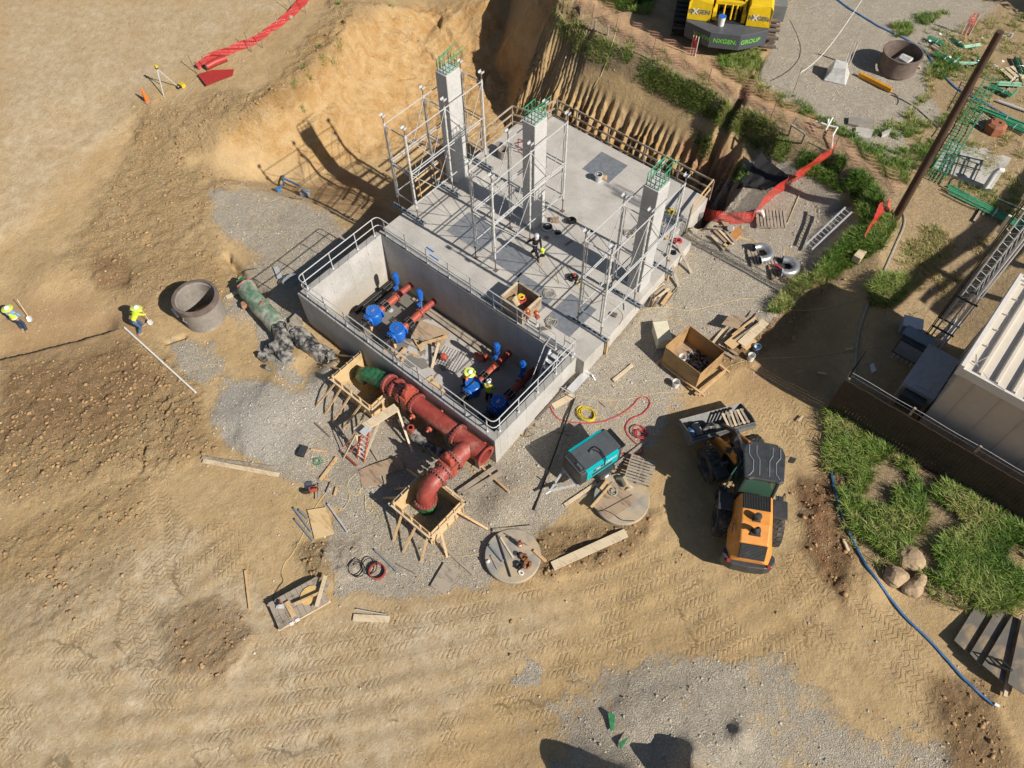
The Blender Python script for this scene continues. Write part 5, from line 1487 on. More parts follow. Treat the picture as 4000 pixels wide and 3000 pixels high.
def coil(label, c, R0, n, r, m, name='hose_coil', sp=.15, seed=1, cat='hose', sq=1.0):
    rnd = random.Random(seed); pts = []
    for k in range(n * 16):
        a = 2 * math.pi * k / 16; rr = R0 * (1 + sp * math.sin(a * .31 + seed) + rnd.uniform(-.03, .03))
        pts.append((rr * math.cos(a) + .06 * math.sin(k * .13), sq * rr * math.sin(a) + .05 * math.cos(k * .17), .02 + .10 * k / (n * 16) + rnd.uniform(0, .02)))
    o = MB().tube(pts, r, 5).build(name, m, None, smooth=True); o.location = Vector(c)
    return tag(o, label, cat)
def tangle(label, c, size, m, r=.012, n=26, seed=3, name='rope_tangle', cat='rope', h=.08):
    rnd = random.Random(seed); pts = []; a = 0
    for k in range(n):
        a += rnd.uniform(.7, 1.9); q = size * rnd.uniform(.35, 1)
        pts.append(Vector((q * math.cos(a), q * math.sin(a), rnd.uniform(.01, h))))
    P = pts
    for _ in range(2):
        Q = [P[0]]
        for p, q in zip(P[:-1], P[1:]): Q += [p * .75 + q * .25, p * .25 + q * .75]
        P = Q + [P[-1]]
    o = MB().tube(P, r, 5).build(name, m, None, smooth=True); o.location = Vector([float(q) for q in c])
    return tag(o, label, cat)

# ---------------------------------------------------------------- formwork boxes round the pipe ends
def formbox(label, x0, y0, x1, y1, zb, zt, sides='NESW', braces=(), m=M_ply, loc=None):
    t = thing('formwork_box', label, 'formwork', ((x0 + x1) / 2, (y0 + y1) / 2, zb))
    th = .03
    if 'S' in sides: MB().b2((x0, y0 - th, zb), (x1, y0, zt)).build('side_panel', m, t, True)
    if 'N' in sides: MB().b2((x0, y1, zb), (x1, y1 + th, zt)).build('side_panel', m, t, True)
    if 'W' in sides: MB().b2((x0 - th, y0 - th, zb), (x0, y1 + th, zt)).build('side_panel', m, t, True)
    if 'E' in sides: MB().b2((x1, y0 - th, zb), (x1 + th, y1 + th, zt)).build('side_panel', m, t, True)
    for side in sides:
        n_ = 5
        if side in 'SN':
            yy = y0 - th - .03 if side == 'S' else y1 + th + .03; s = -1 if side == 'S' else 1
            for k in range(n_):
                xx = x0 + (x1 - x0) * k / (n_ - 1); MB().box((xx, yy + s * .005, (zb + zt) / 2 + .08), (.045, .07, zt - zb + .15)).build('stud', M_wood, t, True)
            MB().box(((x0 + x1) / 2, yy + s * .085, zt - .12), (x1 - x0 + .5, .08, .045)).build('waler', M_wood2, t, True)
        else:
            xx = x0 - th - .03 if side == 'W' else x1 + th + .03; s = -1 if side == 'W' else 1
            for k in range(n_):
                yy = y0 + (y1 - y0) * k / (n_ - 1); MB().box((xx + s * .005, yy, (zb + zt) / 2 + .05), (.07, .045, zt - zb + .1)).build('stud', M_wood, t, True)
            MB().box((xx + s * .085, (y0 + y1) / 2, zt - .12), (.08, y1 - y0 + .4, .045)).build('waler', M_wood2, t, True)
    for a, b_ in braces:
        zz = gz(b_[0], b_[1])
        MB().bar((a[0], a[1], zt - .15 if len(a) < 3 else a[2]), (b_[0], b_[1], zz + .05), .09, .04).build('brace', M_wood, t, True)
    return t
formbox('lower plywood formwork box around the green wrapped pipe below the red elbow', -1.68, -4.3, .3, -2.55, -2.45, -1.15, 'NESW',
        [((-1.2, -4.4), (-1.0, -5.3)), ((-.4, -4.4), (-.35, -5.4)), ((.25, -4.4), (.5, -5.2)), ((-1.8, -4.0), (-2.7, -4.2)), ((-1.8, -3.4), (-2.6, -3.6)), ((-1.8, -2.8), (-2.9, -2.6)), ((.45, -3.9), (1.2, -4.4)), ((.45, -2.9), (1.7, -2.5))])
formbox('upper plywood formwork box around the green wrapped pipe beside the left basin wall', -8.1, -1.75, -5.75, .0 - .05, -2.5, -1.05, 'SWE',
        [((-7.9, -1.9), (-8.3, -3.0)), ((-7.5, -1.9), (-7.7, -3.0)), ((-6.9, -1.9), (-7.1, -3.1)), ((-6.2, -1.9), (-6.5, -3.0)), ((-5.9, -1.8), (-5.9, -2.9)), ((-8.2, -1.2), (-9.4, -1.4)), ((-8.2, -.3), (-9.6, -.5))])
# plank walkway and ladder
t = thing('plank_walkway', 'pale plank walkway on timber legs between the upper formwork and the ladder', 'walkway', (-5.0, -2.2, -2.3))
A, B = at(1390, 1690, -.75), at(1550, 1590, -.75)
MB().bar(A, B, .42, .05).build('deck_plank', M_wood2, t, True)
for q, e in ((A, (1340, 1790)), (A, (1405, 1770)), (B, (1610, 1765)), (A * .4 + B * .6, (1420, 1800))):
    MB().bar(q - np.array([0, 0, .04]), G(*e), .09, .04).build('leg', M_wood2, t, True)
t = thing('step_ladder', 'orange fibreglass step ladder standing at the end of the plank walkway', 'ladder', G(1405, 1795))
T_ = at(1428, 1682, -.45); f1, f2 = G(1395, 1790), G(1420, 1805); g1 = G(1340, 1745); g2 = G(1365, 1765)
M_lad = mat('ladder_orange', (.62, .10, .04), .4, 0, .1, 5, 0)
tw_ = (f2 - f1) / np.linalg.norm(f2 - f1)
t1, t2 = T_ - tw_ * .17, T_ + tw_ * .17
for a, b_ in ((f1, t1), (f2, t2)): MB().bar(a, b_, .08, .035).build('stile', M_lad, t, True)
for a, b_ in ((g1, t1), (g2, t2)): MB().bar(a, b_, .05, .03).build('back_leg', M_lad, t, True)
for k in range(1, 7):
    u_ = k / 7; MB().bar(f1 * (1 - u_) + t1 * u_, f2 * (1 - u_) + t2 * u_, .09, .025).build('step', M_alu, t, True)
MB().box(T_, (.3, .42, .05)).build('top_cap', M_alu, t, True)

# ---------------------------------------------------------------- left: rings, wrapped pipes
rz_ = gz(-16.7, -3.1)
rg = thing('concrete_ring', 'tall brown grey concrete manhole ring standing alone on the left of the site', 'manhole ring', (-16.65, -2.95, rz_ - .05))
MB().lathe([(1.0, 0), (1.03, 1.45), (1.07, 1.48), (1.07, 1.62), (.98, 1.62), (.98, 1.52), (.9, 1.5), (.86, 0)], 48, close=True).build('shell', M_tank, rg, smooth=True)
MB().lathe([(1.09, 1.40), (1.10, 1.66), (.95, 1.67), (.95, 1.62), (1.02, 1.60), (1.04, 1.42)], 48, close=True).build('rim', M_rust, rg, smooth=True)
MB().lathe([(.16, -.02), (.16, .02), (.11, .02), (.11, -.02)], 18, (-.87, -.15, 1.1), (1, .1, 0), close=True).build('lifting_eye', M_tank, rg)
lw = text(rg, '5', .16, face_M((.15, -1.045, 1.05), (1, .15, 0), (0, 0, 1)), M_ltw)
text(rg, 'RING', .12, face_M((.15, -1.045, .85), (1, .15, 0), (0, 0, 1)), M_ltw)
# green wrapped big pipe
gp = thing('wrapped_pipe', 'large pale green plastic wrapped pipe lying beside the left corner of the basin', 'pipe', (-14.5, -.9, -2.2))
M_gpale = mat('pale_green_wrap', (.15, .25, .17), .4, 0, .3, 3, .5, 10, c2=(.38, .37, .30), c2amt=.75)
wrap(gp, [(-16.3, -.55, -2.15), (-15.9, -.7, -2.12), (-14.6, -.95, -2.08), (-13.2, -1.15, -2.05), (-13.0, -1.18, -2.05)], [.46] if False else .45, M_gpale, 12, 'green_wrap', 30, .018)
MB().tube([(-16.25, -.2, -1.8), (-16.3, -.6, -1.68), (-16.35, -.95, -1.8)], .03, 5).tube([(-14.5, -.8, -1.62), (-14.4, -1.1, -1.63)], .03, 5).build('red_tape', M_hose, gp, True)
wrap(gp, [(-16.3, -.55, -2.15), (-16.8, -.5, -2.3)], .3, M_greenw, 14, 'gathered_end', 24, .06)
bp_ = thing('wrapped_pipe', 'black plastic wrapped branching pipe fittings half buried in grey gravel', 'pipe', (-11.5, -1.5, -2.3))
wrap(bp_, [at(1085, 1270, -2.0), at(1110, 1330, -2.05), at(1120, 1370, -2.1)], .36, M_poly, 21, 'black_wrap', 22, .06)
wrap(bp_, [at(1070, 1345, -2.1), at(1100, 1370, -2.1), at(1125, 1400, -2.15), at(1150, 1420, -2.3)], .28, M_poly, 22, 'black_wrap', 20, .05)
wrap(bp_, [at(1160, 1300, -1.95), at(1190, 1330, -1.95), at(1230, 1365, -2.0), at(1280, 1395, -2.1)], .40, M_poly, 23, 'black_wrap', 24, .05)
wrap(bp_, [at(1015, 1385, -2.3), at(1045, 1405, -2.35)], .18, M_poly, 24, 'black_wrap', 14, .04)
wrap(bp_, [at(1040, 1360, -2.3), at(1070, 1385, -2.35)], .18, M_poly, 25, 'black_wrap', 14, .04)
wrap(bp_, [at(1280, 1400, -2.05), at(1310, 1385, -2.0)], .3, M_poly, 26, 'black_wrap', 20, .05)
wrap(bp_, [at(1030, 1430, -2.45), at(1065, 1455, -2.45), at(1100, 1490, -2.5)], .12, M_poly, 28, 'black_wrap', 12, .03)
MB().lathe([(.1, 0), (.19, 0), (.19, .05), (.1, .05)], 18, at(1135, 1275, -1.6), (.2, -.6, .8), close=True).cyl(at(1135, 1275, -1.62), at(1130, 1300, -1.9), .12, n=14).build('flange', M_tank, bp_, True)
sheet('plywood_sheet', 'grey plywood sheet leaning in the gap between the wrapped pipes and the basin', 'plywood', [(1135, 1255), (1175, 1225), (1188, 1275), (1140, 1300)], M_oldw, lift=.15)
o = MB().box((0, 0, 0), (.7, .35, .2)).build('orange_block', mat('clay_block', (.42, .22, .13), .8), None, bevel=.02); P_ = G(978, 1200); o.location = (P_[0], P_[1], P_[2] + .35); o.rotation_euler = (0, R(-15), R(60)); tag(o, 'orange brown block standing between the concrete ring and the green pipe', 'block')
lay('board', 'pale flat board lying on the ground between the concrete ring and the green pipe', 'board', (885, 1165), (955, 1130), .25, .03, M_wood2, .03)
lay('board', 'small grey board with one end up on the bench left of the basin', 'board', (1078, 1045), (1095, 1090), .25, .03, M_galv, .05)
cord('black looping cord on the ground above the green pipe', [(930, 1100), (925, 1085), (950, 1065), (1000, 1050)], .02, M_black)
t = thing('tube_roll', 'coiled grey hose hanging on the slope by the left basin corner', 'hose', G(1140, 1110))
o = MB().tube([(.28 * math.cos(a * .7), .45 * math.sin(a * .7), .06 + .01 * a) for a in range(36)], .03, 6).build('coil', M_pvc, t, smooth=True)
lay('pole', 'long white pole lying diagonally on the dirt below the worker digging', 'pole', (490, 1285), (768, 1538), .09, None, M_white, .06)
lay('pipe', 'short blue white tube beside the big concrete ring', 'pipe', (678, 1215), (702, 1245), .12, None, M_white, .1)
lay('plank', 'weathered double plank lying on sand left of the pipes, upper one', 'plank', (790, 1790), (1075, 1830), .14, .05, M_oldw, .03)
lay('plank', 'weathered double plank lying on sand left of the pipes, lower one', 'plank', (795, 1803), (1090, 1858), .2, .05, M_wood2, .03)
lay('stake', 'thin upright looking yellow stake lying on sand left of the plywood platform', 'stake', (960, 2230), (978, 2380), .09, .05, M_wood, .03)

# wooden platform with saw
P_ = [G(1054, 2368), G(1240, 2258), G(1290, 2357), G(1103, 2468)]
c = sum(P_) / 4; ang = math.atan2(P_[1][1] - P_[0][1], P_[1][0] - P_[0][0]); Lx_, Ly_ = V2(P_[0], P_[1]), V2(P_[0], P_[3])
pf = thing('wooden_platform', 'weathered grey plank platform with loose lumber lying in the front left dirt', 'platform', (c[0], c[1], c[2] + .25), ang)
for k in range(9): MB().box((-Lx_ / 2 + Lx_ * (k + .5) / 9, 0, 0), (Lx_ / 9 - .012, Ly_, .035)).build('deck_board', M_oldw, pf)
for y in (-1, 1): MB().box((0, y * (Ly_ / 2 - .05), -.1), (Lx_ + .1, .05, .16)).build('side_rail', M_wood2, pf)
pz = c[2] + .30
def on_pf(name, label, cat, a, b_, w, h, m, dz=0): return lay(name, label, cat, a, b_, w, h, m, dz, z=pz)
on_pf('lumber', 'narrow new plank across the middle of the plank platform', 'plank', (1153, 2365), (1262, 2315), .09, .05, M_wood, .12)
on_pf('lumber', 'short thick yellow plank at the left part of the plank platform', 'plank', (1120, 2352), (1150, 2408), .2, .05, M_wood)
on_pf('lumber', 'grey plank crossing the right end of the plank platform, upper one', 'plank', (1225, 2375), (1290, 2275), .14, .05, M_oldw, .05)
on_pf('lumber', 'pale plank crossing the right end of the plank platform, lower one', 'plank', (1240, 2375), (1275, 2255), .14, .05, M_wood2, .14)
o = MB().prism([(.35 * math.cos(a * .5), .42 * math.sin(a * .5)) for a in range(12)], 0, .01).build('sawdust', mat('sawdust', (.62, .42, .17), .9), None); q = at(1210, 2325, pz); o.location = Vector(q); tag(o, 'patch of yellow sawdust on the plank platform', 'sawdust', kind='stuff')
sw = thing('circular_saw', 'small red and grey circular saw at the left corner of the plank platform', 'saw', at(1095, 2368, pz), R(40))
MB().box((0, 0, .015), (.32, .2, .01)).build('base_plate', M_galv, sw); MB().cyl((0, -.03, .1), (0, .01, .1), .1, n=18).build('blade_guard', M_galv, sw); MB().cyl((0, .02, .11), (0, .16, .11), .055, n=12).build('motor', M_redv, sw); MB().tube([(-.1, .05, .1), (-.12, .05, .2), (.02, .05, .22), (.08, .05, .15)], .018, 6).build('handle', M_black, sw)
for k, (px, py) in enumerate(((1140, 2436), (1162, 2422))):
    o = MB().box((0, 0, .0), (.16, .13, .012)).build('paper_label', M_white, None); o.location = Vector(at(px, py, pz)); o.rotation_euler = (0, 0, ang); tag(o, ['lower of two white paper labels stapled to the plank platform', 'upper of two white paper labels stapled to the plank platform'][k], 'label')
cord('black electric cord running from the saw up across the dirt', [(1090, 2360), (1060, 2340), (1090, 2290), (1110, 2270), (1098, 2250), (1100, 2235)], .012, M_black)
cord('long yellow extension cord curving from the platform up past the plywood to the pipes', [(1100, 2240), (1110, 2200), (1140, 2170), (1180, 2100), (1210, 2020), (1245, 1960), (1290, 1905), (1320, 1895), (1350, 1900), (1370, 1940), (1345, 1990), (1320, 1985)], .014, M_ropep)
cord('yellow cord looping on gravel between the ladder and the lower formwork box', [(1390, 1850), (1360, 1880), (1355, 1910), (1385, 1940), (1410, 1925), (1405, 1900), (1385, 1925), (1430, 1920), (1425, 1990), (1440, 2010), (1460, 1990), (1450, 1960), (1480, 2010), (1530, 2070), (1580, 2120), (1640, 2160), (1750, 2175), (1850, 2170), (1940, 2140), (1965, 2080)], .014, M_ropep)
# plywood and lumber between
sheet('plywood_sheet', 'bright new plywood sheet lying on the dirt left of the lower formwork', 'plywood', [(1202, 1995), (1274, 1983), (1307, 2088), (1230, 2108)], M_ply, .02, .05)
for i, (a, b_, lb, m_) in enumerate((((1150, 1988), (1218, 2080), 'grey pipe lying left of the bright plywood sheet, outer one', M_pvc), ((1170, 1995), (1205, 2030), 'short grey pipe lying left of the bright plywood sheet, inner one', M_pvc), ((1155, 2032), (1225, 2115), 'grey pipe below the bright plywood sheet pointing down right', M_pvc), ((1282, 1972), (1358, 2080), 'thin pale steel strip lying right of the bright plywood sheet', M_galv), ((1465, 2150), (1552, 2233), 'grey conduit lying on gravel between the black hoops and the lower formwork', M_pvc), ((1550, 2205), (1625, 2245), 'thin brown rod lying below the grey conduit on gravel', M_rust), ((1330, 1765), (1395, 1822), 'red pipe length lying at the foot of the orange ladder', M_red))):
    lay('pipe', lb, 'pipe', a, b_, .09 if i != 5 else .04, None, m_, .02)
for i, (a, b_, w_, lb, m_) in enumerate((((1318, 1788), (1252, 1878), .14, 'new plank lying diagonally left of the red pipe length', M_wood), ((1264, 1870), (1290, 1880), .12, 'short offcut below the diagonal plank left of the red pipe length', M_wood), ((1237, 1898), (1237, 1952), .1, 'left of two short upright brown blocks beside the red saw', M_oldw), ((1249, 1892), (1247, 1948), .08, 'right of two short upright brown blocks beside the red saw', M_oldw), ((1297, 1883), (1278, 1927), .08, 'grey offcut crossed by the yellow extension cord', M_oldw), ((1317, 1905), (1308, 1938), .09, 'small yellow offcut right of the cord crossing', M_wood), ((1215, 1758), (1275, 1768), .08, 'thin offcut lying right of the black tool case', M_wood), ((1232, 1655), (1290, 1710), .06, 'dark angle bar lying above the black tool case', M_rust), ((1440, 1735), (1480, 1800), .12, 'old plank between the ladder and the grey plywood sheets', M_oldw), ((1570, 1810), (1670, 1870), .12, 'brown plank between the grey plywood and the red valve', M_oldw), ((1500, 1860), (1510, 1905), .1, 'small brown offcut under the grey plywood sheets', M_oldw), ((1720, 2130), (1850, 2245), .12, 'long brown plank pointing from the lower formwork to the round lid', M_oldw), ((1870, 1815), (1990, 1925), .09, 'new yellow stake leaning from the tee support down to the right', M_wood), ((1780, 1960), (1780, 1960), .1, '', M_wood))):
    if lb: lay('plank', lb, 'plank', a, b_, w_, .05, m_, .03)
for i, (a, b_) in enumerate((((1790, 1930), (1935, 1830)), ((1810, 1938), (1960, 1850)))):
    lay('plank', ['upper long grey board lying from the lower formwork to the basin corner', 'lower long grey board lying from the lower formwork to the basin corner'][i], 'plank', a, b_, .2, .04, M_oldw, .1)
sheet('plywood_sheet', 'left of two grey brown plywood sheets overlapping below the ladder', 'plywood', [(1402, 1838), (1450, 1820), (1500, 1895), (1415, 1905)], M_plyd, .02, .04)
sheet('plywood_sheet', 'right of two grey brown plywood sheets overlapping below the ladder', 'plywood', [(1450, 1820), (1560, 1785), (1582, 1835), (1470, 1868)], M_plyd, .02, .08)
sheet('plywood_sheet', 'pale grey plywood sheet lying left of the round lid at the front', 'plywood', [(1735, 2200), (1800, 2230), (1740, 2325), (1680, 2293)], M_oldw, .02, .06)
sheet('board', 'pale board with pencil marks lying alone on the sand at the front', 'board', [(1383, 2400), (1523, 2407), (1520, 2433), (1378, 2428)], M_wood2, .04, .03)
lay('pipe', 'thin grey rod resting on the pale board at the front', 'pipe', (1392, 2382), (1510, 2403), .04, None, M_galv, .05)
lay('plank', 'very wide pale plank lying diagonally between the round lid and the loader shadow', 'plank', (2158, 2215), (2445, 2085), .36, .07, M_wood2, .05)
# black tool case, bags, saw, vest
tc_ = thing('tool_case', 'black plastic tool case lying open on gravel left of the orange ladder', 'tool case', G(1183, 1766, .02), R(25))
MB().box((0, 0, .06), (.32, .55, .12)).build('lower_shell', M_black, tc_, bevel=.03); MB().box((0, 0, .14), (.3, .5, .03)).build('lid', M_dkgrey, tc_, bevel=.015); MB().tube([(-.16, -.1, .08), (-.24, -.1, .08), (-.24, .1, .08), (-.16, .1, .08)], .015, 6).build('handle', M_black, tc_)
tangle('small pile of pale green wire ties on gravel below the tool case', G(1243, 1805), .28, M_reb, .006, 30, 5, 'wire_ties', 'wire', .12)
ch_ = thing('chop_saw', 'red and black cut off saw lying on the dirt left of the small brown blocks', 'saw', G(1200, 1925, .03), R(-40))
MB().cyl((0, 0, .12), (.06, 0, .12), .17, n=20).build('blade_guard', M_black, ch_); MB().box((-.05, .28, .12), (.2, .36, .2)).build('engine', M_redv, ch_, bevel=.03); MB().box((-.3, .1, .03), (.35, .3, .05)).build('base', M_bolt, ch_, bevel=.01); MB().tube([(0, .2, .2), (0, .3, .32), (0, .5, .28), (0, .52, .15)], .02, 6).build('handle', M_black, ch_)
# hoops
for i, (px, py, rr, lb, m_) in enumerate(((1392, 2218, .33, 'left of three black steel hoops lying on the dirt at the front', M_black), (1400, 2228, .30, 'middle black steel hoop leaning inside the left hoop', M_black), (1445, 2215, .33, 'thin black hoop behind the red rimmed ring', M_black))):
    o = MB().lathe([(rr, 0), (rr, .04), (rr - .025, .04), (rr - .025, 0)], 36, close=True).build('hoop', m_, None, smooth=True); o.location = Vector(G(px, py, .02 + .03 * i)); o.rotation_euler = (R(8 + 4 * i), 0, 0); tag(o, lb, 'hoop')
o = MB().lathe([(.34, 0), (.34, .16), (.30, .16), (.30, 0)], 36, close=True).build('pipe_ring', M_red, None, smooth=True); o.location = Vector(G(1475, 2235, .01)); tag(o, 'short red pipe ring standing flat beside the black hoops', 'ring')

# round lids with clutter
def lid_(label, pts, m, th=.22):
    P = [G(*p) for p in pts]; c = sum(P) / len(P); r = np.mean([V2(c, p) for p in P])
    o = MB().lathe([(0, 0), (r - .03, 0), (r, .03), (r, th - .03), (r - .03, th), (0, th)], 64).build('round_concrete_slab', m, None, smooth=True)
    o.location = (c[0], c[1], c[2] - .02); tag(o, label, 'lid'); return c, r, c[2] - .02 + th
M_lid = mat('lid_concrete', (.27, .26, .24), .85, 0, .15, 2.5, .2, c2=(.42, .33, .22), c2amt=.75)
c1, r1, z1 = lid_('round concrete lid covered with tools and a fire extinguisher at the front', [(1893, 2180), (2005, 2072), (2115, 2170), (2000, 2284)], M_lid)
c2, r2, z2 = lid_('round concrete lid with plywood and rope beside the compressor', [(2310, 1960), (2430, 1858), (2535, 1950), (2430, 2052)], M_lid)
def onl(name, label, cat, a, b_, w, h, m, z, dz=0): return lay(name, label, cat, a, b_, w, h, m, dz, z=z)
onl('pipe', 'grey pipe offcut lying on the front round lid', 'pipe', (1913, 2132), (1965, 2195), .12, None, M_pvc, z1)
onl('pole', 'long black and steel pole lying across the front round lid', 'pole', (1942, 2090), (1995, 2255), .06, None, M_dkgrey, z1, .02)
onl('plank', 'pale stick lying between pipe and pole on the front round lid', 'stick', (1955, 2100), (2005, 2180), .07, .04, M_wood2, z1)
onl('plank', 'small brown stick at the left side of the front round lid', 'stick', (1918, 2172), (1945, 2225), .06, .04, M_oldw, z1)
onl('plank', 'brown board crossing the right side of the front round lid', 'board', (2085, 2152), (2133, 2195), .12, .04, M_wood, z1, .03)
onl('plank', 'thin stick leaning across the top of the front round lid', 'stick', (1978, 2090), (2065, 2135), .04, .03, M_oldw, z1, .08)
fe = thing('fire_extinguisher', 'red fire extinguisher standing on the front round lid', 'extinguisher', at(2030, 2132, z1))
MB().lathe([(0, 0), (.08, 0), (.085, .03), (.085, .34), (.06, .41), (.025, .44), (.025, .48), (0, .48)], 18).build('cylinder', M_redv, fe, smooth=True); MB().lathe([(.087, .12), (.087, .26)], 18).build('label_band', M_white, fe); MB().box((0, 0, .5), (.05, .12, .05)).build('valve_handle', M_black, fe); MB().tube([(.03, 0, .48), (.12, .02, .42), (.12, .02, .2)], .012, 6).build('hose', M_black, fe)
for i, (px, py, sc_) in enumerate(((2045, 2180, .2), (2062, 2208, .22), (2030, 2215, .2))):
    tangle(['brown leather tool belt heaped on the front round lid, upper one', 'brown leather tool belt heaped on the front round lid, right one', 'black harness heap on the front round lid beside the tool belts'][i], at(px, py, z1), sc_, M_black if i == 2 else mat('leather', (.23, .10, .04), .6), .035, 22, 11 + i, 'tool_belt', 'tool belt', .2)
o = MB().tube([(.1 * math.cos(a * .8), .07 * math.sin(a * .8), .03) for a in range(9)], .03, 6).build('white_rag', M_white, None, smooth=True); o.location = Vector(at(2035, 2238, z1)); tag(o, 'crumpled white rag at the lower edge of the front round lid', 'rag')
o = MB().lathe([(0, 0), (.06, 0), (.06, .14), (0, .15)], 14).build('paint_can', M_white, None); o.location = Vector(at(1910, 2190, z1)); o.rotation_euler = (R(60), 0, 0); tag(o, 'small white can lying at the left edge of the front round lid', 'can')
o = MB().lathe([(0, 0), (.1, 0), (.1, .03), (0, .03)], 18).build('grinding_disc', M_dkgrey, None); o.location = Vector(at(2015, 2162, z1)); tag(o, 'dark round disc in the middle of the front round lid', 'disc')
lay('plank', 'long grey board lying along the top edge of the front round lid', 'board', (1925, 2075), (2078, 2062), .14, .05, M_oldw, .06)
o = sheet('plywood_sheet', 'brown triangular plywood sheet lying on the round lid near the compressor', 'plywood', [(2305, 1985), (2390, 1890), (2440, 1910), (2490, 1970), (2380, 2040)], M_plyd, .02, 0); o.location.z = z2 + .01
onl('plank', 'new lumber piece laid along the left side of the round lid near the compressor', 'plank', (2308, 1985), (2385, 1898), .09, .06, M_wood, z2, .04)
onl('plank', 'short yellow board with block on the round lid near the compressor', 'board', (2345, 1915), (2372, 1880), .12, .1, M_wood, z2, .02)
o = MB().tube([(-.35, 0, .05), (-.1, .1, .15), (.15, -.05, .18), (.35, .05, .06), (.25, -.2, .04)], [.07, .16, .16, .12, .04], 8).build('canvas_bag', mat('canvas', (.42, .34, .24), .9, 0, .2, 6, .6, 14), None, smooth=True); o.location = Vector(at(2435, 1890, z2)); tag(o, 'tan canvas bag on the round lid next to the green grey pallet', 'bag')
coil('bundle of pale rope on the round lid near the compressor', at(2395, 1925, z2), .14, 5, .022, M_strap, 'rope_coil', .3, 3, 'rope')
onl('rebar', 'dark twisted rebar piece on the round lid near the compressor', 'rebar', (2350, 2000), (2470, 1935), .03, None, M_rust, z2, .03)
cord('black cable trailing over the lower edge of the round lid near the compressor', [(2330, 2000), (2360, 1990), (2400, 2010), (2430, 2035), (2480, 2035)], .014, M_black, raised={i: z2 + .04 for i in range(5)})

def pallet(label, c, rz, L_=1.2, W_=1.0, m=M_oldw, z=0, n=8):
    t = thing('pallet', label, 'pallet', (c[0], c[1], c[2] + z), rz)
    for k in range(n): MB().box((-L_ / 2 + L_ * (k + .5) / n, 0, .13), (L_ / n * .68, W_, .02)).build('deck_board', m, t)
    for y in (-1, 0, 1): MB().box((0, y * (W_ / 2 - .03), .07), (L_, .04, .09)).build('runner', m, t)
    for k in range(3): MB().box((-L_ / 2 + .08 + (L_ - .16) * k / 2, 0, .012), (.1, W_, .02)).build('bottom_board', m, t)
    return t
A_, B_, D_ = G(2463, 1788), G(2562, 1818), G(2435, 1878)
pallet('weathered grey green pallet leaning on the round lid beside the compressor', (A_ + (B_ - A_) / 2 + (D_ - A_) / 2), math.atan2(*(D_ - A_)[1::-1]), 1.25, 1.1, M_oldw, .18, 9)
# hoses, cords right of the basin
o = MB(); 
coil('coiled bright yellow air hose on gravel beside the compressor', G(2293, 1620), .38, 9, .016, M_rope, 'hose_coil', .12, 4, 'hose', .8)
cord('red air hose running from the basin wall across gravel and looping behind the compressor', [(2092, 1575), (2110, 1600), (2150, 1630), (2230, 1652), (2320, 1655), (2400, 1635), (2470, 1590), (2500, 1548), (2530, 1552), (2543, 1580), (2510, 1620), (2460, 1635), (2440, 1670), (2450, 1700), (2480, 1730), (2512, 1755), (2510, 1772), (2460, 1775), (2425, 1772)], .028, M_hose, cat='hose')
coil('red air hose coiled in loops right of the compressor', G(2500, 1695), .27, 3, .026, M_hose, 'hose_coil', .3, 9, 'hose', .8)
cord('thin yellow cord running along the gravel from the bench to the crate cart', [(2250, 1545), (2400, 1570), (2520, 1545), (2600, 1530), (2700, 1535), (2830, 1440), (2900, 1410), (3000, 1400), (3150, 1395), (3330, 1370), (3440, 1350)], .012, M_ropep)
cord('thin yellow cord running from the slab corner across gravel to the timber heap', [(2440, 1265), (2480, 1225), (2540, 1203), (2620, 1200), (2690, 1220), (2800, 1190), (2900, 1165), (2950, 1170)], .012, M_ropep)
cord('thin yellow cord running up the right gravel bank to the dirt edge', [(2690, 900), (2760, 895), (2800, 870), (2900, 880), (3005, 1030), (3080, 1140), (3060, 1190), (2985, 1200), (3060, 1210), (3180, 1215), (3300, 1180), (3400, 1155)], .012, M_ropep)
lay('black_pipe', 'long black pipe lying on gravel from the bench past the compressor', 'pipe', (2245, 1555), (2085, 1995), .08, None, M_black, .01)
for (a, b_, w_, h_, m_, lb) in (((2090, 1663), (2225, 1695), .14, .05, M_oldw, 'grey plank lying on gravel in front of the compressor'), ((2095, 1640), (2225, 1500), .09, .05, M_rust, 'rusty brown timber lying along the foot of the basin wall'), ((2160, 1590), (2240, 1545), .3, .03, M_wood2, 'pale board lying under the work bench'), ((2205, 1975), (2330, 1890), .14, .05, M_wood2, 'pale plank lying between the compressor drawbar and the round lid'), ((2400, 1820), (2520, 1728), .12, .05, M_oldw, 'brown plank lying behind the compressor toward the loader'), ((2395, 1490), (2470, 1428), .14, .08, M_wood2, 'short pale beam lying alone on gravel between bench and crate'), ((2340, 1570), (2365, 1592), .03, .02, M_red, 'thin red stick lying on gravel above the yellow hose coil')):
    lay('plank', lb, 'plank', a, b_, w_, h_, m_, .01)
st2 = thing('hand_wheel', 'grey spoked steel wheel leaning flat beside the basin corner on gravel', 'wheel', G(2057, 1680, .03))
MB().tube([(.36 * math.cos(a * math.pi / 14), .36 * math.sin(a * math.pi / 14), 0) for a in range(28)], .018, 6, closed=True).build('rim', M_steel, st2, smooth=True)
MB().bar((-.36, 0, .0), (.36, 0, .0), .03, .02).bar((-.18, -.3, .0), (.18, .3, .0), .03, .02).bar((.18, -.3, .0), (-.18, .3, .0), .03, .02).cyl((0, 0, -.02), (0, 0, .03), .05, n=12).build('spokes', M_steel, st2)
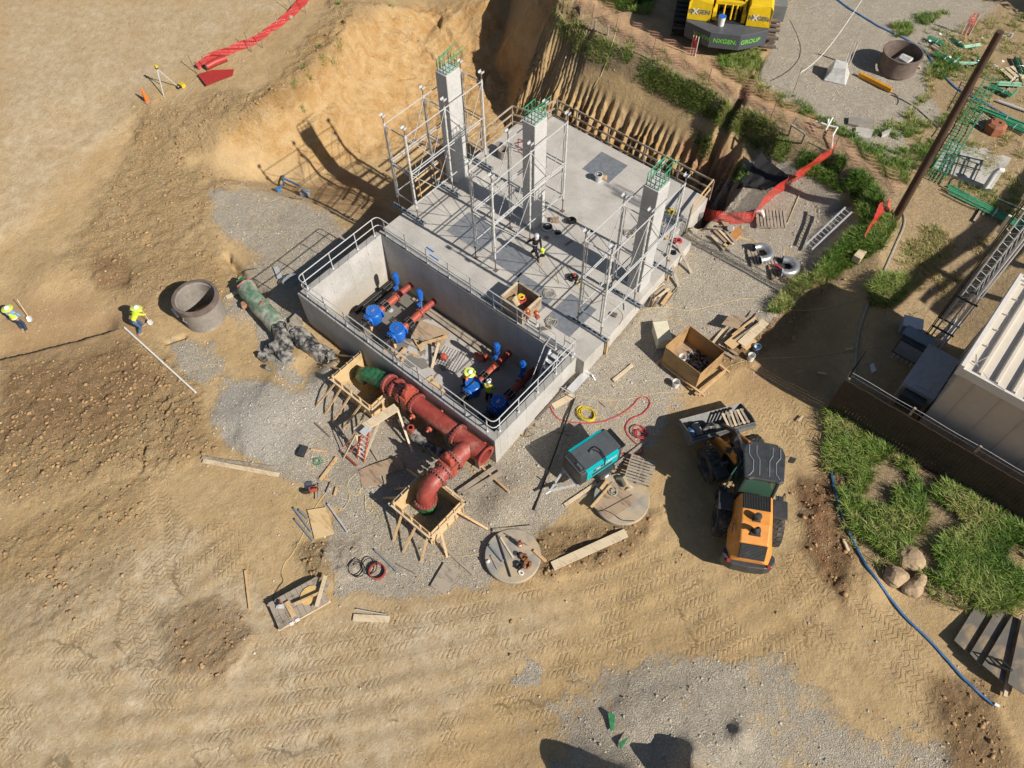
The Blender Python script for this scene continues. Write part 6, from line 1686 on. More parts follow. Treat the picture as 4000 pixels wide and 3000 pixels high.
# work bench
A_, B_, C_2, D_ = at(2210, 1510, -.95), at(2285, 1440, -.95), at(2310, 1460, -.95), at(2240, 1545, -.95)
wb = thing('work_platform', 'grey aluminium folding work platform standing against the right basin wall', 'bench', G(2260, 1500))
MB().bar((A_ + D_) / 2, (B_ + C_2) / 2, .34, .05).build('deck', M_alu, wb, True, bevel=.008)
for a, e in ((A_, (2190, 1530)), (D_, (2243, 1560)), (B_, (2300, 1475)), (C_2, (2325, 1485))): MB().bar(a, G(*e), .035, .035).build('leg', M_alu, wb, True)
MB().bar(G(2190, 1530, .35), G(2243, 1560, .35), .03, .03).bar(G(2300, 1475, .35), G(2325, 1485, .35), .03, .03).build('leg_brace', M_alu, wb, True)
# cream container
o = MB().box((0, 0, .3), (.62, 1.05, .6)).box((0, 0, .62), (.68, 1.1, .06)).build('cream_container', M_cream, None, bevel=.05); P_ = G(2580, 1325); o.location = (P_[0], P_[1], P_[2]); o.rotation_euler = (0, 0, R(48)); tag(o, 'cream plastic lidded container standing alone on gravel', 'container')
# big plywood crate on a cart
kc = thing('plywood_crate', 'large open plywood crate on a timber cart holding scrap and a white bucket', 'crate', (3.75, 8.95, gz(3.75, 8.9)), R(0))
x0, y0, x1, y1 = -.95, -.75, .95, .9
zz0, zz1 = .22, 1.32
kc.rotation_euler = (0, 0, R(-6)); kc.matrix_basis = Matrix.LocRotScale(kc.location, kc.rotation_euler.to_quaternion(), None)
M_crate = woodmat('crate_plywood', (.40, .25, .11), (.22, .13, .06), .6)
for lo, hi in (((x0, y0 - .02, zz0), (x1, y0, zz1)), ((x0, y1, zz0), (x1, y1 + .02, zz1)), ((x0 - .02, y0 - .02, zz0), (x0, y1 + .02, zz1 + .12)), ((x1, y0 - .02, zz0), (x1 + .02, y1 + .02, zz1 - .05))):
    MB().b2(lo, hi).build('side_panel', M_crate, kc)
MB().b2((x0, y0, zz0), (x1, y1, zz0 + .03)).build('floor_panel', M_plyd, kc)
for y in (y0 - .06, y1 + .06): MB().box((0.2, y, zz0 - .05), (2.6, .09, .09)).build('cart_rail', M_wood, kc)
for x in (x1 + .35, x0 - .1): MB().box((x, 0, zz0 - .06), (.09, 1.95, .09)).build('cart_rail', M_wood, kc)
for x in (-.8, .9):
    for y in (-.7, .85): MB().cyl((x, y - .04, .1), (x, y + .04, .1), .1, n=14).build('caster', M_black, kc)
rb_ = MB(); rnd = random.Random(5)
for k in range(160): rb_.box((rnd.uniform(-.35, .9), rnd.uniform(-.6, .8), zz0 + .06 + rnd.uniform(0, .14)), (rnd.uniform(.05, .14), rnd.uniform(.04, .1), .03), M=Matrix.Rotation(rnd.uniform(0, 3), 3, 'Z') @ Matrix.Rotation(rnd.uniform(-.6, .6), 3, 'X'), mi=rnd.randint(0, 1))
o = rb_.build('scrap_pieces', [M_black, M_pvc], None); o.location = kc.location; o.rotation_euler = kc.rotation_euler; tag(o, 'heap of small black scrap pieces on the floor of the big plywood crate', 'scrap', kind='stuff')
bucket('white bucket standing inside the big plywood crate', kc.matrix_basis @ Vector((-.35, -.15, zz0 + .05)), fill=M_bolt)
bucket('white bucket standing on gravel in the loader shadow below the big crate', G(2637, 1508))
bucket('white bucket standing on dirt right of the big plywood crate', G(2930, 1405))
bucket('blue bucket stuffed with rags behind the white bucket by the timber heap', G(2952, 1370), mat('blue_pail', (.15, .28, .42), .5), fill=M_white)
# timber heaps right
def heap(name, label, cpx, items, cat='timber'):
    c = G(*cpx)
    t = thing(name, label, cat, c)
    for (a, b_, w_, h_, m_, dz) in items:
        A = at(*a, c[2] + dz); B = at(*b_, c[2] + dz)
        MB().bar(A, B, w_, h_).build('board', m_, t, True)
    return t
heap('timber_pile', 'large heap of boards and plywood beside the big crate on gravel', (2850, 1300), [((2780, 1345), (2920, 1170), .12, .05, M_wood2, .05), ((2810, 1350), (2905, 1215), .14, .05, M_oldw, .08), ((2830, 1360), (2925, 1225), .1, .05, M_plyd, .12), ((2845, 1365), (2940, 1215), .14, .04, M_oldw, .18), ((2890, 1330), (2960, 1225), .12, .05, M_oldw, .2), ((2860, 1310), (2950, 1240), .09, .05, M_wood, .28), ((2845, 1352), (2920, 1290), .5, .03, M_wood, .3), ((2895, 1345), (2990, 1255), .4, .03, M_wood2, .36), ((2875, 1325), (2965, 1260), .06, .04, M_oldw, .42), ((2800, 1360), (2870, 1400), .14, .05, M_oldw, .05), ((2820, 1350), (2880, 1385), .12, .05, M_plyd, .1), ((2905, 1360), (2945, 1325), .35, .03, M_wood, .2)])
sheet('plywood_sheet', 'square brown plywood sheet on top of the large board heap', 'plywood', [(2808, 1295), (2843, 1250), (2908, 1265), (2873, 1312)], M_plyd, .03, .45)
heap('timber_pile', 'bundle of forms clamps and short boards against the slab side', (2560, 1170), [((2545, 1150), (2595, 1110), .12, .05, M_wood2, .05), ((2540, 1165), (2600, 1115), .1, .05, M_oldw, .12), ((2550, 1175), (2612, 1128), .1, .05, M_wood2, .18), ((2585, 1190), (2620, 1143), .16, .06, M_wood, .08), ((2545, 1200), (2560, 1150), .04, .04, M_rust, .2), ((2530, 1200), (2545, 1160), .04, .04, M_rust, .2), ((2555, 1200), (2575, 1160), .04, .04, M_rust, .24), ((2548, 1198), (2560, 1178), .1, .08, M_wood, .15), ((2590, 1200), (2660, 1108), .03, .03, M_rust, .05), ((2630, 1175), (2645, 1130), .03, .03, M_rust, .1)])
heap('timber_pile', 'heap of scrap lumber and brown boards near the red fence end', (2830, 905), [((2790, 900), (2850, 960), .14, .05, M_plyd, .05), ((2800, 890), (2865, 955), .12, .05, M_wood2, .12), ((2815, 880), (2870, 945), .12, .05, M_oldw, .2), ((2770, 890), (2830, 895), .1, .05, M_oldw, .2), ((2825, 858), (2855, 905), .3, .03, M_plyd, .15), ((2850, 940), (2890, 895), .45, .03, mat('orange_ply', (.42, .2, .07), .7), .1), ((2830, 960), (2890, 920), .2, .03, M_wood, .06), ((2890, 930), (2955, 945), .08, .04, M_wood, .03), ((2780, 920), (2830, 975), .14, .06, M_wood2, .1)])
o = MB().lathe([(0, .0), (.13, 0), (.16, .28), (.15, .3), (0, .3)], 18).build('scrap_pail', M_galv, None); P_ = G(2855, 905); o.location = (P_[0], P_[1], P_[2] + .25); o.rotation_euler = (R(50), 0, 0); tag(o, 'grey pail tipped over on the scrap heap near the red fence', 'pail')
# elbows on pallets
P1 = G(2975, 1010); P2 = G(3055, 1060)
pallet('grey pallet carrying the upper silver pipe elbow on the right gravel', P1, R(45), 1.3, 1.0); pallet('brown pallet carrying the lower silver pipe elbow beside the grass bank', P2, R(45), 1.3, 1.0, M_plyd)
def elbow(label, c, rz, tilt=0):
    t = thing('pipe_elbow', label, 'elbow', c, rz)
    pts = [(.45, .0, .0)] + [(.35 * math.cos(a) * 1.0 - .0, .42 * math.sin(a) + .25, 0) for a in np.linspace(0, math.pi, 10)] + [(-.45, 0, 0)]
    pts = [(.42, -.25, .17)] + [(.42 * math.cos(a), .42 * math.sin(a), .17) for a in np.linspace(0, math.pi, 14)] + [(-.42, -.2, .17)]
    MB().tube(pts, .19, 24, caps=False).build('bend', M_elb, t, smooth=True)
    MB().lathe([(.19, 0), (.215, 0), (.215, .05), (.19, .05)], 24, (.42, -.28, .17), (0, 1, 0), close=True).build('collar', M_galv, t)
    MB().cyl((.42, -.2, .17), (.42, -.19, .17), .18, n=20).build('bore', M_black, t)
    return t
elbow('upper silver pipe elbow lying on the grey pallet, opening toward upper right', (P1[0] - .1, P1[1], P1[2] + .16), R(-35)); elbow('lower silver pipe elbow lying on the brown pallet beside the grass bank', (P2[0] + .1, P2[1] + .1, P2[2] + .16), R(-60))
o = sheet('board', 'dark grey flat panel under the lower silver elbow', 'panel', [(3005, 1050), (3035, 1012), (3090, 1030), (3062, 1075)], M_dkgrey, .02, .0); o.location.z = P2[2] + .15
o = MB().tube([(-.25, -.05, 0), (0, .05, .03), (.25, 0, 0)], [.03, .06, .04], 8).build('red_rag', M_hose, None, smooth=True); o.location = (P2[0] - .3, P2[1] - .1, P2[2] + .22); tag(o, 'dark red rag lying on the brown pallet beside the lower silver elbow', 'rag')
P3 = G(3010, 860); pallet('large weathered pallet of planks lying on gravel behind the red net', P3, R(35), 1.5, 1.2, M_oldw, n=9); P4 = G(2990, 850); 
o = MB().tube([(-.3, 0, .02), (0, .1, .1), (.25, -.05, .05)], [.06, .14, .06], 8).build('white_plastic', M_white, None, smooth=True); P_ = G(2965, 848); o.location = (P_[0], P_[1], P_[2] + .18); tag(o, 'torn white plastic lying on the pallet behind the red net', 'plastic')
# ladder on gravel
A_, B_ = G(3150, 985, .35), G(3295, 860, .35); d_ = (B_ - A_); d_ /= np.linalg.norm(d_); s_ = np.array([d_[1], -d_[0], 0]) * .21
la = thing('extension_ladder', 'aluminium extension ladder propped low over gravel beside the grass bank', 'ladder', A_)
for s in (-1, 1): MB().bar(A_ + s_ * s, B_ + s_ * s + np.array([0, 0, .35]), .06, .09).build('stile', M_alu, la, True)
for k in range(12):
    u_ = (k + .5) / 12; q = A_ + (B_ + np.array([0, 0, .35]) - A_) * u_; MB().cyl(q - s_, q + s_, .018, n=6).build('rung', M_alu, la, True)
cord('yellow rope hanging over the pallet behind the red net', [(3130, 745), (3105, 800), (3085, 850), (3070, 885), (3055, 870), (3060, 850)], .02, M_ropep)
# ---------------------------------------------------------------- things standing on the roof slab
def stub(label, px, py, r, h, fl=True):
    P = at(px, py, 0)
    t = thing('pipe_stub', label, 'pipe', P)
    MB().lathe([(r * .8, 0), (r * .8, h), (r, h), (r, 0)], 28, close=True).build('sleeve', M_tank if not fl else M_galv, t, smooth=True)
    if fl: MB().lathe([(r * .8, h - .04), (r * .8, h), (r * 1.25, h), (r * 1.25, h - .04)], 28, close=True).build('flange', M_galv, t, smooth=True)
    MB().cyl((0, 0, .01), (0, 0, .02), r * .79, n=20).build('bore', M_black, t)
    return t
stub('tall pale flanged pipe stub standing in the far half of the slab', 2337, 705, .17, .42)
stub('larger of two low flanged openings beside the middle column', 2139, 890, .24, .10)
stub('smaller of two low grey flanged openings beside the middle column', 2178, 914, .18, .09)
stub('wide concrete sleeve standing near the far left edge of the slab', 1968, 612, .3, .5, False)
stub('concrete sleeve behind the wide one at the far left of the slab', 1952, 590, .22, .45, False)
for i, (px, py, d, rz, m_, lb) in enumerate(((2358, 698, (.3, .22, .14), 20, M_wood, 'small wooden block beside the tall pipe stub on the slab'), (2166, 864, (.42, .3, .14), 35, M_plyd, 'stack of short brown wood blocks behind the flanged openings'), (2397, 1232, (.28, .2, .1), 10, M_rust, 'small rusty angle bracket near the right scaffold beam'), (2130, 1285, (.55, .16, .08), 50, M_rust, 'short dark steel channel beside the rope near the rail'), (2535, 880, (.6, .1, .08), 50, M_black, 'black bar near the right column on the slab'), (2005, 1165, (.3, .5, .02), 0, M_pvc, ''), (2440, 1200, (.4, .06, .04), -50, M_galv, 'grey wrench lying near the slab edge under the right scaffold'), (2222, 950, (.45, .06, .05), 80, M_rust, 'small hammer lying on the slab between the column and the scaffold'))):
    if not lb: continue
    P = at(px, py, 0); o = MB().box((0, 0, d[2] / 2), d).box((d[0] * .3, 0, d[2] * .9), (d[0] * .3, d[1] * 1.2, d[2] * .4)).build(['wood_block', 'wood_block', 'bracket', 'steel_channel', 'bar', '', 'wrench', 'hammer'][i], m_, None, bevel=.005)
    o.location = (P[0], P[1], .006); o.rotation_euler = (0, 0, R(rz)); tag(o, lb, ['block', 'block', 'bracket', 'channel', 'bar', '', 'wrench', 'hammer'][i])
for i, (px, py, s_, m_, r_, n_, h_, nm, lb) in enumerate((
    (2231, 868, .3, M_black, .03, 34, .25, 'cable_heap', 'black heap of cables and straps behind the flanged openings on the slab'),
    (2238, 1090, .3, M_black, .035, 32, .22, 'harness', 'black and red safety harness heap near the middle of the slab'),
    (2262, 1108, .18, M_ropep, .02, 18, .1, 'rope_tangle', 'small yellow rope tail beside the black and red harness heap'),
    (2242, 1086, .12, M_redv, .04, 10, .25, 'red_pouch', 'red pouch on top of the black harness heap'),
    (2150, 1150, .42, M_strap, .014, 34, .05, 'rope_tangle', 'pale rope tangle lying on the slab hatch right of the wooden crate'),
    (2155, 1262, .38, M_strap, .016, 26, .06, 'rope_tangle', 'pale rope loops over the steel channel near the basin rail'),
    (2460, 915, .42, M_strap, .018, 30, .08, 'strap_tangle', 'pale strap loops between the right column and its scaffold'),
    (2590, 878, .22, M_strap, .02, 16, .06, 'strap_tangle', 'small pale strap loops right of the right column'),
    (2622, 830, .34, M_rope, .018, 34, .1, 'rope_tangle', 'bright yellow rope heap near the slab end'),
    (2645, 945, .26, M_hose, .028, 22, .15, 'red_strap', 'red straps and bags heap at the slab corner'),
    (2600, 928, .2, mat('tan_bag', (.4, .3, .18), .8), .06, 10, .15, 'tan_bag', 'tan bags beside the red straps at the slab corner'),
    (2632, 990, .2, M_black, .03, 16, .1, 'black_bag', 'black tool bag on the slab corner below the red straps'),
    (2310, 905, .12, M_black, .012, 12, .05, 'cord_tangle', 'tiny black cord tangle in the middle of the slab'),
    (2135, 930, .14, M_rust, .015, 10, .04, 'chain', 'small rusty chain below the flanged openings'),
    (2120, 1000, .14, M_black, .02, 14, .05, 'tool_heap', 'small black tools lying behind the worker on the slab'),
    (1893, 1155, .16, M_white, .012, 14, .12, 'white_fitting', 'small white fittings near the rail left of the wooden crate'))):
    tangle(lb, at(px, py, .005), s_, m_, r_, n_, 30 + i, nm, nm.split('_')[-1], h_)
for i, pts in enumerate((((2110, 1000), (2190, 1010), (2200, 1080), (2270, 1130), (2330, 1100)), ((2120, 1030), (2100, 1060), (2170, 1090), (2190, 1120), (2170, 1060)), ((2380, 1180), (2410, 1200), (2440, 1235), (2420, 1270)))):
    P = [at(*p, .015) for p in pts]
    for _ in range(3):
        Q = [P[0]]
        for a, b_ in zip(P[:-1], P[1:]): Q += [a * .75 + b_ * .25, a * .25 + b_ * .75]
        P = Q + [P[-1]]
    o = MB().tube([p - P[0] for p in P], .009, 5).build('cord', M_ropep, None); o.location = Vector(P[0])
    tag(o, ['yellow cord winding across the slab behind the worker', 'short yellow cord loop on the slab near the worker', 'yellow cord near the base of the right scaffold beam'][i], 'cord')
bucket('white bucket near the slab end between the leaning planks', at(2650, 880, 0), h=.4, r=.17, fill=M_galv)
# wooden crate by the rail
wc = thing('wooden_crate', 'square open wooden crate with boards and tools standing on the slab beside the basin rail', 'crate', (-3.7, 6.1, 0), R(-1))
P = [at(1964, 1164, .85), at(2022, 1108, .85), at(2107, 1157, .85), at(2046, 1218, .85)]
c = sum(P) / 4; wc.location = (c[0], c[1], 0); wc.matrix_basis = Matrix.LocRotScale(wc.location, wc.rotation_euler.to_quaternion(), None)
hw, hh = .66, .58
for (sx, sy, dx, dy) in ((0, -hh, 2 * hw, .03), (0, hh, 2 * hw, .03), (-hw, 0, .03, 2 * hh), (hw, 0, .03, 2 * hh)):
    b_ = MB()
    for k in range(3): b_.box((sx, sy, .16 + k * .28), (dx + (.03 if dy == .03 else 0), dy, .26))
    b_.build('side_boards', M_plyd if sy <= 0 else M_oldw, wc)
    MB().box((sx * 1.02, sy * 1.02, .87), (dx + .1 if dy == .03 else .1, .1 if dy == .03 else dy + .1, .04)).build('top_cap', M_wood2 if sx else M_oldw, wc)
for sx in (-1, 1):
    for sy in (-1, 1): MB().box((sx * (hw - .05), sy * (hh + .04), .43), (.09, .05, .86)).build('corner_post', M_wood2, wc)
MB().box((0, 0, .04), (2 * hw, 2 * hh, .04)).build('crate_floor', M_plyd, wc)
o = MB().tube([(-.3, 0, 0), (-.05, .1, .1), (.25, 0, 0)], [.1, .2, .12], 8).build('sack', mat('sack', (.5, .4, .25), .9, 0, .2, 6, .5, 14), None, smooth=True); o.location = (c[0] - .25, c[1] - .2, .45); tag(o, 'tan sack lying inside the wooden crate on the slab', 'sack')
tangle('red and yellow straps inside the wooden crate on the slab', (c[0] - .1, c[1] + .15, .4), .3, M_hose, .035, 18, 91, 'straps', 'strap', .15)
tangle('bright yellow strap on top of the red straps in the wooden crate', (c[0] - .15, c[1] + .2, .52), .22, M_rope, .03, 12, 92, 'straps', 'strap', .1)
for i, (px, py) in enumerate(((2062, 1262), (2097, 1270))):
    t = thing('warning_lamp_post', ['left of two short steel posts topped by red warning lamps by the basin rail', 'right of two short steel posts topped by red warning lamps by the basin rail'][i], 'lamp post', at(px, py, 0))
    MB().cyl((0, 0, 0), (0, 0, .75), .035, n=10).cyl((0, 0, 0), (0, 0, .02), .1, n=12).build('post', M_galv, t)
    MB().lathe([(0, -.11), (.08, -.09), (.12, 0), (.08, .09), (0, .11)], 14, (-.06, 0, .85)).lathe([(0, -.11), (.08, -.09), (.12, 0), (.08, .09), (0, .11)], 14, (.1, -.1, .78)).build('lamp', M_redv, t, smooth=True)
    MB().lathe([(0, 0), (.05, 0), (.04, .04), (0, .05)], 10, (.02, -.03, .9)).build('lens', M_rope, t)
o = MB().box((0, 0, 0), (.5, .08, .01)).box((.5, -.25, .0), (.6, .06, .01)).build('blue_tape', M_blue, None); o.location = Vector(at(1680, 975, .012)); tag(o, 'torn blue tape strip lying on the slab beside the middle of the rail', 'tape')
o = MB().tube([(0, 0, .5), (.6, .1, .9), (1.0, .3, .6), (1.2, .3, .2)], .03, 6).tube([(.2, 0, .2), (.9, .1, .5), (1.1, .4, 0)], .03, 6).tube([(0, .3, 0), (0, .3, .6), (.5, .3, .7)], .03, 6).build('tubular_frame', M_hose, None, smooth=True); o.location = Vector(at(2010, 590, 0)); tag(o, 'red tubular frame lying behind the middle column near the far left slab end', 'frame')

# ---------------------------------------------------------------- people
M_skin = mat('skin', (.42, .22, .14), .6, 0, .08, 9, .05)
M_boot = mat('boots', (.36, .25, .15), .8, 0, .15, 9, .2)
M_jean = mat('blue_jeans', (.05, .11, .22), .85, 0, .25, 8, .5, 30)
M_jeand = mat('dark_jeans', (.025, .045, .09), .85, 0, .25, 8, .5, 30)
M_blk = mat('black_cloth', (.009, .009, .011), .85, 0, .2, 8, .4, 30)
M_lime = mat('lime_cloth', (.60, .78, .04), .7, 0, .1, 8, .4, 25)
M_lblue = mat('light_blue_cloth', (.13, .35, .60), .8, 0, .12, 8, .4, 25)
M_oran = mat('orange_cloth', (.85, .20, .03), .75, 0, .1, 8, .4, 25)
M_hatw = mat('hard_hat_white', (.80, .80, .78), .3, 0, .04, 5, 0)
M_hats = mat('hard_hat_silver', (.55, .57, .60), .3, .3, .05, 5, 0)
M_brim = mat('hat_brim_lime', (.55, .66, .12), .5, 0, .08, 6, .1)
M_hair = mat('dark_hair', (.03, .02, .015), .8)
def skin(name, pts, edges, rad, m, par, sub=2):
    me = bpy.data.meshes.new(name)
    me.from_pydata([tuple(p) for p in pts], edges, [])
    me.materials.append(m)
    o = bpy.data.objects.new(name, me); link(o, par)
    s = o.modifiers.new('skin', 'SKIN'); s.use_smooth_shade = True
    if not me.skin_vertices: me.skin_vertices.new()
    for v, r in zip(me.skin_vertices[0].data, rad):
        v.radius = r if hasattr(r, '__len__') else (r, r)
    me.skin_vertices[0].data[0].use_root = True
    q = o.modifiers.new('sub', 'SUBSURF'); q.levels = sub; q.render_levels = sub
    return o
def ik(a, c, l1, l2, bend):
    d = (c - a); L = min(d.length, (l1 + l2) * .995); dn = d.normalized(); c = a + dn * L
    x = (l1 * l1 - l2 * l2 + L * L) / (2 * L); h = math.sqrt(max(l1 * l1 - x * x, 0))
    b_ = Vector(bend); b_ = (b_ - dn * b_.dot(dn)).normalized()
    return a + dn * x + b_ * h, c
def person(label, loc, rz, hip=(0, 0, .93), lean=0, feet=((.08, .12), (-.08, -.12)), hands=((.3, .25, .95), (.3, -.25, .95)), shirt=M_lime, sleeve=None, trousers=M_jean, hat='hard', hatm=M_hatw, head_pitch=0, vest=None, bend=(-.3, 0, -.5), short=False):
    t = thing('person', label, 'person', loc, rz)
    H = Vector(hip); up = Vector((math.sin(lean), 0, math.cos(lean))); fw = Vector((math.cos(lean), 0, -math.sin(lean)))
    ch = H + up * .34; sh = H + up * .50; nk = H + up * .58
    hl = lean * .5 + head_pitch; hu = Vector((math.sin(hl), 0, math.cos(hl))); hf = Vector((math.cos(hl), 0, -math.sin(hl)))
    hd = nk + hu * .13; ht = hd + hu * .10
    P = [H, H + up * .16, ch, sh, nk, nk + hu * .05, hd, ht]
    E_ = [(0, 1), (1, 2), (2, 3), (3, 4), (4, 5), (5, 6), (6, 7)]
    Rd = [(.13, .10), (.125, .095), (.15, .105), (.13, .09), .05, .055, (.078, .092), (.07, .08)]
    P.append(hd + hf * .10 - hu * .01); E_.append((6, 8)); Rd.append(.016)          # nose
    sP, sE, sR = [H, H + up * .16, ch, sh, nk - up * .01], [(0, 1), (1, 2), (2, 3), (3, 4)], [(.150, .12), (.147, .118), (.168, .125), (.145, .108), .075]
    tP, tE, tR = [H + up * .08, H], [(0, 1)], [(.145, .115), (.148, .12)]
    bP = []
    for i, s in enumerate((1, -1)):
        S = sh + Vector((0, s * .17, 0)) - up * .01
        hnd = Vector(hands[i]); elb, wr = ik(S, hnd, .29, .26, (bend[0], s * .4, bend[2]))
        k = len(P); P += [S, elb, wr]; E_ += [(3, k), (k, k + 1), (k + 1, k + 2)]; Rd += [.05, .038, .026]
        dn = (wr - elb).normalized(); palm = wr + dn * .05; P.append(palm); E_.append((k + 2, k + 3)); Rd.append((.038, .018))
        side = dn.cross(Vector((0, 0, 1))); side = side.normalized() if side.length > .1 else Vector((0, 1, 0)); cu = side.cross(dn).normalized()
        for q, (off, ln) in enumerate(((-.027, .075), (-.009, .088), (.010, .082), (.028, .066))):
            b0 = palm + dn * .035 + side * off; m1 = b0 + dn * ln * .45 - cu * .012; m2 = m1 + dn * ln * .15 - cu * ln * .45
            kk = len(P); P += [b0, m1, m2]; E_ += [(k + 3, kk), (kk, kk + 1), (kk + 1, kk + 2)]; Rd += [.009, .0085, .007]
        kk = len(P); P += [palm + side * -.04 * s - dn * .02, palm + side * -.055 * s + dn * .03 - cu * .02]; E_ += [(k + 3, kk), (kk, kk + 1)]; Rd += [.011, .009]
        k2 = len(sP); end = elb.lerp(wr, .9) if not short else S.lerp(elb, .75)
        sP += [S, elb if not short else end]; sE += [(3, k2), (k2, k2 + 1)]; sR += [.072, .058]
        if not short: sP.append(end); sE.append((k2 + 1, k2 + 2)); sR.append(.044)
        hp = H + Vector((0, s * .09, -.02)); ft = Vector((feet[i][0], feet[i][1], .08)); kn, an = ik(hp, ft, .44, .43, (1, s * .1, 0))
        k = len(P); P += [hp, kn, an]; E_ += [(0, k), (k, k + 1), (k + 1, k + 2)]; Rd += [.08, .055, .036]
        k3 = len(tP); tP += [hp, kn, an + Vector((0, 0, .02))]; tE += [(1, k3), (k3, k3 + 1), (k3 + 1, k3 + 2)]; tR += [.098, .078, .07]
        bP.append(an)
    skin('body', P, E_, Rd, M_skin, t)
    skin('shirt', sP, sE, sR, sleeve or shirt, t)
    if vest or sleeve:
        skin('vest', [H + up * .02, H + up * .16, ch, sh + up * .01], [(0, 1), (1, 2), (2, 3)], [(.165, .135), (.165, .135), (.182, .14), (.15, .12)], vest or shirt, t)
        MB().lathe([(.178, 0), (.178, .05)], 18, H + up * .12, up).build('reflective_band', M_ltw, t)
    skin('trousers', tP, tE, tR, trousers, t)
    for an in bP:
        MB().tube([an + Vector((-.07, 0, -.03)), an + Vector((.02, 0, -.035)), an + Vector((.12, 0, -.045)), an + Vector((.2, 0, -.055))], [.045, .052, .05, .035], 10).cyl(an + Vector((0, 0, -.03)), an + Vector((0, 0, .09)), .056, n=12).build('boot', M_boot, t, smooth=True)
    c_ = hd + hu * .02
    MB().lathe([(.085, -.02), (.092, .03), (.086, .075), (.05, .11), (0, .12)], 18, c_ - hf * .01, hu).build('hair', M_hair, t, smooth=True)
    c_ = hd + hu * .055
    hp_ = [(.125, 0), (.122, .04), (.105, .085), (.065, .118), (0, .13)]
    MB().lathe([(.118, 0.0)] + hp_, 26, c_, hu).add([c_ + hf * .11 + Vector((0, -.09, 0)), c_ + hf * .11 + Vector((0, .09, 0)), c_ + hf * .19 + Vector((0, .05, 0)) - hu * .01, c_ + hf * .19 + Vector((0, -.05, 0)) - hu * .01], [(0, 1, 2, 3)]).build('hard_hat', hatm, t, smooth=True)
    if hat == 'brim':
        MB().lathe([(.12, .012), (.2, .006), (.27, -.02), (.27, -.028), (.2, -.004), (.12, .0)], 30, c_, hu, close=True).build('hat_brim', M_brim, t, smooth=True)
    for s in (-1, 1): MB().lathe([(0, -.006), (.009, 0), (0, .006)], 8, hd + hf * .082 + Vector((0, s * .03, 0)) + hu * .015, hf).build('eye', M_hair, t)
    MB().lathe([(0, 0), (.022, .002), (.03, .02), (.02, .03)], 8, hd + Vector((0, .085, 0)) - hu * .01, (0, 1, 0)).lathe([(0, 0), (.022, .002), (.03, .02), (.02, .03)], 8, hd + Vector((0, -.085, 0)) - hu * .01, (0, -1, 0)).build('ear', M_skin, t)
    return t
def shovel(label, hand_top, blade, par=None):
    A = Vector([float(q) for q in hand_top]); B = Vector([float(q) for q in blade]); d = (B - A).normalized()
    t = thing('shovel', label, 'shovel', B)
    MB().cyl(A, B - d * .2, .017, n=8).build('shaft', M_wood2, t, True)
    _, e, u_ = basis(d)
    s_ = d.cross(Vector((0, 0, 1))).normalized(); n_ = s_.cross(d)
    vs = []
    for q, (l, w_) in enumerate(((-.28, .09), (-.22, .12), (-.08, .12), (0, .07), (.03, .0))):
        for k, f in ((-1, 1), (0, 0), (1, 1)): vs.append(B + d * l + s_ * w_ * k + n_ * (.035 * abs(k)))
    fs = [(3 * i + j, 3 * i + j + 1, 3 * i + j + 4, 3 * i + j + 3) for i in range(4) for j in range(2)]
    MB().add(vs, fs).add([v - n_ * .006 for v in vs], [tuple(reversed(f)) for f in fs]).build('blade', M_galv, t, True)
    return t
def hd_to(a, b_): d = b_ - a; return math.atan2(d[1], d[0])
def loc_of(t, P): return t
# worker with shovel, far left
F = G(101, 1292); bl = G(123, 1256, .05); rz = hd_to(F, bl) + R(20)
inv = Matrix.Rotation(-rz, 3, 'Z')
hT = at(68, 1170, F[2] + 1.15)
def tl(P, F, rz): return Matrix.Rotation(-rz, 3, 'Z') @ (Vector([float(q) for q in P]) - Vector([float(q) for q in F]))
h1 = tl(hT, F, rz)
sgn = 1 if h1.y > 0 else -1
hs_ = [(.18, .30, .95), (.18, -.30, .95)]
hs_[0 if sgn > 0 else 1] = tuple(h1)
person('person in light blue shirt and lime vest leaning on a shovel at the left edge', F, rz, lean=R(6), feet=((.05, .14), (-.1, -.12)), hands=hs_, shirt=M_lime, sleeve=M_lblue, trousers=M_jeand, hat='brim')
shovel('shovel held upright by the person at the left edge of the site', Vector(hT) + Vector((0, 0, .05)), bl)
# worker bending over to dig
F = G(556, 1292); bl = G(592, 1268, .04); rz = hd_to(F, bl)
h1 = tl(at(552, 1207, F[2] + .95), F, rz); h2 = tl(at(560, 1225, F[2] + .75), F, rz)
person('person in bright lime shirt bending over to dig with a shovel near the white pole', F, rz, hip=(-.12, 0, .88), lean=R(48), feet=((.2, .18), (-.25, -.15)), hands=((h1.x, .1, h1.z), (h2.x + .1, -.05, h2.z)), shirt=M_lime, trousers=M_jean, hat='brim', head_pitch=R(-5))
shovel('shovel with its blade in the dirt held by the person bending over', at(550, 1205, F[2] + 1.0), bl)
# worker on the slab
F = at(2090, 1006, 0); rz = R(-35)
person('person in black clothes with lime vest and silver hard hat walking on the slab', F, rz, lean=R(14), feet=((-.25, -.1), (.22, .12)), hands=((.42, .2, .78), (-.1, -.45, .95)), shirt=M_blk, sleeve=M_blk, vest=M_blk, trousers=M_blk, hatm=M_hats, head_pitch=R(12))
q = MB().tube([(-.14, 0, 0), (.0, .03, .05), (.14, 0, -.02)], [.06, .1, .07], 8).build('lime_bag', M_lime, None, smooth=True); q.location = Vector(F) + Vector((.42, -.02, .8)); q.rotation_euler = (0, R(60), 0); tag(q, 'lime green bag carried in the hand of the person in black', 'bag')
